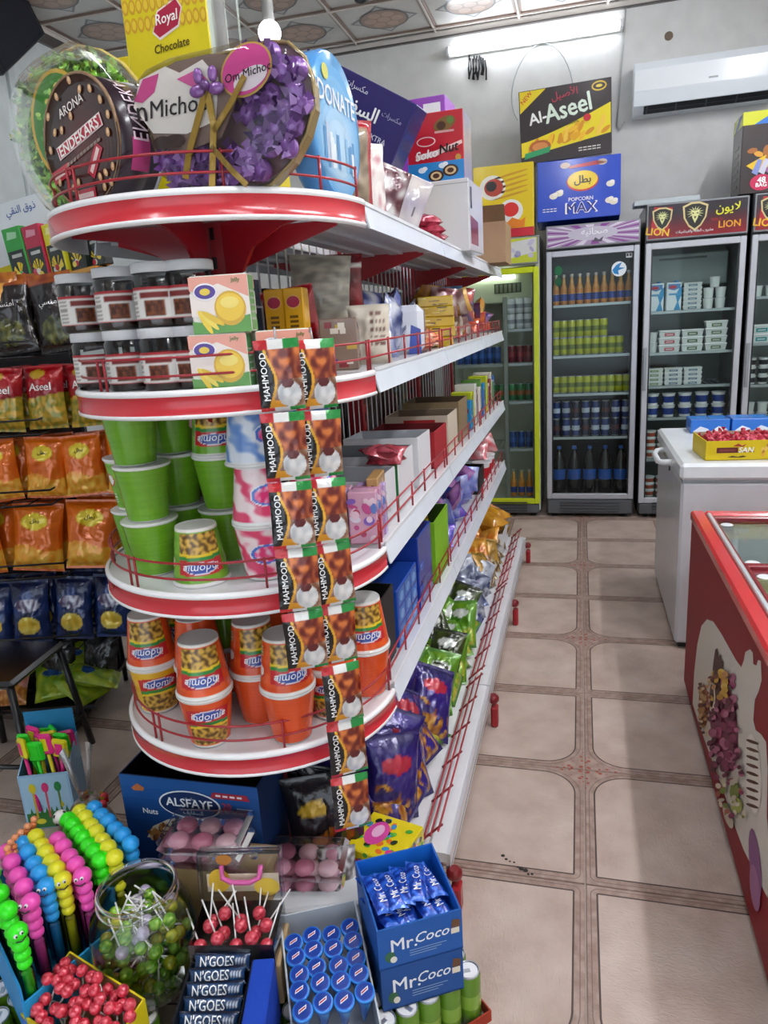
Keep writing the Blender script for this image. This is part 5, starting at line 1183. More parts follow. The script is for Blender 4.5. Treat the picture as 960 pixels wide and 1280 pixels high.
def pr_torku(b, f, r, l, t, k):
    b.rect(f, .0, .08, .36, .92, '#b8222c', .001); b.ell(f, .2, .74, .13, .07, '#f0e4e0', .0016); b.ell(f, .2, .74, .115, .055, '#b8222c', .002); b.txt(f, 'Torku', .2, .74, .07, '#f4eeea', .0026, w=.2)
    b.txt(f, '1', .27, .44, .2, '#f0e6e2', .002, bold=.05); b.ell(f, .22, .42, .02, .015, '#f0e6e2', .002)
    for q in range(5): b.rect(f, .22, .3-q*.035, .33, .31-q*.035, '#e8d4d0', .002)
    b.pol(f, [(.0, .12), (.0, .34), (.2, .3), (.18, .12)], '#7a3a24', .0016); b.rect(f, 0, .935, 1, .945, '#9a9da2', .001); b.pol(r, [(.1, .1), (.1, .5), (.6, .45), (.6, .1)], '#8c3038', .001); b.rect(r, .1, .6, .2, .9, '#3a3a3c', .001)
carton('shipping_carton', 'white shipping carton with red biscuit panel on the top deck', 'carton', .30, .30, .26, '#d3d4d7', pr_torku, (-.555, 3.12, z1), (0, 0, radians(-3)))
def pr_soko(b, f, r, l, t, k):
    b.txt(f, 'Soko', .34, .42, .15, '#f4f2f0', .003, w=.4, bold=.03, shear=.25, rot=.12); b.txt(f, 'Nut', .74, .48, .17, '#2a1a18', .003, w=.34, bold=.03, shear=.2, rot=.12); b.pol(f, [(.15, .35), (.5, .38), (.98, .52), (.97, .57), (.5, .46), (.14, .42)], '#e8c8c4', .0014)
    b.ell(f, .34, .6, .17, .07, '#e4ccc8', .0014); b.ell(f, .34, .6, .15, .055, '#b8222e', .002); b.ell(f, .68, .82, .2, .1, '#7a5a2a', .0014, 16, .3); b.ell(f, .62, .8, .08, .06, '#4a2a18', .002); b.ell(f, .78, .86, .06, .05, '#5c7a34', .0022); b.rect(f, .5, .70, .84, .73, '#d8a0a0', .0016); b.ell(f, .9, .33, .05, .05, '#b8883a', .002)
    b.rect(f, 0, 0, 1, .30, '#2f86cc', .0024); 
    for u, v in ((.25, .2), (.62, .24)): b.ell(f, u, v, .07, .04, '#dcebf4', .003); b.ell(f, u+.05, v+.02, .05, .03, '#eef4f8', .0034)
    for u in (.5, .76): b.ell(f, u, .1+.06*(u > .6), .14, .085, '#3a1f18', .004); b.ell(f, u, .1+.06*(u > .6), .10, .06, '#d8b888', .0046); b.ell(f, u, .1+.06*(u > .6), .06, .035, '#4a261a', .0052)
carton('biscuit_carton', 'red hazelnut biscuit carton with blue lower band on the white carton', 'carton', .22, .17, .25, '#bb2230', pr_soko, (-.54, 3.10, z1+.2605), (0, 0, radians(-2)), right='#a8a4b8')
b = MB(); b.box((-.12, -.15, 0), (.12, .15, .19), '#a58a68', top='#4a3a2c'); 
b.add([(-.12, -.15, .19), (.12, -.15, .19), (.12, -.19, .26), (-.12, -.19, .26)], [(0, 1, 2, 3), (3, 2, 1, 0)], '#9a7f5e'); b.add([(-.12, .15, .19), (-.12, -.15, .19), (-.17, -.15, .29), (-.17, .15, .29)], [(0, 1, 2, 3), (3, 2, 1, 0)], '#3f342c')
o = b.build('cardboard_box', 'board'); o.location = (-.475, 3.95, z1); tag(o, 'plain brown open cardboard box at the end of the top deck', 'box')
def pr_navy(b, f, r, l, t, k):
    b.rect(f, .05, .72, .2, .98, '#d8c02a', .001); b.ell(f, .12, .72, .07, .12, '#e8d8d0', .0016); b.pol(f, [(.2, .62), (.24, .86), (.31, .7), (.3, .62)], '#c9642c', .0014)
    b.txt(f, 'السفايف', .52, .56, .34, '#eef0f4', .0018, w=.46, bold=.03); b.txt(f, 'مكسرات', .5, .83, .12, '#c9cce0', .0018); b.txt(f, 'مكسرات', .86, .66, .1, '#9a9cc0', .0018); b.txt(f, 'MIXED EXTRA', .72, .3, .09, '#c9cce0', .0018, w=.34); b.txt(f, 'MIXED', .72, .17, .09, '#c9cce0', .0018, w=.34)
    curls(b, f, 14, .3, .02, .6, .2, ['#b89a6a', '#d8c49a', '#8a6a44'], .03, .0016, 3)
o = carton('nuts_carton', 'tilted navy nut carton propped over the pouches on the top deck', 'carton', .46, .12, .22, '#2a2466', pr_navy, (0, 0, 0), (0, radians(31), radians(-6)), top='#8a88a8'); p = AT(438, 136, 'y', 2.72); o.location = (p.x-.5*.22*sin(radians(31)), 2.78, p.z-.11*cos(radians(31)))
def pr_purple(b, f, r, l, t, k): b.rect(f, .62, .2, .92, .96, '#e6e4e8', .001); b.rect(f, .4, .62, .54, .96, '#3a1f8c', .001); b.ell(f, .77, .78, .07, .09, '#5a5a64', .0016); [b.rect(f, .65, .25+q*.07, .89, .27+q*.07, '#8a8a92', .0016) for q in range(5)]
p = AT(524, 130, 'y', 3.5); carton('purple_carton', 'bright purple carton behind the red biscuit carton', 'carton', .26, .2, .70, '#8f3fb0', pr_purple, (p.x-.01, 3.62, z1), (0, 0, radians(-4)), right='#b06ad0')
tag(MB().bbox((-.06, -.1, 0), (.06, .1, .262), '#a8906c', .003).build('support_carton', 'board', None, (-.675, 2.85, z1)), 'plain kraft carton propping up the tilted navy nut carton', 'carton')
for o_ in list(bpy.data.objects):
    if o_.name.startswith(('snack_pouch', 'cookie_pack')) and o_.parent is None: settle(o_, SZ[0], XC+.04, XE-.004)
# generic maker for repeated soft packs
def packs(n, w, h, t, cfs, place, label, group, cat='pack', m='foil', nu=12, nv=14, texts=(), name='snack_pack'):
    pr = [Proto(bag(name, label, cat, w, h, t, cf, texts, m, nu, nv, seed=k+2, crink=1.6)) for k, cf in enumerate(cfs)]
    for k in range(n):
        lo, ro = place(k); o = pr[k % len(pr)].put(lo, ro, label if isinstance(label, str) else label[k % len(label)], group)
        if lo[0] > -.75: settle(o, max(z for z in SZ+[BZ] if z < lo[2]+.03), XC+.045, XE-.022)
# ---- second deck, from the end unit to the far end
def pr_ybox(b, f, r, l, t, k):
    b.ell(f, .5, .84, .36, .08, '#e0b060', .0008); b.ell(f, .5, .84, .32, .065, '#a82a4a', .0012)
    for q in range(6): b.rect(f, .28, .38+q*.055, .7, .41+q*.055, '#6a4a10', .0012)
    for q in range(4): b.rect(f, .14, .08+q*.06, .86, .1+q*.06, '#b07a18', .0012)
for k, px in enumerate((343, 367)):
    p = AT(px, 400, 'y', 1.56); carton('yellow_tea_box', 'slim yellow box with magenta seal beside the jelly boxes', 'box', .046, .05, .186, '#dba21a', pr_ybox, (p.x, 1.585, z2+.004), (0, 0, radians(6)))['group'] = 'slim yellow boxes'
sp = bag('snack_pouch', 'glossy red pouch standing behind the slim yellow boxes', 'pouch', .13, .2, .05, solid('#b81824', '#8a101c', 2), seed=4); sp.location = (-.66, 1.72, z2); sp.rotation_euler = (0, radians(-8), radians(20))
sp = bag('snack_pouch', 'clear bag of noodles hanging under the top deck', 'pouch', .16, .22, .06, lambda u, v: mixc('#8a877c', '#c4beac', clamp01(.5+1.2*nz2(u, v, 5, 16, 3))), seed=6, m='film'); sp.location = (-.66, 1.86, z2+.06); sp.rotation_euler = (0, radians(4), radians(20))
sp = bag('snack_pouch', 'dark red pouch with white seal under the top deck', 'pouch', .13, .17, .05, lambda u, v: '#d8d2cc' if .78 < v < .86 else mixc('#5a1018', '#9a1c26', clamp01(.5+nz2(u, v, 4, 4, 1))), seed=7); sp.location = (-.64, 2.0, z2+.12); sp.rotation_euler = (0, 0, radians(25))
def pr_var(seed, n=10, cols=('#5a4a8c', '#c9a84a', '#8a2c34', '#e4ded2')):
    def pr(b, f, r, l, t, k):
        q = random.Random(seed)
        for pl in (f, r, l):
            for i in range(n): u, v = q.uniform(0, .7), q.uniform(0, .85); b.rect(pl, u, v, u+q.uniform(.1, .3), v+q.uniform(.05, .15), q.choice(cols), .0006+i*.0001)
    return pr
p = AT(395, 425, 'z', z2); carton('spice_box', 'brown and violet box next to the slim yellow boxes', 'box', .09, .06, .12, '#8a7466', pr_var(3), (-.555, 1.70, z2), (0, 0, radians(12)))
sp = bag('flour_bag', 'cream paper bag with brown writing on the second deck', 'bag', .11, .15, .06, lambda u, v: '#7a5a50' if .5 < u < .9 and .3 < v < .9 and int(v*16) % 2 and nz2(u, v, 20, 3, 1) > -.1 else mixc('#e4dccc', '#cfc4b0', clamp01(.5+nz2(u, v, 4, 4, 2))), m='paper', seed=3); sp.location = (-.525, 1.86, z2); sp.rotation_euler = (0, 0, radians(14))
packs(5, .12, .16, .06, [solid('#1c2a6a', '#e4e6ec', 3), solid('#e2e4ea', '#2a3a8c', 5)], lambda k: ((-.56-.03*(k % 2), 2.06+.06*k, z2+.004+.045*(k % 2)), (radians(-40+20*k), radians(10*k), .4+.5*k)), 'navy and white soft pack heaped on the second deck', 'navy and white packs')
def pr_tissue(b, f, r, l, t, k):
    for pl in (f, r): b.pol(pl, [(.2, 0), (.35, 1), (.6, 1), (.5, 0)], '#2a3f9a', .0008); b.pol(pl, [(.75, 0), (.8, .6), (.95, .5), (.95, 0)], '#3a4fa8', .0008)
carton('tissue_pack', 'white and blue wrapped bundle on the second deck', 'pack', .2, .24, .15, '#dfe2ea', pr_tissue, (-.592, 2.40, z2), (0, 0, radians(10)), bev=.02, top='#e8ecf2')
for k in range(5): carton('yellow_pack', 'flat yellow pack in the stack beside the blue bundle', 'pack', .13, .14, .036, '#c9a81c', pr_var(7+k, 6, ('#4a3a10', '#e8d86a', '#8a6a14')), (-.53+.006*(k % 2), 2.80, z2+k*.0366), (0, 0, radians(8+4*(k % 3))))['group'] = 'stack of yellow packs'
carton('orange_pack', 'orange pack standing against the yellow stack', 'pack', .05, .06, .10, '#d8641c', None, (-.585, 2.69, z2), (0, 0, .3))
packs(6, .12, .09, .04, [solid('#d8542c', '#e8a07a', 3), solid('#c23a24', '#efc4a4', 6)], lambda k: ((-.48-.04*(k % 2), 2.42+.055*k, z2+.012+.016*(k % 3)), (radians(-78), 0, .3*k)), 'salmon and red biscuit pack behind the guard rail', 'salmon packs')
hp = [solid('#6a4a34', '#e0d8cc', 3), solid('#b98a3a', '#7a4a20', 5), solid('#d0c8bc', '#6a2c34', 7), solid('#c9953a', '#e4c070', 9)]
packs(22, .13, .11, .05, hp, lambda k: ((-.53-.11*((k//7) % 2), 2.95+.085*(k % 7)+.02*(k//7), z2+.02+.045*(k//7)), (radians(-60+14*(k % 5)), radians(9*(k % 4)-12), .5*k)), ['brown and cream biscuit pack in the heap on the second deck', 'tan biscuit pack in the heap on the second deck', 'cream and maroon biscuit pack in the heap on the second deck', 'golden biscuit pack in the heap on the second deck'], 'biscuit heap')
packs(4, .15, .16, .05, [solid('#3a78b8', '#8fc0e0', 3), solid('#2c5a9a', '#b8402c', 5)], lambda k: ((-.6+.05*(k % 2), 3.42+.06*k, z2+.09), (radians(-20), radians(10*k), .4*k)), 'sky-blue wafer pack standing in the biscuit heap', 'sky-blue packs')
packs(14, .13, .11, .05, [solid('#9a1c2c', '#d8783a', 3), solid('#24408c', '#8a1c34', 4), solid('#d88a2c', '#f0c060', 6)], lambda k: ((-.54-.1*(k % 2), 3.62+.06*k, z2+.02+.035*(k % 3)), (radians(-50+13*(k % 5)), radians(8*(k % 4)), .6*k)), ['red wafer pack at the far end of the second deck', 'navy wafer pack at the far end of the second deck', 'orange wafer pack at the far end of the second deck'], 'wafer packs')
# ---- third deck: opened cartons
def open_carton(label, w, d, h, outer, inner, y, x=None, rz=0, pr=None, z=zz3, fill=None, hf=None):
    t = tray_box('opened_carton', label, 'carton', w, d, h, outer, inner, ((XF-.01-w/2) if x is None else x, y, z), rz, pr, .004, hf)
    if fill:
        pr_, lab, grp, sz = fill
        nx, ny = max(1, int((w-.02)/sz[0])), max(1, int((d-.02)/sz[1]))
        for i in range(nx):
            for j in range(ny):
                lx = (i-(nx-1)/2)*sz[0]; ly = (j-(ny-1)/2)*sz[1]; ca, sa = cos(rz), sin(rz)
                pr_.put((t.location.x+lx*ca-ly*sa, y+lx*sa+ly*ca, z+.006), (0, 0, rz+rnd.uniform(-.05, .05)), lab, grp)
    return t
def small_box(w, d, h, col, pr=None): return Proto(carton('small_box', 'x', 'box', w-.004, d-.004, h, col, pr))
def pr_green(b, f): b.rect(f, 0, 0, .22, 1, '#1f7a3a', .0006); b.rect(f, .9, 0, 1, 1, '#1f7a3a', .0006)
def pr_slot(b, f): b.rect(f, .05, .55, .5, .8, '#4a2a2c', .0006)
bx = [small_box(.06, .05, .07, '#8a8f94'), small_box(.06, .05, .08, '#5a3a34'), small_box(.05, .05, .07, '#a83a3a'), small_box(.05, .05, .06, '#4a6a8c')]
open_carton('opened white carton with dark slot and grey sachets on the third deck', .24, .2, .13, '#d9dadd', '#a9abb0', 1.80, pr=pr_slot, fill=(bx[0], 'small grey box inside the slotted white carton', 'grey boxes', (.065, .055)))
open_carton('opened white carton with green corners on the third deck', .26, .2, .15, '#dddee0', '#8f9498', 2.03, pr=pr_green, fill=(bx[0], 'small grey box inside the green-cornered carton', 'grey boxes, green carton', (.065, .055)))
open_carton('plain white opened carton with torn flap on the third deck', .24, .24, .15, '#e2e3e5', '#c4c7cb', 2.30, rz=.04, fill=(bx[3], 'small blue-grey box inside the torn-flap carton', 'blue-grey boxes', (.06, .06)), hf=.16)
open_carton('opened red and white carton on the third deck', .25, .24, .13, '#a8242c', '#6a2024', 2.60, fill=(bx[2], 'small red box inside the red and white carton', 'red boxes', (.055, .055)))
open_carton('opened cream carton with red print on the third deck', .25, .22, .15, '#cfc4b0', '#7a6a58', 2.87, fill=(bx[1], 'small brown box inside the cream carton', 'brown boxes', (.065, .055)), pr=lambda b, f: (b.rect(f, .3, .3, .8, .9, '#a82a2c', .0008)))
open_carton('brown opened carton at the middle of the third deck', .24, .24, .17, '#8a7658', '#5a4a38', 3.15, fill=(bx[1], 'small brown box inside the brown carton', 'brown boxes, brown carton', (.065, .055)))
for k in range(14):
    c_ = ['#2c8fc4', '#c8d02a', '#d8d8d4', '#8a2a34', '#e4e0d4', '#5a8a3a', '#3a6ab0'][k % 7]
    lb = ['blue', 'lime', 'pale grey', 'maroon', 'cream', 'green', 'cobalt'][k % 7]
    carton('slim_box', 'slim %s box in the row at the far end of the third deck' % lb, 'box', .1, .05, .14+.03*(k % 3), c_, pr_var(20+k, 5), (-.53-.005*(k % 2), 3.36+.074*k, zz3), (0, 0, rnd.uniform(-.1, .1)))['group'] = 'slim boxes on the third deck'
def pr_fl(b, f, r, l, t, k):
    q = random.Random(len(b.v))
    for pl in (f, r, l):
        for i in range(16): b.ell(pl, q.uniform(.1, .9), q.uniform(.06, .94), q.uniform(.08, .22), q.uniform(.03, .09), q.choice(['#8a6ac8', '#f0d8e4', '#c85a94', '#e8e4f0', '#6a8ad0', '#b84a6a']), .0008+i*.00005, 9, q.uniform(0, 3))
for k in range(5): carton('candy_pack', 'pink and violet candy pack between the end unit and the cartons', 'pack', .07, .035, .13, ['#d8a8c0', '#b8a0d0', '#c890b0'][k % 3], pr_fl, (-.50-.075*(k % 2), 1.615+.04*(k//2), zz3), (0, 0, .15))['group'] = 'candy packs'
carton('kraft_box', 'kraft brown box with chevron print behind the rail of the third deck', 'box', .03, .11, .15, '#b8925a', pr_var(3, 4, ('#4a3018', '#d8b880')), (-.492, 1.71, zz3), (0, 0, radians(6)))
packs(4, .1, .1, .04, [solid('#8a1c2c', '#d06a74', 2)], lambda k: ((-.5, 1.90+.03*k, zz3+.135), (radians(-70), 0, k)), 'red speckled wafer pack lying on the white cartons', 'speckled wafer packs')
# ---- fourth deck
def pr_oreo(b, f, r, l, t, k):
    for pl in (f, r):
        for i in range(3):
            for j in range(3): b.rect(pl, .06+i*.31, .08+j*.31, .32+i*.31, .34+j*.31, '#2f7ad0', .0008); b.ell(pl, .19+i*.31, .2+j*.31, .08, .08, '#5aa0e4', .0014)
carton('blue_biscuit_carton', 'bright blue biscuit carton with tile print, lower one on the fourth deck', 'carton', .24, .25, .17, '#1c4fb0', pr_oreo, (-.60, 1.93, zz4), (0, 0, 0), top='#1a3f94')
carton('blue_biscuit_carton', 'deep blue biscuit carton stacked behind the tile-print carton', 'carton', .22, .2, .24, '#1a3a9a', pr_var(4, 4, ('#2a5ac0', '#16307a')), (-.585, 2.17, zz4), (0, 0, 0), top='#14307c')
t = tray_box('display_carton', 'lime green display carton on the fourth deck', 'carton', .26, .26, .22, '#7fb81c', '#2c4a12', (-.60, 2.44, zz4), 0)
packs(6, .1, .15, .05, [solid('#c8a02a', '#b8401c', 3), solid('#8ab82a', '#d89a2c', 5)], lambda k: ((-.66+.055*(k % 3), 2.40+.1*(k//3), zz4+.03), (0, 0, .4+.2*k)), 'orange and green snack pack in the lime display carton', 'packs in the lime carton')
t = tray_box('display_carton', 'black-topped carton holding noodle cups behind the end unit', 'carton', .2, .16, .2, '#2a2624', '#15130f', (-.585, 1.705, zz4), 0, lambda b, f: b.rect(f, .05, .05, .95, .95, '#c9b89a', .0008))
packs(26, .14, .12, .05, [solid('#2a3fa8', '#8a5ac0', 3), solid('#3f58c0', '#c0c4e8', 5), solid('#7a3a9a', '#c890c8', 7)], lambda k: ((-.52-.1*(k % 2), 2.66+.035*k, zz4+.02+.04*(k % 3)), (radians(-55+12*(k % 6)), radians(10*(k % 3)), .6*k)), ['blue and violet sweet pack heaped on the fourth deck', 'pale blue sweet pack heaped on the fourth deck', 'purple sweet pack heaped on the fourth deck'], 'violet sweet packs', texts=())
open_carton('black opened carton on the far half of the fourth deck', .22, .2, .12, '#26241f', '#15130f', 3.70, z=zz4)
rcup = Proto(cup('#b8242c', 'red_cup', .05, .11))
for k in range(5): rcup.put((-.52-.11*(k % 2), 3.90+.06*k, zz4), (0, 0, k), 'red and white cup standing near the far end of the fourth deck', 'red and white cups')
packs(8, .12, .13, .05, [solid('#c8303c', '#ecdcd8', 3), solid('#3a6ab0', '#d0d8e8', 4)], lambda k: ((-.55-.06*(k % 2), 3.94+.055*k, zz4+.115), (radians(-50+20*(k % 3)), .2*k, k)), ['red and white pack on top of the cups', 'blue pack on top of the cups'], 'packs above the cups')
# ---- base deck: crisps
def crisp(c1, c2, pic, seed, logo):
    def cf(u, v):
        if v > .95 or v < .04: return mixc(c1, '#ffffff', .12)
        cu, cv, ru, rv, lc = logo
        if ((u-cu)/ru)**2+((v-cv)/rv)**2 < 1: return lc
        if v < .42+.08*sin(u*5+seed) and abs(u-.5) < .42:
            n = nz2(u, v, 7, 7, seed); 
            if n > -.05: return mixc(pic[0], pic[1], clamp01(.5+1.5*nz2(u, v, 12, 12, seed)))
        return mixc(c1, c2, clamp01(.5+nz2(u, v, 2.5, 2.5, seed)))
    return cf
pur = [Proto(bag('crisp_bag', 'x', 'crisp bag', .17, .25, .07, crisp('#221a5a', '#3a2a86', ('#d8a03a', '#8a4a1c'), k, (.5, .68, .3, .1, '#b82c40')), (), nu=26, nv=36, seed=k+1, crink=1.5)) for k in range(3)]
L_ = 'navy-purple crisp bag piled on the base deck nearest the round end unit'
for k, (x, y, z, rx, ry, rz) in enumerate(((-.60, 1.66, 0, -8, -14, 30), (-.50, 1.68, 0, -12, 10, 40), (-.42, 1.78, .0, -26, 6, 55), (-.58, 1.78, .03, -16, 24, 20), (-.54, 1.90, .03, -18, -18, 35), (-.43, 1.94, .02, -30, -14, 60), (-.60, 2.02, .03, -14, 10, 25), (-.66, 1.90, .02, -6, 0, 30), (-.49, 1.82, .10, -44, 34, 45), (-.41, 1.70, .01, -52, -22, 70), (-.43, 2.06, .04, -40, 28, 30))):
    settle(pur[k % 3].put((x, y, zb+.006+z), (radians(rx), radians(ry), radians(rz)), L_, 'purple crisp bags'), BZ, XC+.045, XB-.078)
blk = [Proto(bag('crisp_bag', 'x', 'crisp bag', .17, .26, .07, crisp('#17161a', '#2c2428', ('#b8741c', '#c23a24'), k+4, (.5, .7, .26, .08, '#c8a02a')), (), nu=20, nv=26, seed=k+9, crink=1.5)) for k in range(2)]
for k, (x, y, rx, ry, rz) in enumerate(((-.70, 1.66, -6, -6, 15), (-.80, 1.70, -5, 8, 0), (-.90, 1.68, -5, -5, -10), (-.74, 1.78, -4, 10, 10), (-.86, 1.80, -4, 4, 0))):
    x = -.72+.026*k
    settle(blk[k % 2].put((x, 1.49+.012*(k % 2)+.005*k, zb+.004), (radians(rx), radians(ry), radians(rz)), 'black crisp bag with red and gold print in the shade under the end unit', 'black crisp bags'), BZ, XC+.04)
grn = [Proto(bag('crisp_bag', 'x', 'crisp bag', .135, .21, .055, crisp(*q, k+2, (.5, .7, .28, .09, '#e4e8e0')), (), nu=20, nv=26, seed=k+12, crink=1.6)) for k, q in enumerate((('#3f7a1c', '#7fae24', ('#d8c84a', '#8a9a2a')), ('#1c2018', '#4a5a24', ('#6fae2c', '#c9c44a')), ('#8fb81e', '#c9d02a', ('#e8dc6a', '#a8901c'))))]
for k in range(27):
    settle(grn[k % 3].put((-.405-.09*(k % 3)-rnd.uniform(0, .03), 2.10+.034*k, zb+.01+.04*(k % 3 > 0)), (radians(-52+rnd.uniform(-20, 22)), radians(rnd.uniform(-30, 30)), radians(40+rnd.uniform(-50, 50))), ['leaf-green crisp bag in the pile on the base deck', 'black and green crisp bag in the pile on the base deck', 'lime-yellow crisp bag in the pile on the base deck'][k % 3], 'green crisp bags'), BZ, XC+.045, XB-.078)
slv = [Proto(bag('crisp_bag', 'x', 'crisp bag', .13, .18, .05, solid(a, c, k+2, pic=(.3, d, e)), (), nu=18, nv=22, seed=k+15, crink=2)) for k, (a, c, d, e) in enumerate((('#8f98a8', '#d8dce4', '#2c3a6a', '#5a6a9a'), ('#2a3054', '#a8b0c0', '#d0d4dc', '#6a7080')))]
for k in range(14):
    settle(slv[k % 2].put((-.41-.09*(k % 3)-rnd.uniform(0, .02), 3.02+.036*k, zb+.01+.05*(k % 3 > 0)), (radians(-50+rnd.uniform(-30, 25)), radians(rnd.uniform(-35, 35)), radians(40+rnd.uniform(-60, 60))), ['silver foil snack bag in the pile on the base deck', 'navy and silver snack bag in the pile on the base deck'][k % 2], 'silver snack bags'), BZ, XC+.045, XB-.078)
gld = [Proto(bag('crisp_bag', 'x', 'crisp bag', .14, .19, .05, solid(a, c, k+6, pic=(.35, d, e)), (), nu=18, nv=22, seed=k+19, crink=2)) for k, (a, c, d, e) in enumerate((('#7a5a24', '#c89a3a', '#e8d8b0', '#5a3a1c'), ('#c86a1c', '#e8a83a', '#7a3a14', '#e8dcc0'), ('#c9cacc', '#e8a02c', '#5a2c1c', '#b8bcc4')))]
for k in range(20):
    settle(gld[k % 3].put((-.41-.09*(k % 3)-rnd.uniform(0, .02), 3.53+.040*k, zb+.01+.05*(k % 3 > 0)), (radians(-50+rnd.uniform(-30, 25)), radians(rnd.uniform(-35, 35)), radians(40+rnd.uniform(-60, 60))), ['brown-gold snack bag in the far pile on the base deck', 'orange snack bag in the far pile on the base deck', 'silver and orange snack bag in the far pile on the base deck'][k % 3], 'gold snack bags'), BZ, XC+.045, XB-.078)
for k in range(2):
    o = bag('bread_bag', ['mustard yellow bread roll pack at the far end of the base deck', 'ochre bread pack lying behind the mustard pack'][k], 'pack', .16, .3, .1, solid('#d8a01c', '#b87a1c', k+3), m='film', seed=30+k); o.location = (-.46-.06*k, 4.15+.11*k, zb+.165+.01*k); o.rotation_euler = (radians(-84), 0, radians(62)); settle(o, BZ, XC+.05, XB-.08)
t = tray_box('display_tray', 'white tray under the bread packs at the far end', 'tray', .3, .3, .12, '#dcdde0', '#b8babd', (-.58, 4.27, zb), 0)

# ---- stock on the far side of the gondola, seen dark through the wire back
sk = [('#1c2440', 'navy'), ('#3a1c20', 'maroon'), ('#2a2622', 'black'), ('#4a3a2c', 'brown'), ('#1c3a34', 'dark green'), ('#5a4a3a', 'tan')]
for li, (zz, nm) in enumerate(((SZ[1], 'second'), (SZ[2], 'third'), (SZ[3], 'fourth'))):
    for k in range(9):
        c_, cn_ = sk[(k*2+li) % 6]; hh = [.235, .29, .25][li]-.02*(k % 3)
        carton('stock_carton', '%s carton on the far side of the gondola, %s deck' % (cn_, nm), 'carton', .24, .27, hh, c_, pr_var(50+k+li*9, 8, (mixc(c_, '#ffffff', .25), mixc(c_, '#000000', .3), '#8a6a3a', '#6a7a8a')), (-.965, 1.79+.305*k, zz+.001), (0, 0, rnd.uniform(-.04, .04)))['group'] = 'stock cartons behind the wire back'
# ================================================================== snack rack beyond the gondola
RK = radians(16); rk0 = AT(47, 528, 'y', 2.25)
def rk(x, y, z):
    """rack frame: x along its front (0 at the near right corner, negative to the left), y into the rack"""
    return (rk0.x+x*cos(RK)-y*sin(RK), rk0.y+x*sin(RK)+y*cos(RK), z)
TZ = [1.50, 1.22, .955, .665, .36]
rack = thing('snack_rack', 'black wire snack rack with tiers of crisp bags beyond the gondola', 'rack', rk(0, 0, 0), RK)
RWd, RDp = 1.0, .42
for x, y in ((0, RDp), (-RWd+.02, 0), (-RWd+.02, RDp)):
        b = MB(); b.tube([(x, y, 0), (x, y, 1.72)], .011, '#15151a', 8); b.build('post', 'paint', rack)
for k, z in enumerate(TZ):
    b = MB()
    for zz in (z, z+.055): b.tube([(0, 0, zz), (-RWd+.02, 0, zz), (-RWd+.02, RDp, zz), (0, RDp, zz)], .004, '#17171b', 6, closed=True)
    for q in range(11): x = -q*(RWd-.02)/10; b.tube([(x, 0, z), (x, RDp, z)], .0028, '#17171b', 5)
    for q in range(6): y = q*RDp/5; b.tube([(0, y, z-.003), (-RWd+.02, y, z-.003)], .0028, '#17171b', 5)
    b.build('wire_basket', 'paint', rack)
b = MB(); b.box((-RWd, 0, .09), (.02, RDp, .11), '#1c1c20'); b.build('base_tray', 'paint', rack)
for x in (-.08, -RWd+.1):
    b = MB(); b.bbox((x-.02, -.16, .0), (x+.02, RDp+.06, .035), '#141417', .006); b.build('foot_bar', 'paint', rack)
b = MB(); b.bbox((-RWd, RDp-.03, .1), (.0, RDp-.022, 1.70), '#22222a', .002); b.build('back_panel', 'paint', rack)
def logo_disc(u, v, cu, cv, r, asp, c, ring=None):
    d = ((u-cu)/r)**2+((v-cv)/(r*asp))**2
    return c if d < 1 else ring if ring and d < 1.25 else None
def cf_orange(u, v):
    if v > .955 or v < .035: return '#c85a14'
    if ((u-.5)/.25)**2+((v-.74)/.12)**2 < 1: return '#e8cf2a'
    n = nz2(u, v, 3, 3, 2)
    if v < .36+.05*sin(u*6): return mixc('#e8931c', '#f2bd4a', clamp01(.5+1.4*nz2(u, v, 9, 9, 4)))
    if .55 < v < .57 and .25 < u < .75: return '#f0dcc0'
    return mixc('#d8600f', '#ee7d1e', clamp01(.5+n))
def cf_aseel(u, v):
    if v > .955: return '#b01018'
    if ((u-.42)/.2)**2+((v-.86)/.07)**2 < 1: return '#c8a02a'
    if v > .46+.1*u: return mixc('#b0141c', '#8a0f1c', clamp01(.5+nz2(u, v, 3, 3, 1)))
    return mixc('#c89a2a', '#7a7a1c', clamp01(.5+1.6*nz2(u, v, 10, 12, 6)))
def cf_black(u, v):
    if v > .86: return mixc('#b8641c', '#8a3a24', clamp01(.5+nz2(u, v, 6, 6, 2)))
    if ((u-.5)/.32)**2+((v-.26)/.17)**2 < 1: return mixc('#6a6a2c', '#2c3014', clamp01(.5+1.5*nz2(u, v, 9, 9, 3)))
    return mixc('#141214', '#2a2022', clamp01(.5+nz2(u, v, 4, 4, 5)))
def cf_gold(u, v):
    if v > .86: return mixc('#c87a24', '#7a3a1c', clamp01(.5+nz2(u, v, 6, 6, 2)))
    if v < .2: return '#141214'
    return mixc('#3a2416', '#d8983a', clamp01(.35+1.5*nz2(u, v, 5, 6, 7)))
def cf_navy(u, v):
    if ((u-.5)/.3)**2+((v-.3)/.14)**2 < 1: return mixc('#d8b02a', '#e8d86a', clamp01(.5+nz2(u, v, 8, 8, 1)))
    if ((u-.5)/.34)**2+((v-.62)/.1)**2 < 1: return mixc('#c8ccd8', '#4a3a5a', clamp01(.5+1.5*nz2(u, v, 9, 9, 2)))
    return mixc('#0f1a3c', '#1c3a7a', clamp01(.5+nz2(u, v, 3, 4, 3)))
def cf_lime(u, v):
    if ((u-.5)/.3)**2+((v-.6)/.12)**2 < 1: return '#2a5a9a'
    return mixc('#6f9a1c', '#b8c42c', clamp01(.5+nz2(u, v, 4, 4, 3)))
def cf_dark(u, v): return mixc('#1c1c1e', '#4a4a48', clamp01(.4+nz2(u, v, 5, 5, 9)))
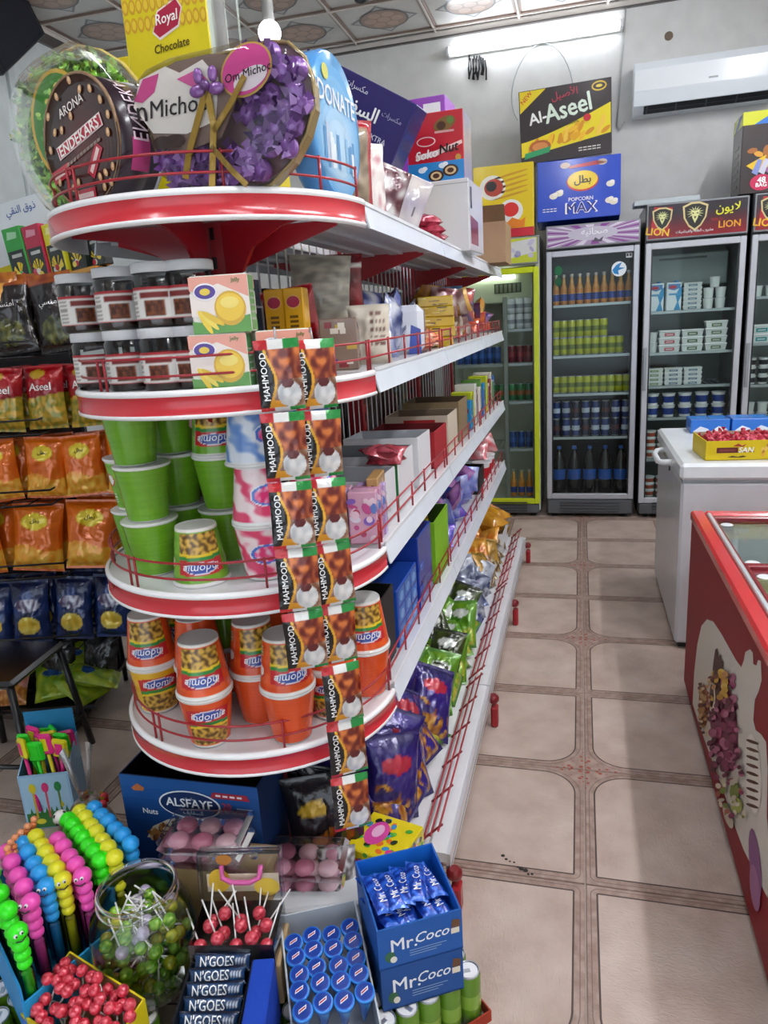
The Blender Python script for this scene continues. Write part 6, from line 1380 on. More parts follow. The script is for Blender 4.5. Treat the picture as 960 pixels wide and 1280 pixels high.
BW, BH = .155, .235
def rowof(cf, texts, n, z, x0, dx, y, label, group, tilt=-8, name='crisp_bag', w=BW, h=BH, t=.07, seed=1, two=True):
    pr = [Proto(bag(name, label, 'crisp bag', w, h, t, cf, texts, 'foil', 30, 40, seed=seed+k)) for k in range(2)]
    for k in range(n):
        q = rk(x0+k*dx, y+rnd.uniform(-.01, .01), z); pr[k % 2].put(q, (radians(tilt+rnd.uniform(-5, 4)), radians(rnd.uniform(-6, 6)), RK+radians(rnd.uniform(-7, 7))), label, group)
        if two: q = rk(x0+k*dx+.02, y+.085, z); pr[(k+1) % 2].put(q, (radians(tilt), radians(rnd.uniform(-4, 4)), RK), label.replace('front', 'rear'), group+', rear')
ax = -.075+.22
lab = 'crisp bag in the front row of the snack rack'
rowof(cf_gold, (('NEW', .5, .12, .07, '#e8e4dc'),), 2, TZ[0]+.012, ax-.42, .17, .07, 'black and gold '+lab, 'gold crisp bags', h=.29, w=.17)
rowof(cf_black, (('امنسي', .5, .6, .12, '#e4e2e0'),), 3, TZ[0]+.012, ax-.20, .165, .06, 'black '+lab, 'black crisp bags on the rack', h=.28, w=.17, seed=5)
rowof(cf_aseel, (('Aseel', .48, .66, .12, '#f0f0ec', .86, .05),), 5, TZ[1]+.012, ax-.62, .162, .06, 'red and yellow '+lab, 'red crisp bags', seed=9)
OT = (('بطل', .5, .745, .08, '#17140f', .4, .03),)
rowof(cf_orange, OT, 6, TZ[2]+.012, ax-.66, .158, .06, 'orange crisp bag with yellow disc, front of the upper orange row of the rack', 'upper orange crisp bags', seed=13)
rowof(cf_orange, OT, 4, TZ[3]+.012, ax-.70, .215, .05, 'larger orange crisp bag with yellow disc, front of the lower orange row', 'lower orange crisp bags', seed=17, w=.2, h=.27, t=.09)
rowof(cf_navy, (), 5, TZ[4]+.012, ax-.68, .165, .07, 'dark navy '+lab, 'navy crisp bags', seed=21, h=.26)
rowof(cf_dark, (), 4, .115, ax-.66, .17, .15, 'charcoal crisp bag on the bottom tray of the rack', 'charcoal crisp bags', seed=25, two=False)
lim = Proto(bag('crisp_bag', 'x', 'crisp bag', .15, .22, .06, cf_lime, (), nu=24, nv=30, seed=31))
for k, (x, y, rz) in enumerate(((.02, .03, 60), (-.14, .01, 20), (.10, .10, 100), (-.05, .12, 40))): lim.put(rk(x, y, .118+.02*k), (radians(-70), 0, RK+radians(rz)), 'lime green crisp bag fallen on the bottom tray of the rack', 'lime crisp bags')
o = bag('crisp_bag', 'red, white and orange snack bag lying on the rack base', 'crisp bag', .13, .18, .05, solid('#c8402c', '#e4dcd4', 4, pic=(.4, '#d8943a', '#a85a1c')), seed=40); o.location = rk(-.33, .02, .118); o.rotation_euler = (radians(-40), 0, RK)
# tilted board with drink sachets above the rack
tb = radians(-6.5)
b0 = AT(50, 350, 'y', 2.72)
brd = thing('wooden_board', 'orange wooden board set aslant above the snack rack', 'board', (b0.x, b0.y, b0.z)); brd.rotation_euler = (0, tb, radians(-4))
b = MB(); b.bbox((-.62, -.02, -.022), (.30, .2, 0), '#b8772c', .003, front='#d9a860'); b.build('plank', 'board', brd)
b = MB(); b.bbox((-.62, -.018, -.05), (.30, .0, -.023), '#241c18', .002); b.build('front_batten', 'paint', brd)
for x in (-.5, .2): MB().bbox((x-.02, .06, -.55), (x+.02, .1, -.023), '#241c18', .003).build('board_post', 'paint', brd)
Rb_ = Matrix.Translation((b0.x, b0.y, b0.z)) @ Matrix.Rotation(radians(-4), 4, 'Z') @ Matrix.Rotation(tb, 4, 'Y')
def onb(x, y, z): q = Rb_ @ Vector((x, y, z)); return (q.x, q.y, q.z)
b = MB(); pl = Pl((-.40, 0, 0), (.52, 0, 0), (0, 0, .36)); b.box((-.40, .0, 0), (.12, .006, .36), '#dfe4e8')
b.txt(pl, 'ذوق النقي', .55, .87, .13, '#2a4f9a', .001, w=.7); b.pol(pl, [(.0, 0), (.0, .3), (.35, .32), (.4, 0)], '#d8c81c', .0008); b.ell(pl, .43, .1, .11, .15, '#e89c1c', .0014); b.ell(pl, .43, .1, .09, .12, '#f2c23a', .002)
for u, v in ((.4, .6), (.47, .42), (.36, .5)): b.ell(pl, u, v, .05, .06, '#e8c82a', .0012, 8)
o = b.build('drink_poster', 'paper'); o.location = onb(.0, .12, .002); o.rotation_euler = (0, tb, radians(-4)); tag(o, 'white drink poster with blue Arabic heading and yellow fruit', 'poster')
dsc = [('#2f9a3c', 'green'), ('#b81c44', 'crimson'), ('#d8d02a', 'yellow'), ('#1c2a24', 'black'), ('#1c2420', 'black')]
for k, (c_, nm) in enumerate(dsc):
    def pr_s(b, f, r, l, t, kk, c_=c_, k=k):
        b.rect(f, .08, .06, .92, .6, '#1c2422', .0008); b.pol(f, [(.2, .8), (.3, .93), (.8, .9), (.75, .8)], mixc(c_, '#ffffff', .5), .0014); b.rect(f, .25, .48, .8, .54, '#b8bcb8', .0016)
        q = random.Random(k)
        for i in range(9): a = q.uniform(.2, 2.9); b.pol(f, [(.5, .16), (.5+.36*cos(a), .18+.22*sin(a)), (.5+.36*cos(a+.2), .18+.22*sin(a+.2))], '#e8c82a', .0014+i*.00005)
        for i in range(4): b.ell(f, q.uniform(.25, .75), q.uniform(.08, .2), .13, .06, [mixc(c_, '#ffffff', .25), '#e4e0d0', '#c8283c', '#e8d04a'][i], .002+i*.0002, 10)
    o = carton('sachet_box', '%s juice powder box standing on the slanted board' % nm, 'box', .098, .04, .235-.012*k, c_, pr_s, (0, 0, 0)); o.location = onb(-.115+k*.101, .05, .0015); o.rotation_euler = (0, tb, radians(-4-4*k))
    if k > 2: o['group'] = 'black juice powder boxes'
# wall conduit, loudspeaker
c_a, c_b = AT(8, 60, 'x', RX0+.02), AT(25, 285, 'x', RX0+.02)
tag(MB().bbox((RX0+.001, c_a.y-.03, 1.2), (RX0+.03, c_a.y+.03, RZ-.13), '#c3caca', .004).build('conduit', 'plastic'), 'pale plastic cable trunking down the far side wall', 'conduit')
s1, s2, s3 = AT(0, 0, 'x', RX0+.12), AT(45, 33, 'x', RX0+.12), AT(0, 72, 'x', RX0+.12)
spk = thing('loudspeaker', 'black loudspeaker hung slanting high on the far side wall', 'speaker', (RX0+.1, s2.y-.30, s2.z-.10)); spk.rotation_euler = (radians(38), 0, 0)
MB().bbox((-.09, -.34, -.15), (.09, .26, .15), '#14151c', .008).build('cabinet', 'paint', spk); MB().box((.09, -.3, -.13), (.094, .22, .13), '#1c1e28').build('grille', 'rubber', spk)
# black stool in the side aisle
stl = thing('stool', 'black metal stool in the side aisle before the snack rack', 'stool', (-2.02, 1.94, 0), radians(8))
b = MB(); b.bbox((-.17, -.17, .425), (.17, .17, .455), '#121214', .012); b.build('seat', 'gloss', stl)
for sx_, sy_ in ((-1, -1), (1, -1), (1, 1), (-1, 1)): MB().tube([(sx_*.15, sy_*.15, .43), (sx_*.19, sy_*.19, 0)], .013, '#17171a', 8).build('leg', 'paint', stl)
for a_, c_ in (((-1, -1), (1, -1)), ((1, -1), (1, 1)), ((1, 1), (-1, 1)), ((-1, 1), (-1, -1))): MB().tube([(a_[0]*.178, a_[1]*.178, .14), (c_[0]*.178, c_[1]*.178, .14)], .008, '#1c1c20', 6).build('stretcher', 'paint', stl)
# ================================================================== counter goods in front of the end unit
gc = Proto(can('#5f8a24', '#7fa63a', .0265, .134, 'slim_can')); ZK = .1365
lc_ = 'slim green drink can in the packs standing on the floor'
def can_pack(o, deg, nx, ny, sp=.0545):
    a = radians(deg); dx, dy = (cos(a), sin(a)), (-sin(a), cos(a))
    for i in range(nx):
        for j in range(ny): gc.put((o[0]+dx[0]*i*sp+dy[0]*j*sp, o[1]+dx[1]*i*sp+dy[1]*j*sp, .0008), (0, 0, rnd.uniform(0, 6)), lc_, 'slim green cans')
can_pack((-.385, 1.14), 45, 5, 4)
can_pack((-.74, .90), 18, 5, 5)
can_pack((-1.15, .875), -12, 5, 5)
can_pack((-1.43, 1.02), -12, 5, 5)
b = MB(); a = radians(45)
b.M = Matrix.Translation((-.385, 1.14, 0)) @ Matrix.Rotation(a, 4, 'Z')
b.box((-.034, -.034, 0), (.25, -.031, .03), '#a8402c'); b.box((.25, -.034, 0), (.253, .2, .03), '#a8402c'); o = b.build('can_tray', 'board'); tag(o, 'low red-brown cardboard tray edge around the can pack beside the coconut bar boxes', 'tray')
# --- coconut bars
def pr_coco(b, f):
    b.txt(f, 'Mr.', .30, .56, .3, '#eef2f6', .0012, bold=.012); b.txt(f, 'Coco', .64, .6, .32, '#eef2f6', .0012, w=.4, bold=.012, shear=.3); b.ell(f, .13, .3, .06, .13, '#3a6a4a', .0012); b.ell(f, .17, .22, .04, .08, '#e8e4d8', .0016); b.pol(f, [(.86, .62), (.97, .6), (.97, .78), (.88, .82)], '#6a4a34', .0012); b.rect(f, .86, .46, .96, .6, '#e4dcc8', .0014)
    for q in range(3): b.rect(f, .36, .32-q*.06, .8-q*.06, .335-q*.06, '#9ab4d4', .0012)
cdeg = 30; cc_ = (-.357, 1.277)
def at_c(x, y, z): a = radians(cdeg); return (cc_[0]+x*cos(a)-y*sin(a), cc_[1]+x*sin(a)+y*cos(a), z)
tray_box('coconut_bar_box', 'closed-bottom blue coconut bar box under the open one', 'box', .182, .18, .108, '#1c4f94', '#163f78', (cc_[0], cc_[1], ZK), radians(cdeg), pr_coco)
MB().box((-.09, -.089, .0), (.09, .089, .004), '#1c4f94').build('top_flap', 'paper', bpy.data.objects['coconut_bar_box'], (0, 0, .1035))
tray_box('coconut_bar_box', 'open blue coconut bar box filled with wrapped bars', 'box', .185, .19, .118, '#1f5aa8', '#1a6fd0', at_c(0, .004, ZK+.1085), radians(cdeg), pr_coco, hf=.10)
cf_bar = lambda u, v: mixc('#0f2c8a', '#2f6ce0', clamp01(.5+1.2*nz2(u, v, 9, 4, 3))) if abs(u-.5) < .44 else '#3a70d8'
cbar = Proto(bag('coconut_bar', 'x', 'bar', .118, .042, .024, cf_bar, (('Mr. Coco', .5, .54, .5, '#f0f4fa', .62),), nu=34, nv=14, seed=3, crimp=.09))
for k in range(14):
    x, y = -.046+.030*(k % 5), [-.012, .022, .0][k//5]; z = ZK+.1085+.068+.017*(k//5)+.004*(k % 2)
    cbar.put(at_c(x, y, z), (radians(-78+rnd.uniform(-8, 8)), rnd.uniform(-.12, .12), radians(cdeg+90)+rnd.uniform(-.28, .28)), 'blue wrapped coconut bar in the open coconut bar box', 'coconut bars')
# --- blue cones in a clear tray
ndeg = 27; nc = (-.50, 1.135)
def at_n(x, y, z): a = radians(ndeg); return (nc[0]+x*cos(a)-y*sin(a), nc[1]+x*sin(a)+y*cos(a), z)
def pr_ezzy(b, f): b.rect(f, 0, 0, 1, .8, '#1d4a8a', .0008); b.txt(f, 'ezzy', .68, .5, .32, '#f0f2f4', .0016, w=.4, bold=.03, shear=.2)
tray_box('cone_box', 'grey-white display tray full of blue chocolate cones', 'box', .175, .31, .125, '#c9ced2', '#b4bac0', (nc[0], nc[1], ZK), radians(ndeg), pr_ezzy, hf=.07)
def cone_():
    t = thing('chocolate_cone', 'x', 'cone'); b = MB()
    b.grid(lambda u, v: ((.004+.0145*v)*cos(2*pi*u), (.004+.0145*v)*sin(2*pi*u), .1*v), 24, 10, lambda u, v: '#e4e6e8' if .3 < (u+v*.3) % 1 < .5 and v < .8 else mixc('#1a5fb8', '#3f9ae0', clamp01(.4+.6*sin(u*12+v*5)))); b.build('wrapper', 'gloss', t)
    l = MB(); l.lathe([(.0185, .096, '#1f6fd0'), (.0208, .098, '#1f6fd0'), (.0208, .105, '#3a9af0'), (.0185, .1075, '#1a55c0'), (.016, .1077, '#123a94'), (.0001, .1077)], 24, capb=False)
    pl = Pl((-.015, -.015, .1078), (.03, 0, 0), (0, .03, 0)); l.pol(pl, [(.2, .3), (.75, .55), (.8, .8), (.25, .55)], '#e4e8f0', .0003); l.pol(pl, [(.25, .38), (.7, .6), (.72, .7), (.28, .5)], '#b02c3c', .0006); l.build('lid', 'gloss', t); return t
cn = Proto(cone_())
for i in range(4):
    for j in range(5):
        cn.put(at_n(-.062+i*.0415, -.055+j*.042+.008*(i % 2), ZK+.012+.004*(j % 2)), (radians(16), 0, radians(ndeg)+rnd.uniform(-.12, .12)), 'blue-lidded chocolate cone in the grey-white tray', 'chocolate cones')
tag(MB().bbox((-.0, 0, 0), (.045, .17, .15), '#1c46b4', .003).build('blue_carton', 'paper', None, (-.600, .93, ZK), (0, 0, radians(16))), 'plain blue carton wedged between the navy bar box and the cone tray', 'carton')
# --- dark blue bars
gd = 14; gcn = (-.70, 1.01)
def at_g(x, y, z): a = radians(gd); return (gcn[0]+x*cos(a)-y*sin(a), gcn[1]+x*sin(a)+y*cos(a), z)
tray_box('wafer_bar_box', 'black-sided display box with a fan of navy wafer bars', 'box', .135, .18, .125, '#14161c', '#1c2430', (gcn[0], gcn[1], ZK), radians(gd))
cf_ng = lambda u, v: '#c4c8d0' if .77 < u < .93 and .35 < v < .68 and int(u*60) % 3 else '#0e1c34' if v > .9 or v < .1 else mixc('#152c4c', '#1e4a7a', clamp01(.5+nz2(u, v, 8, 3, 2)))
ng = bag('wafer_bar', 'x', 'bar', .122, .034, .016, cf_ng, (("N'GOES", .42, .56, .56, '#f2f4f6', .62, .02),), nu=40, nv=12, seed=5, crimp=.06); ngp = Proto(ng)
for k in range(6): ngp.put(at_g(rnd.uniform(-.003, .003), -.072+k*.0285, ZK+.088+.006*k), (radians(-42), rnd.uniform(-.05, .05), radians(gd)), 'navy wafer bar with white lettering in the black-sided box', 'navy wafer bars')
# --- clear case of strawberry lollipops
kb = MB(); kb.bbox((-.095, -.065, 0), (.095, .065, .105), '#b59a74', .003); tag(kb.build('support_carton', 'board', None, (-.712, 1.172, ZK), (0, 0, radians(12))), 'plain kraft carton under the clear lollipop case', 'carton')
cs = thing('clear_case', 'open clear plastic case with pink handle full of strawberry lollipops', 'case', (-.715, 1.165, ZK+.1055), radians(12))
b = MB(); b.box((-.092, -.062, 0), (.092, .062, .003), '#fff'); b.box((-.092, -.062, .003), (.092, -.06, .055), '#fff'); b.box((-.092, .06, .003), (.092, .062, .055), '#fff'); b.box((-.092, -.06, .003), (-.09, .06, .055), '#fff'); b.box((.09, -.06, .003), (.092, .06, .055), '#fff'); b.build('base', 'clear', cs)
b = MB(); b.M = Matrix.Translation((0, .066, .056)) @ Matrix.Rotation(radians(-10), 4, 'X')
b.bbox((-.094, 0, 0), (.094, .003, .125), '#fff', .001); b.bbox((-.094, -.03, .0), (-.091, 0, .125), '#fff', .001); b.bbox((.091, -.03, .0), (.094, 0, .125), '#fff', .001); b.bbox((-.094, -.03, .122), (.094, 0, .125), '#fff', .001); b.build('lid', 'clear', cs)
b = MB(); b.M = Matrix.Translation((0, .062, .056)) @ Matrix.Rotation(radians(-10), 4, 'X'); b.tube([(-.045, -.004, .085), (-.042, -.012, .06), (-.02, -.014, .05), (.02, -.014, .05), (.042, -.012, .06), (.045, -.004, .085)], .006, '#d860a0', 8); b.build('handle', 'plastic', cs)
for x in (-.055, .04):
    b = MB(); b.M = Matrix.Translation((x, .05, .18)); b.bbox((-.008, -.01, 0), (.008, .004, .012), '#eee', .003); b.build('latch', 'clear', cs)
b = MB(); pl = Pl((-.09, .068, .062), (.18, 0, 0), (0, .012, .11)); b.ell(pl, .2, .35, .14, .26, '#e0b83a', .0); b.ell(pl, .8, .2, .16, .2, '#e4c44a', .0004); b.ell(pl, .28, .82, .1, .12, '#c8843a', .0008); b.rect(pl, .04, .1, .96, .5, '#d8c8b0', -.0006); b.build('printed_card', 'paper', cs)
def lolly(c1, c2, r=.0125, stick=.085):
    t = thing('lollipop', 'x', 'lollipop'); b = MB()
    b.grid(lambda u, v: (r*cos(2*pi*u)*sin(pi*v), r*sin(2*pi*u)*sin(pi*v), r*-cos(pi*v)), 14, 8, lambda u, v: mixc(c1, c2, clamp01(.5+1.2*nz2(u, v, 7, 6, 2)))); b.build('candy', 'foil', t)
    MB().tube([(0, 0, -r*.8), (0, 0, -stick)], .0019, '#eceae6', 6).build('stick', 'plastic', t); return t
rl = Proto(lolly('#b81c2c', '#e86a7a', .015)); gl_ = Proto(lolly('#4f9a1c', '#b8dc4a', .0145, .075)); yl = Proto(lolly('#d8cc2a', '#8a9a1c', .0145, .075)); wl = Proto(lolly('#c8b8d8', '#e4dcec', .0145, .075)); ch = Proto(lolly('#c0142c', '#f06a78', .0125, .07))
for k in range(14):
    a = radians(12); x, y = -.07+.035*(k % 5)+rnd.uniform(-.008, .008), -.036+.034*(k//5)
    rl.put((-.715+x*cos(a)-y*sin(a), 1.165+x*sin(a)+y*cos(a), ZK+.1055+.028+.02*(k % 2)), (rnd.uniform(2.0, 2.9), rnd.uniform(-.5, .5), rnd.uniform(-1.2, 1.2)), 'strawberry-red lollipop in the clear case', 'strawberry lollipops')
# --- round jar of green lollipops
JX, JY = -.925, 1.125
jr = thing('lollipop_jar', 'round clear jar packed with green lollipops', 'jar', (JX, JY, ZK))
b = MB(); b.lathe([(.07, 0), (.092, .012), (.114, .085), (.117, .125), (.106, .195), (.084, .232), (.08, .252)], 40, '#fff', capt=False); b.build('bowl', 'clear', jr)
b = MB(); b.tube([Vector((.082*cos(2*pi*i/36), .082*sin(2*pi*i/36), .253)) for i in range(36)], .005, '#fff', 6, closed=True); b.tube([Vector((.086*cos(2*pi*i/36), .086*sin(2*pi*i/36), .232)) for i in range(36)], .003, '#fff', 6, closed=True); b.build('rim', 'clear', jr)
for k in range(96):
    l = k//16; z = ZK+.022+l*.032; rr = [.066, .088, .095, .096, .09, .072][l]; a = k*2.4; r_ = rr*sqrt(((k*7) % 16+.5)/16)
    P_ = (gl_, gl_, gl_, yl)[k % 4] if l < 4 else (yl, gl_, wl, gl_)[k % 4]
    rot = (rnd.uniform(1.9, 2.7), rnd.uniform(-.4, .4), a+pi/2+rnd.uniform(-.7, .7)) if l > 3 else (rnd.uniform(1.2, 2.2), 0, a+pi/2+rnd.uniform(-.4, .4))
    P_.put((JX+r_*cos(a), JY+r_*sin(a), z), rot, {id(gl_): 'green lollipop inside the round jar', id(yl): 'yellow lollipop inside the round jar', id(wl): 'pale lilac lollipop inside the round jar'}[id(P_)], 'lollipops in the jar')
# --- cherry lollipops
hd = -17; hc = (-.965, .955)
def at_h(x, y, z): a = radians(hd); return (hc[0]+x*cos(a)-y*sin(a), hc[1]+x*sin(a)+y*cos(a), z)
def pr_ch(b, f): b.rect(f, .3, .12, .62, .5, '#b82a24', .0008); b.pol(f, [(.0, .45), (.0, .95), (.3, .6), (.2, .4)], '#3a6ac0', .0008); b.ell(f, .2, .6, .07, .2, '#e8e4dc', .0012); b.ell(f, .46, .3, .1, .1, '#e8c83a', .0014); [b.ell(f, .66+.04*q, .3+.1*(q % 3), .008, .03, '#3a2a14', .0012) for q in range(7)]
tray_box('cherry_lollipop_box', 'yellow box of red cherry lollipops beside the bubble wands', 'box', .24, .125, .13, '#d8c41a', '#a8845a', (hc[0], hc[1], ZK), radians(hd), pr_ch, hf=.085)
for i in range(11):
    for j in range(5):
        ch.put(at_h(-.105+i*.021+rnd.uniform(-.009, .009), -.046+j*.0225+rnd.uniform(-.007, .007), ZK+.094+.009*j+rnd.uniform(-.014, .02)), (rnd.uniform(-.6, .6), rnd.uniform(-.6, .6), rnd.uniform(0, 6)), 'red cherry lollipop in the yellow box', 'cherry lollipops')
# --- bubble wands with stacked bubble heads
FR = [(22, 1165), (38, 1128), (58, 1108), (78, 1100), (103, 1095), (125, 1075), (143, 1072), (163, 1055)]
BK = [(-20, 1075), (8, 1065), (28, 1055), (45, 1048), (72, 1050), (85, 1025), (100, 1015), (118, 1012)]
WC = ['#35f01c', '#ff58c0', '#2aa4f0', '#ece82a', '#ff58c0', '#35f01c', '#ece82a', '#2aa4f0']; WN = ['green', 'pink', 'blue', 'yellow']
NR = [5, 5, 5, 6, 5, 7, 7, 6]
def wand(c, face):
    t = thing('bubble_wand', 'x', 'bubble wand'); b = MB()
    for z, r in ((.0, .0205), (-.029, .0175), (-.054, .0165), (-.076, .015)): b.ball((0, 0, z), r, c, 14, 10, .95)
    hd_ = b.build('head', 'plastic', t)
    e = MB()
    for s in ((-1, 1) if face else ()): e.ball((.0185, s*.006-.006, .008), .0042, '#f4f4f4', 8, 6); e.ball((.0225, s*.006-.006, .009), .0022, '#111', 6, 5)
    if face: e.tube([(.0195, -.014, -.004), (.0222, -.004, -.008), (.0205, .006, -.004)], .0014, '#222', 5); e.build('face', 'plastic', hd_)
    MB().lathe([(.0125, -.225), (.013, -.22), (.013, -.095), (.011, -.09)], 14, '#fff', capt=False).build('tube', 'clear', t)
    MB().lathe([(.0108, -.222), (.0108, -.10)], 12, mixc(c, '#000000', .25)).build('liquid', 'gloss', t); return t
wp = {(c, f): Proto(wand(c, f)) for c in sorted(set(WC)) for f in (0, 1)}
wz_ = .40
for k in range(8):
    a, b_ = AT(*FR[k], 'z', wz_), AT(*BK[k], 'z', wz_); nm = WN[['#35f01c', '#ff58c0', '#2aa4f0', '#ece82a'].index(WC[k])]
    for j in range(NR[k]):
        p = a.lerp(b_, j/(NR[k]-1)); wp[(WC[k], 1 if j == 0 and k < 5 else 0)].put((p.x, p.y, wz_-.0+.004*(j % 2)), (0, 0, radians(-50)+rnd.uniform(-.5, .5)), 'bright %s bubble wand with ball-chain head in the blue display' % nm, '%s bubble wands' % nm)
A_, B_, C_, D_ = AT(*FR[0], 'z', wz_), AT(*FR[7], 'z', wz_), AT(*BK[7], 'z', wz_), AT(*BK[0], 'z', wz_)
wb = thing('wand_display', 'blue cardboard display holding rows of bubble wands', 'box', (A_.x, A_.y, ZK))
fd = Vector((B_.x-A_.x, B_.y-A_.y, 0)).normalized(); rd = Vector((fd.y, -fd.x, 0))
ctr = (A_+B_+C_+D_)/4
def wall(p, q, h0, h1, name, col='#2a9ad0'):
    d = (q-p).normalized(); n_ = Vector((d.y, -d.x, 0))*.0025; b = MB()
    vs = [Vector((v.x+s*n_.x, v.y+s*n_.y, z)) for s in (-1, 1) for v, z in ((p, h0), (q, h0), (q, h1), (p, h1))]
    b.add(vs, [(0, 1, 2, 3), (7, 6, 5, 4), (0, 4, 5, 1), (1, 5, 6, 2), (2, 6, 7, 3), (3, 7, 4, 0)], col); return b.build(name, 'paper', wb, (-A_.x, -A_.y, -ZK))
cr = [ctr+(v-ctr)*1.0+(v-ctr).normalized()*.035 for v in (A_, B_, C_, D_)]
for v in cr: v.z = 0
for i, nm in enumerate(('front_wall', 'side_wall', 'rear_wall', 'side_wall')): wall(cr[i], cr[(i+1) % 4], ZK, ZK+[.12, .16, .2, .16][i], nm, ['#2a9ad0', '#1f7ab8', '#2a9ad0', '#2a8fd0'][i])
b = MB(); b.add([Vector((v.x, v.y, ZK+z)) for z in (.0005, .004) for v in cr], [(3, 2, 1, 0), (4, 5, 6, 7)]+[(i, (i+1) % 4, 4+(i+1) % 4, 4+i) for i in range(4)], '#2a9ad0'); b.build('bottom', 'paper', wb, (-A_.x, -A_.y, -ZK))
# football topper and orange twists behind
p = AT(76, 1022, 'z', .40); fb = thing('football_wand', 'bubble wand with a black and white football head', 'bubble wand', (p.x, p.y, p.z)); MB().ball((0, 0, 0), .019, '#ece8e4', 14, 10).build('ball', 'plastic', fb)
b = MB()
for k in range(9):
    a = k*2.4; zz = -.8+k*.2; r_ = sqrt(1-zz*zz); n_ = Vector((r_*cos(a), r_*sin(a), zz)); b.ball(n_*.0165, .0048, '#1c1a1a', 6, 5)
b.build('panel', 'plastic', fb); MB().lathe([(.012, -.225), (.012, -.015)], 12, '#d8c8d0').build('tube', 'plastic', fb)
tw = MB()
for k in range(10): tw.ball((.004*sin(k*1.3), .004*cos(k*1.3), -.012*k), .009, '#f08a50' if k % 2 else '#f4a070', 8, 6)
tw.lathe([(.008, -.27), (.008, -.11)], 10, '#c86a4a'); twp = Proto(tag(tw.build('twist_wand', 'plastic'), 'x', 'bubble wand'))
for k in range(6): p = AT(8+k*6.5, 1062-k*7.5, 'z', .42); twp.put((p.x, p.y, p.z), (0, 0, k), 'orange twisted wand at the back of the blue display', 'orange twisted wands')
# --- box of toy cutlery candy
sb_ = AT(62, 1036, 'z', 0); scx, scy = sb_.x-.015, sb_.y+.07
def pr_spoon(b, f):
    b.rect(f, .04, .02, .96, .3, '#3a7a3c', .0008); b.rect(f, .04, .3, .96, .97, '#a8cfe8', .0008)
    for u, c in ((.25, '#e0d02a'), (.5, '#e03a7a'), (.75, '#2f8a4a')): b.rect(f, u-.02, .2, u+.02, .7, mixc(c, '#c08a4a', .4), .0014); b.ell(f, u, .76, .07, .09, c, .002)
    b.ell(f, .3, .14, .1, .05, '#e8dc3a', .0016); [b.pol(f, [(.1+q*.1, .24), (.15+q*.1, .4), (.2+q*.1, .24)], '#2f7a34', .0012) for q in range(8)]
stb = tray_box('cutlery_candy_box', 'pale blue box of neon toy spoons and forks', 'box', .16, .13, .27, '#9cc4e4', '#5a8ab0', (scx, scy, 0), radians(20), pr_spoon, hf=.2)
MB().box((-.08, .061, .27), (.08, .064, .36), '#2a86b8').build('header_card', 'paper', stb)
sc_ = ['#e8dc1c', '#f0288c', '#2ee02a', '#f0288c', '#e8e02a']; sn = ['yellow', 'magenta', 'green']
def spoon(c, c2):
    b = MB(); b.tube([(0, 0, -.18), (0, 0, .0)], .006, c2, 6); b.bbox((-.028, -.008, 0), (.028, .008, .07), c, .008); b.bbox((-.013, -.0095, .014), (.013, -.007, .056), c2, .001); return Proto(tag(b.build('toy_spoon', 'plastic'), 'x', 'toy'))
sps = [(spoon('#e8dc1c', '#f0288c'), 'yellow and magenta toy spoon in the pale blue box'), (spoon('#2ee02a', '#2ee02a'), 'green toy spoon in the pale blue box'), (spoon('#f0288c', '#e8dc1c'), 'magenta and yellow toy spoon in the pale blue box')]
for k in range(14):
    a = radians(20); x, y = -.055+.037*(k % 4), -.035+.035*(k//4); P_, lb = sps[k % 3]
    P_.put((scx+x*cos(a)-y*sin(a), scy+x*sin(a)+y*cos(a), .225+rnd.uniform(0, .03)), (rnd.uniform(-.12, .12), radians(rnd.uniform(-16, 8)), rnd.uniform(-.6, .6)), lb, 'toy spoons')
# --- clear bag of mixed sweets behind the wands
p = AT(128, 1010, 'z', .17); bgp = thing('sweet_bag', 'clear knotted bag of mixed sweets beside the nut carton', 'bag', (-1.33, 1.475, 0)); b = MB()
def bagf(u, v):
    a = 2*pi*u; r = (.085*max(.02, sin(pi*min(1, v*1.25+.12)))**.6 if v < .66 else .012+.03*(v-.66)/.34)*(1+.12*noise.noise(Vector((cos(a)*2, sin(a)*2, v*5)))); return (r*cos(a), r*sin(a), .0+.46*v)
b.grid(bagf, 28, 22, '#fff'); b.build('clear_film', 'wrap', bgp)
sw_ = [tw_sweet(c, .016, 20+k) for k, c in enumerate((('#d83a44', '#f0e8e4', '#e8d04a'), ('#e8dcd4', '#c8506a', '#6aa84a'), ('#d8c04a', '#e86a7a', '#f0ece8')))]
for k in range(46):
    a = k*2.4; r_ = .06*sqrt((k % 12+.5)/12); o = sw_[k % 3] if k < 3 else sw_[k % 3].copy()
    if k >= 3: COL.objects.link(o)
    o.parent = bgp; o.location = (r_*cos(a), r_*sin(a), .03+.075*(k//12)+rnd.uniform(0, .03)); o.rotation_euler = (rnd.uniform(0, 3), rnd.uniform(0, 3), rnd.uniform(0, 6))
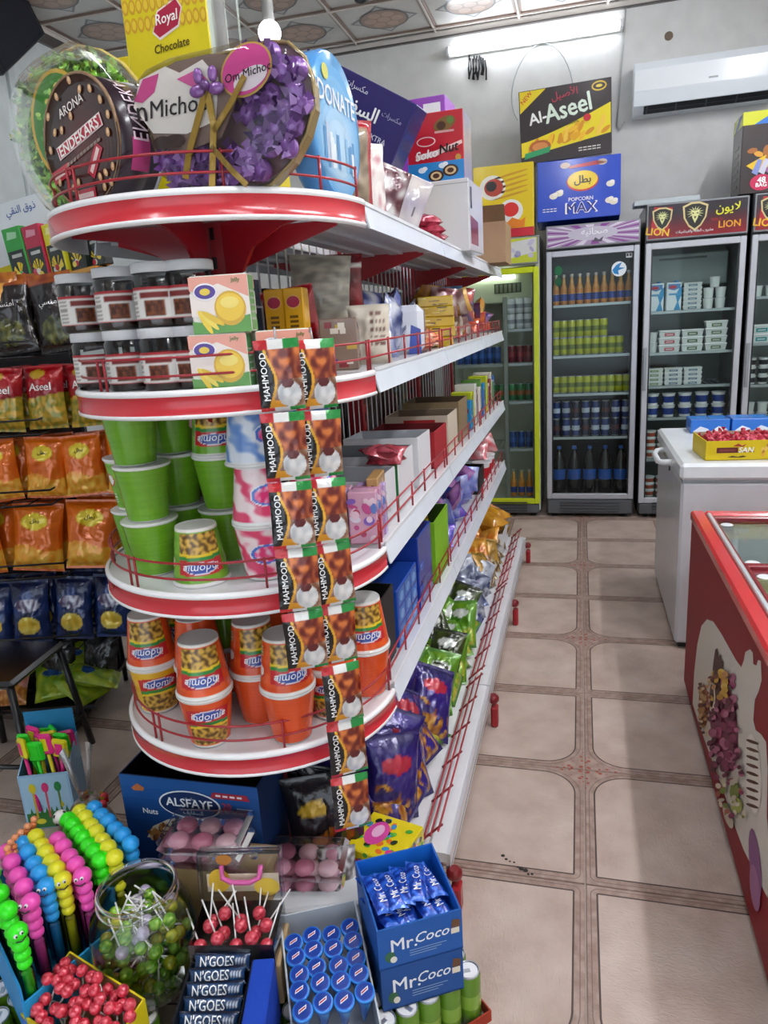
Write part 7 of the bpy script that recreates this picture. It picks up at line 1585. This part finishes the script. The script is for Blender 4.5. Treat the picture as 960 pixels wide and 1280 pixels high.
# --- nut carton, open, under the end unit
def pr_als(b, f):
    [b.rect(f, 0, q_*.1, 1, q_*.1+.1, mixc('#0e2450', '#1f5aa0', q_/10), .0004) for q_ in range(10)]; f = f.cut(0, .44, 1, 1)
    b.ell(f, .5, .62, .225, .22, '#e8eaee', .001, 30); b.ell(f, .5, .62, .212, .2, '#142c5c', .0016, 30); b.txt(f, 'ALSFAYF', .5, .65, .13, '#f2f4f6', .0024, w=.36, bold=.03); b.txt(f, 'السفايف', .52, .5, .08, '#e4e8ee', .0024, w=.2); b.txt(f, 'مكسرات', .5, .72, .045, '#c9d0dc', .0024)
    b.txt(f, 'Nuts', .2, .45, .085, '#f2f4f6', .0016, bold=.03); b.txt(f, 'مكسرات', .86, .47, .06, '#dfe4ec', .0016); b.pol(f, [(.66, .77), (.94, .77), (.92, .86), (.68, .86)], '#a8283c', .001); [b.rect(f, .70+q_*.05, .8, .735+q_*.05, .83, '#f0e4e4', .0016) for q_ in range(4)]; b.txt(f, '20', .77, .66, .1, '#b83a4a', .0016, bold=.03); b.rect(f, .84, .63, .95, .65, '#8fa0c0', .0012)
    b.pol(f, [(.14, .0), (.2, .2), (.32, .34), (.42, .4), (.5, .36), (.52, .0)], '#d8ccb8', .001)
    q = random.Random(6)
    for k in range(70):
        u = q.uniform(.17, .5); b.ell(f, u, q.uniform(.0, max(.05, .36-abs(u-.42)*.9)), .03, .032, q.choice(['#a8743a', '#7a4a24', '#d8c09a', '#5f3418', '#c8a878']), .0014+k*.00003, 9, q.uniform(0, 3))
    b.pol(f, [(.08, .8), (.13, .88), (.18, .82), (.17, .77), (.1, .76)], '#b8683a', .001)
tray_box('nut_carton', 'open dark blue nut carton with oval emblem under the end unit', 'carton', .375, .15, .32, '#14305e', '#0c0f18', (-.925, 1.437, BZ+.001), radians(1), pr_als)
kb = MB(); kb.bbox((-.12, -.05, 0), (.12, .05, .205), '#a88c64', .003); tag(kb.build('support_carton', 'board', None, (-.815, 1.303, ZK-.0), (0, 0, radians(4))), 'brown carton under the pink pastry packs', 'carton')
def clam():
    t = thing('pastry_pack', 'x', 'pastry pack'); b = MB()
    b.add([(-.085, -.05, 0), (.085, -.05, 0), (.085, .05, 0), (-.085, .05, 0), (-.098, -.062, .022), (.098, -.062, .022), (.098, .062, .022), (-.098, .062, .022)], [(0, 3, 2, 1), (0, 1, 5, 4), (1, 2, 6, 5), (2, 3, 7, 6), (3, 0, 4, 7)], '#fff'); b.build('tray', 'clear', t)
    b = MB(); b.bbox((-.1, -.064, .022), (.1, .064, .046), '#fff', .012); b.build('lid', 'clear', t)
    for i in range(3):
        for j in range(2): q = MB(); q.ball((0, 0, 0), .026, ['#d89aac', '#c87890', '#e0b4bc'][(i+j) % 3], 12, 8, .6); q.build('pastry', 'gloss', t, (-.058+i*.058, -.026+j*.052, .022))
    return t
cl = Proto(clam()); zc_ = ZK+.206
for k in range(2): cl.put((-.845+.006*k, 1.295-.008*k, zc_+k*.0468), (0, 0, radians(4+3*k)), 'clear pack of pink pastries stacked before the nut carton', 'pink pastry packs by the nut carton')
for k in range(3): cl.put((-.645+.004*k, 1.385, BZ+.0015+k*.0468), (0, 0, radians(14-3*k)), 'clear pack of pink pastries stacked on the base deck beside the monster-print box', 'pink pastry packs on the deck')
def pr_mon(b, f, r, l, t, k):
    q = random.Random(12)
    for pl in (f, r, l, t):
        for i in range(34): b.ell(pl, q.uniform(.06, .94), q.uniform(.06, .94), .05, .07, q.choice(['#2a3a24', '#d83a8c', '#3a8ac0', '#4fa83a', '#e8742a', '#f4ece0', '#1c1a1a']), .0008+i*.00003, 8, q.uniform(0, 3))
        b.ell(pl, .35, .5, .2, .3, '#d84a9c', .0022); b.ell(pl, .35, .55, .1, .16, '#f0b8d8', .0026)
carton('sweet_box', 'yellow box with colourful monster print at the foot of the gondola', 'box', .15, .15, .10, '#e4cf1c', pr_mon, (-.475, 1.52, BZ+.001), (0, 0, radians(-14)))
o = bag('sweet_bag', 'silvery clear bag of small grey sweets against the monster-print box', 'bag', .12, .17, .06, lambda u, v: '#c8a82a' if v < .3 else mixc('#5a524e', '#d8d4d4', clamp01(.5+1.6*nz2(u, v, 9, 9, 2))), m='film', seed=44, nu=26, nv=30); o.location = (-.56, 1.39, BZ+.003); o.rotation_euler = (radians(-14), 0, radians(22)); o.scale = (.8, .8, .8)
ab = MB(); ab.bbox((-.12, -.04, 0), (.12, .05, .1), '#d4d6d8', .006); tag(ab.build('white_packet', 'paper', None, (-.60, 1.335, ZK), (0, 0, radians(20))), 'plain white packet between the cone tray and the pastry packs', 'packet')
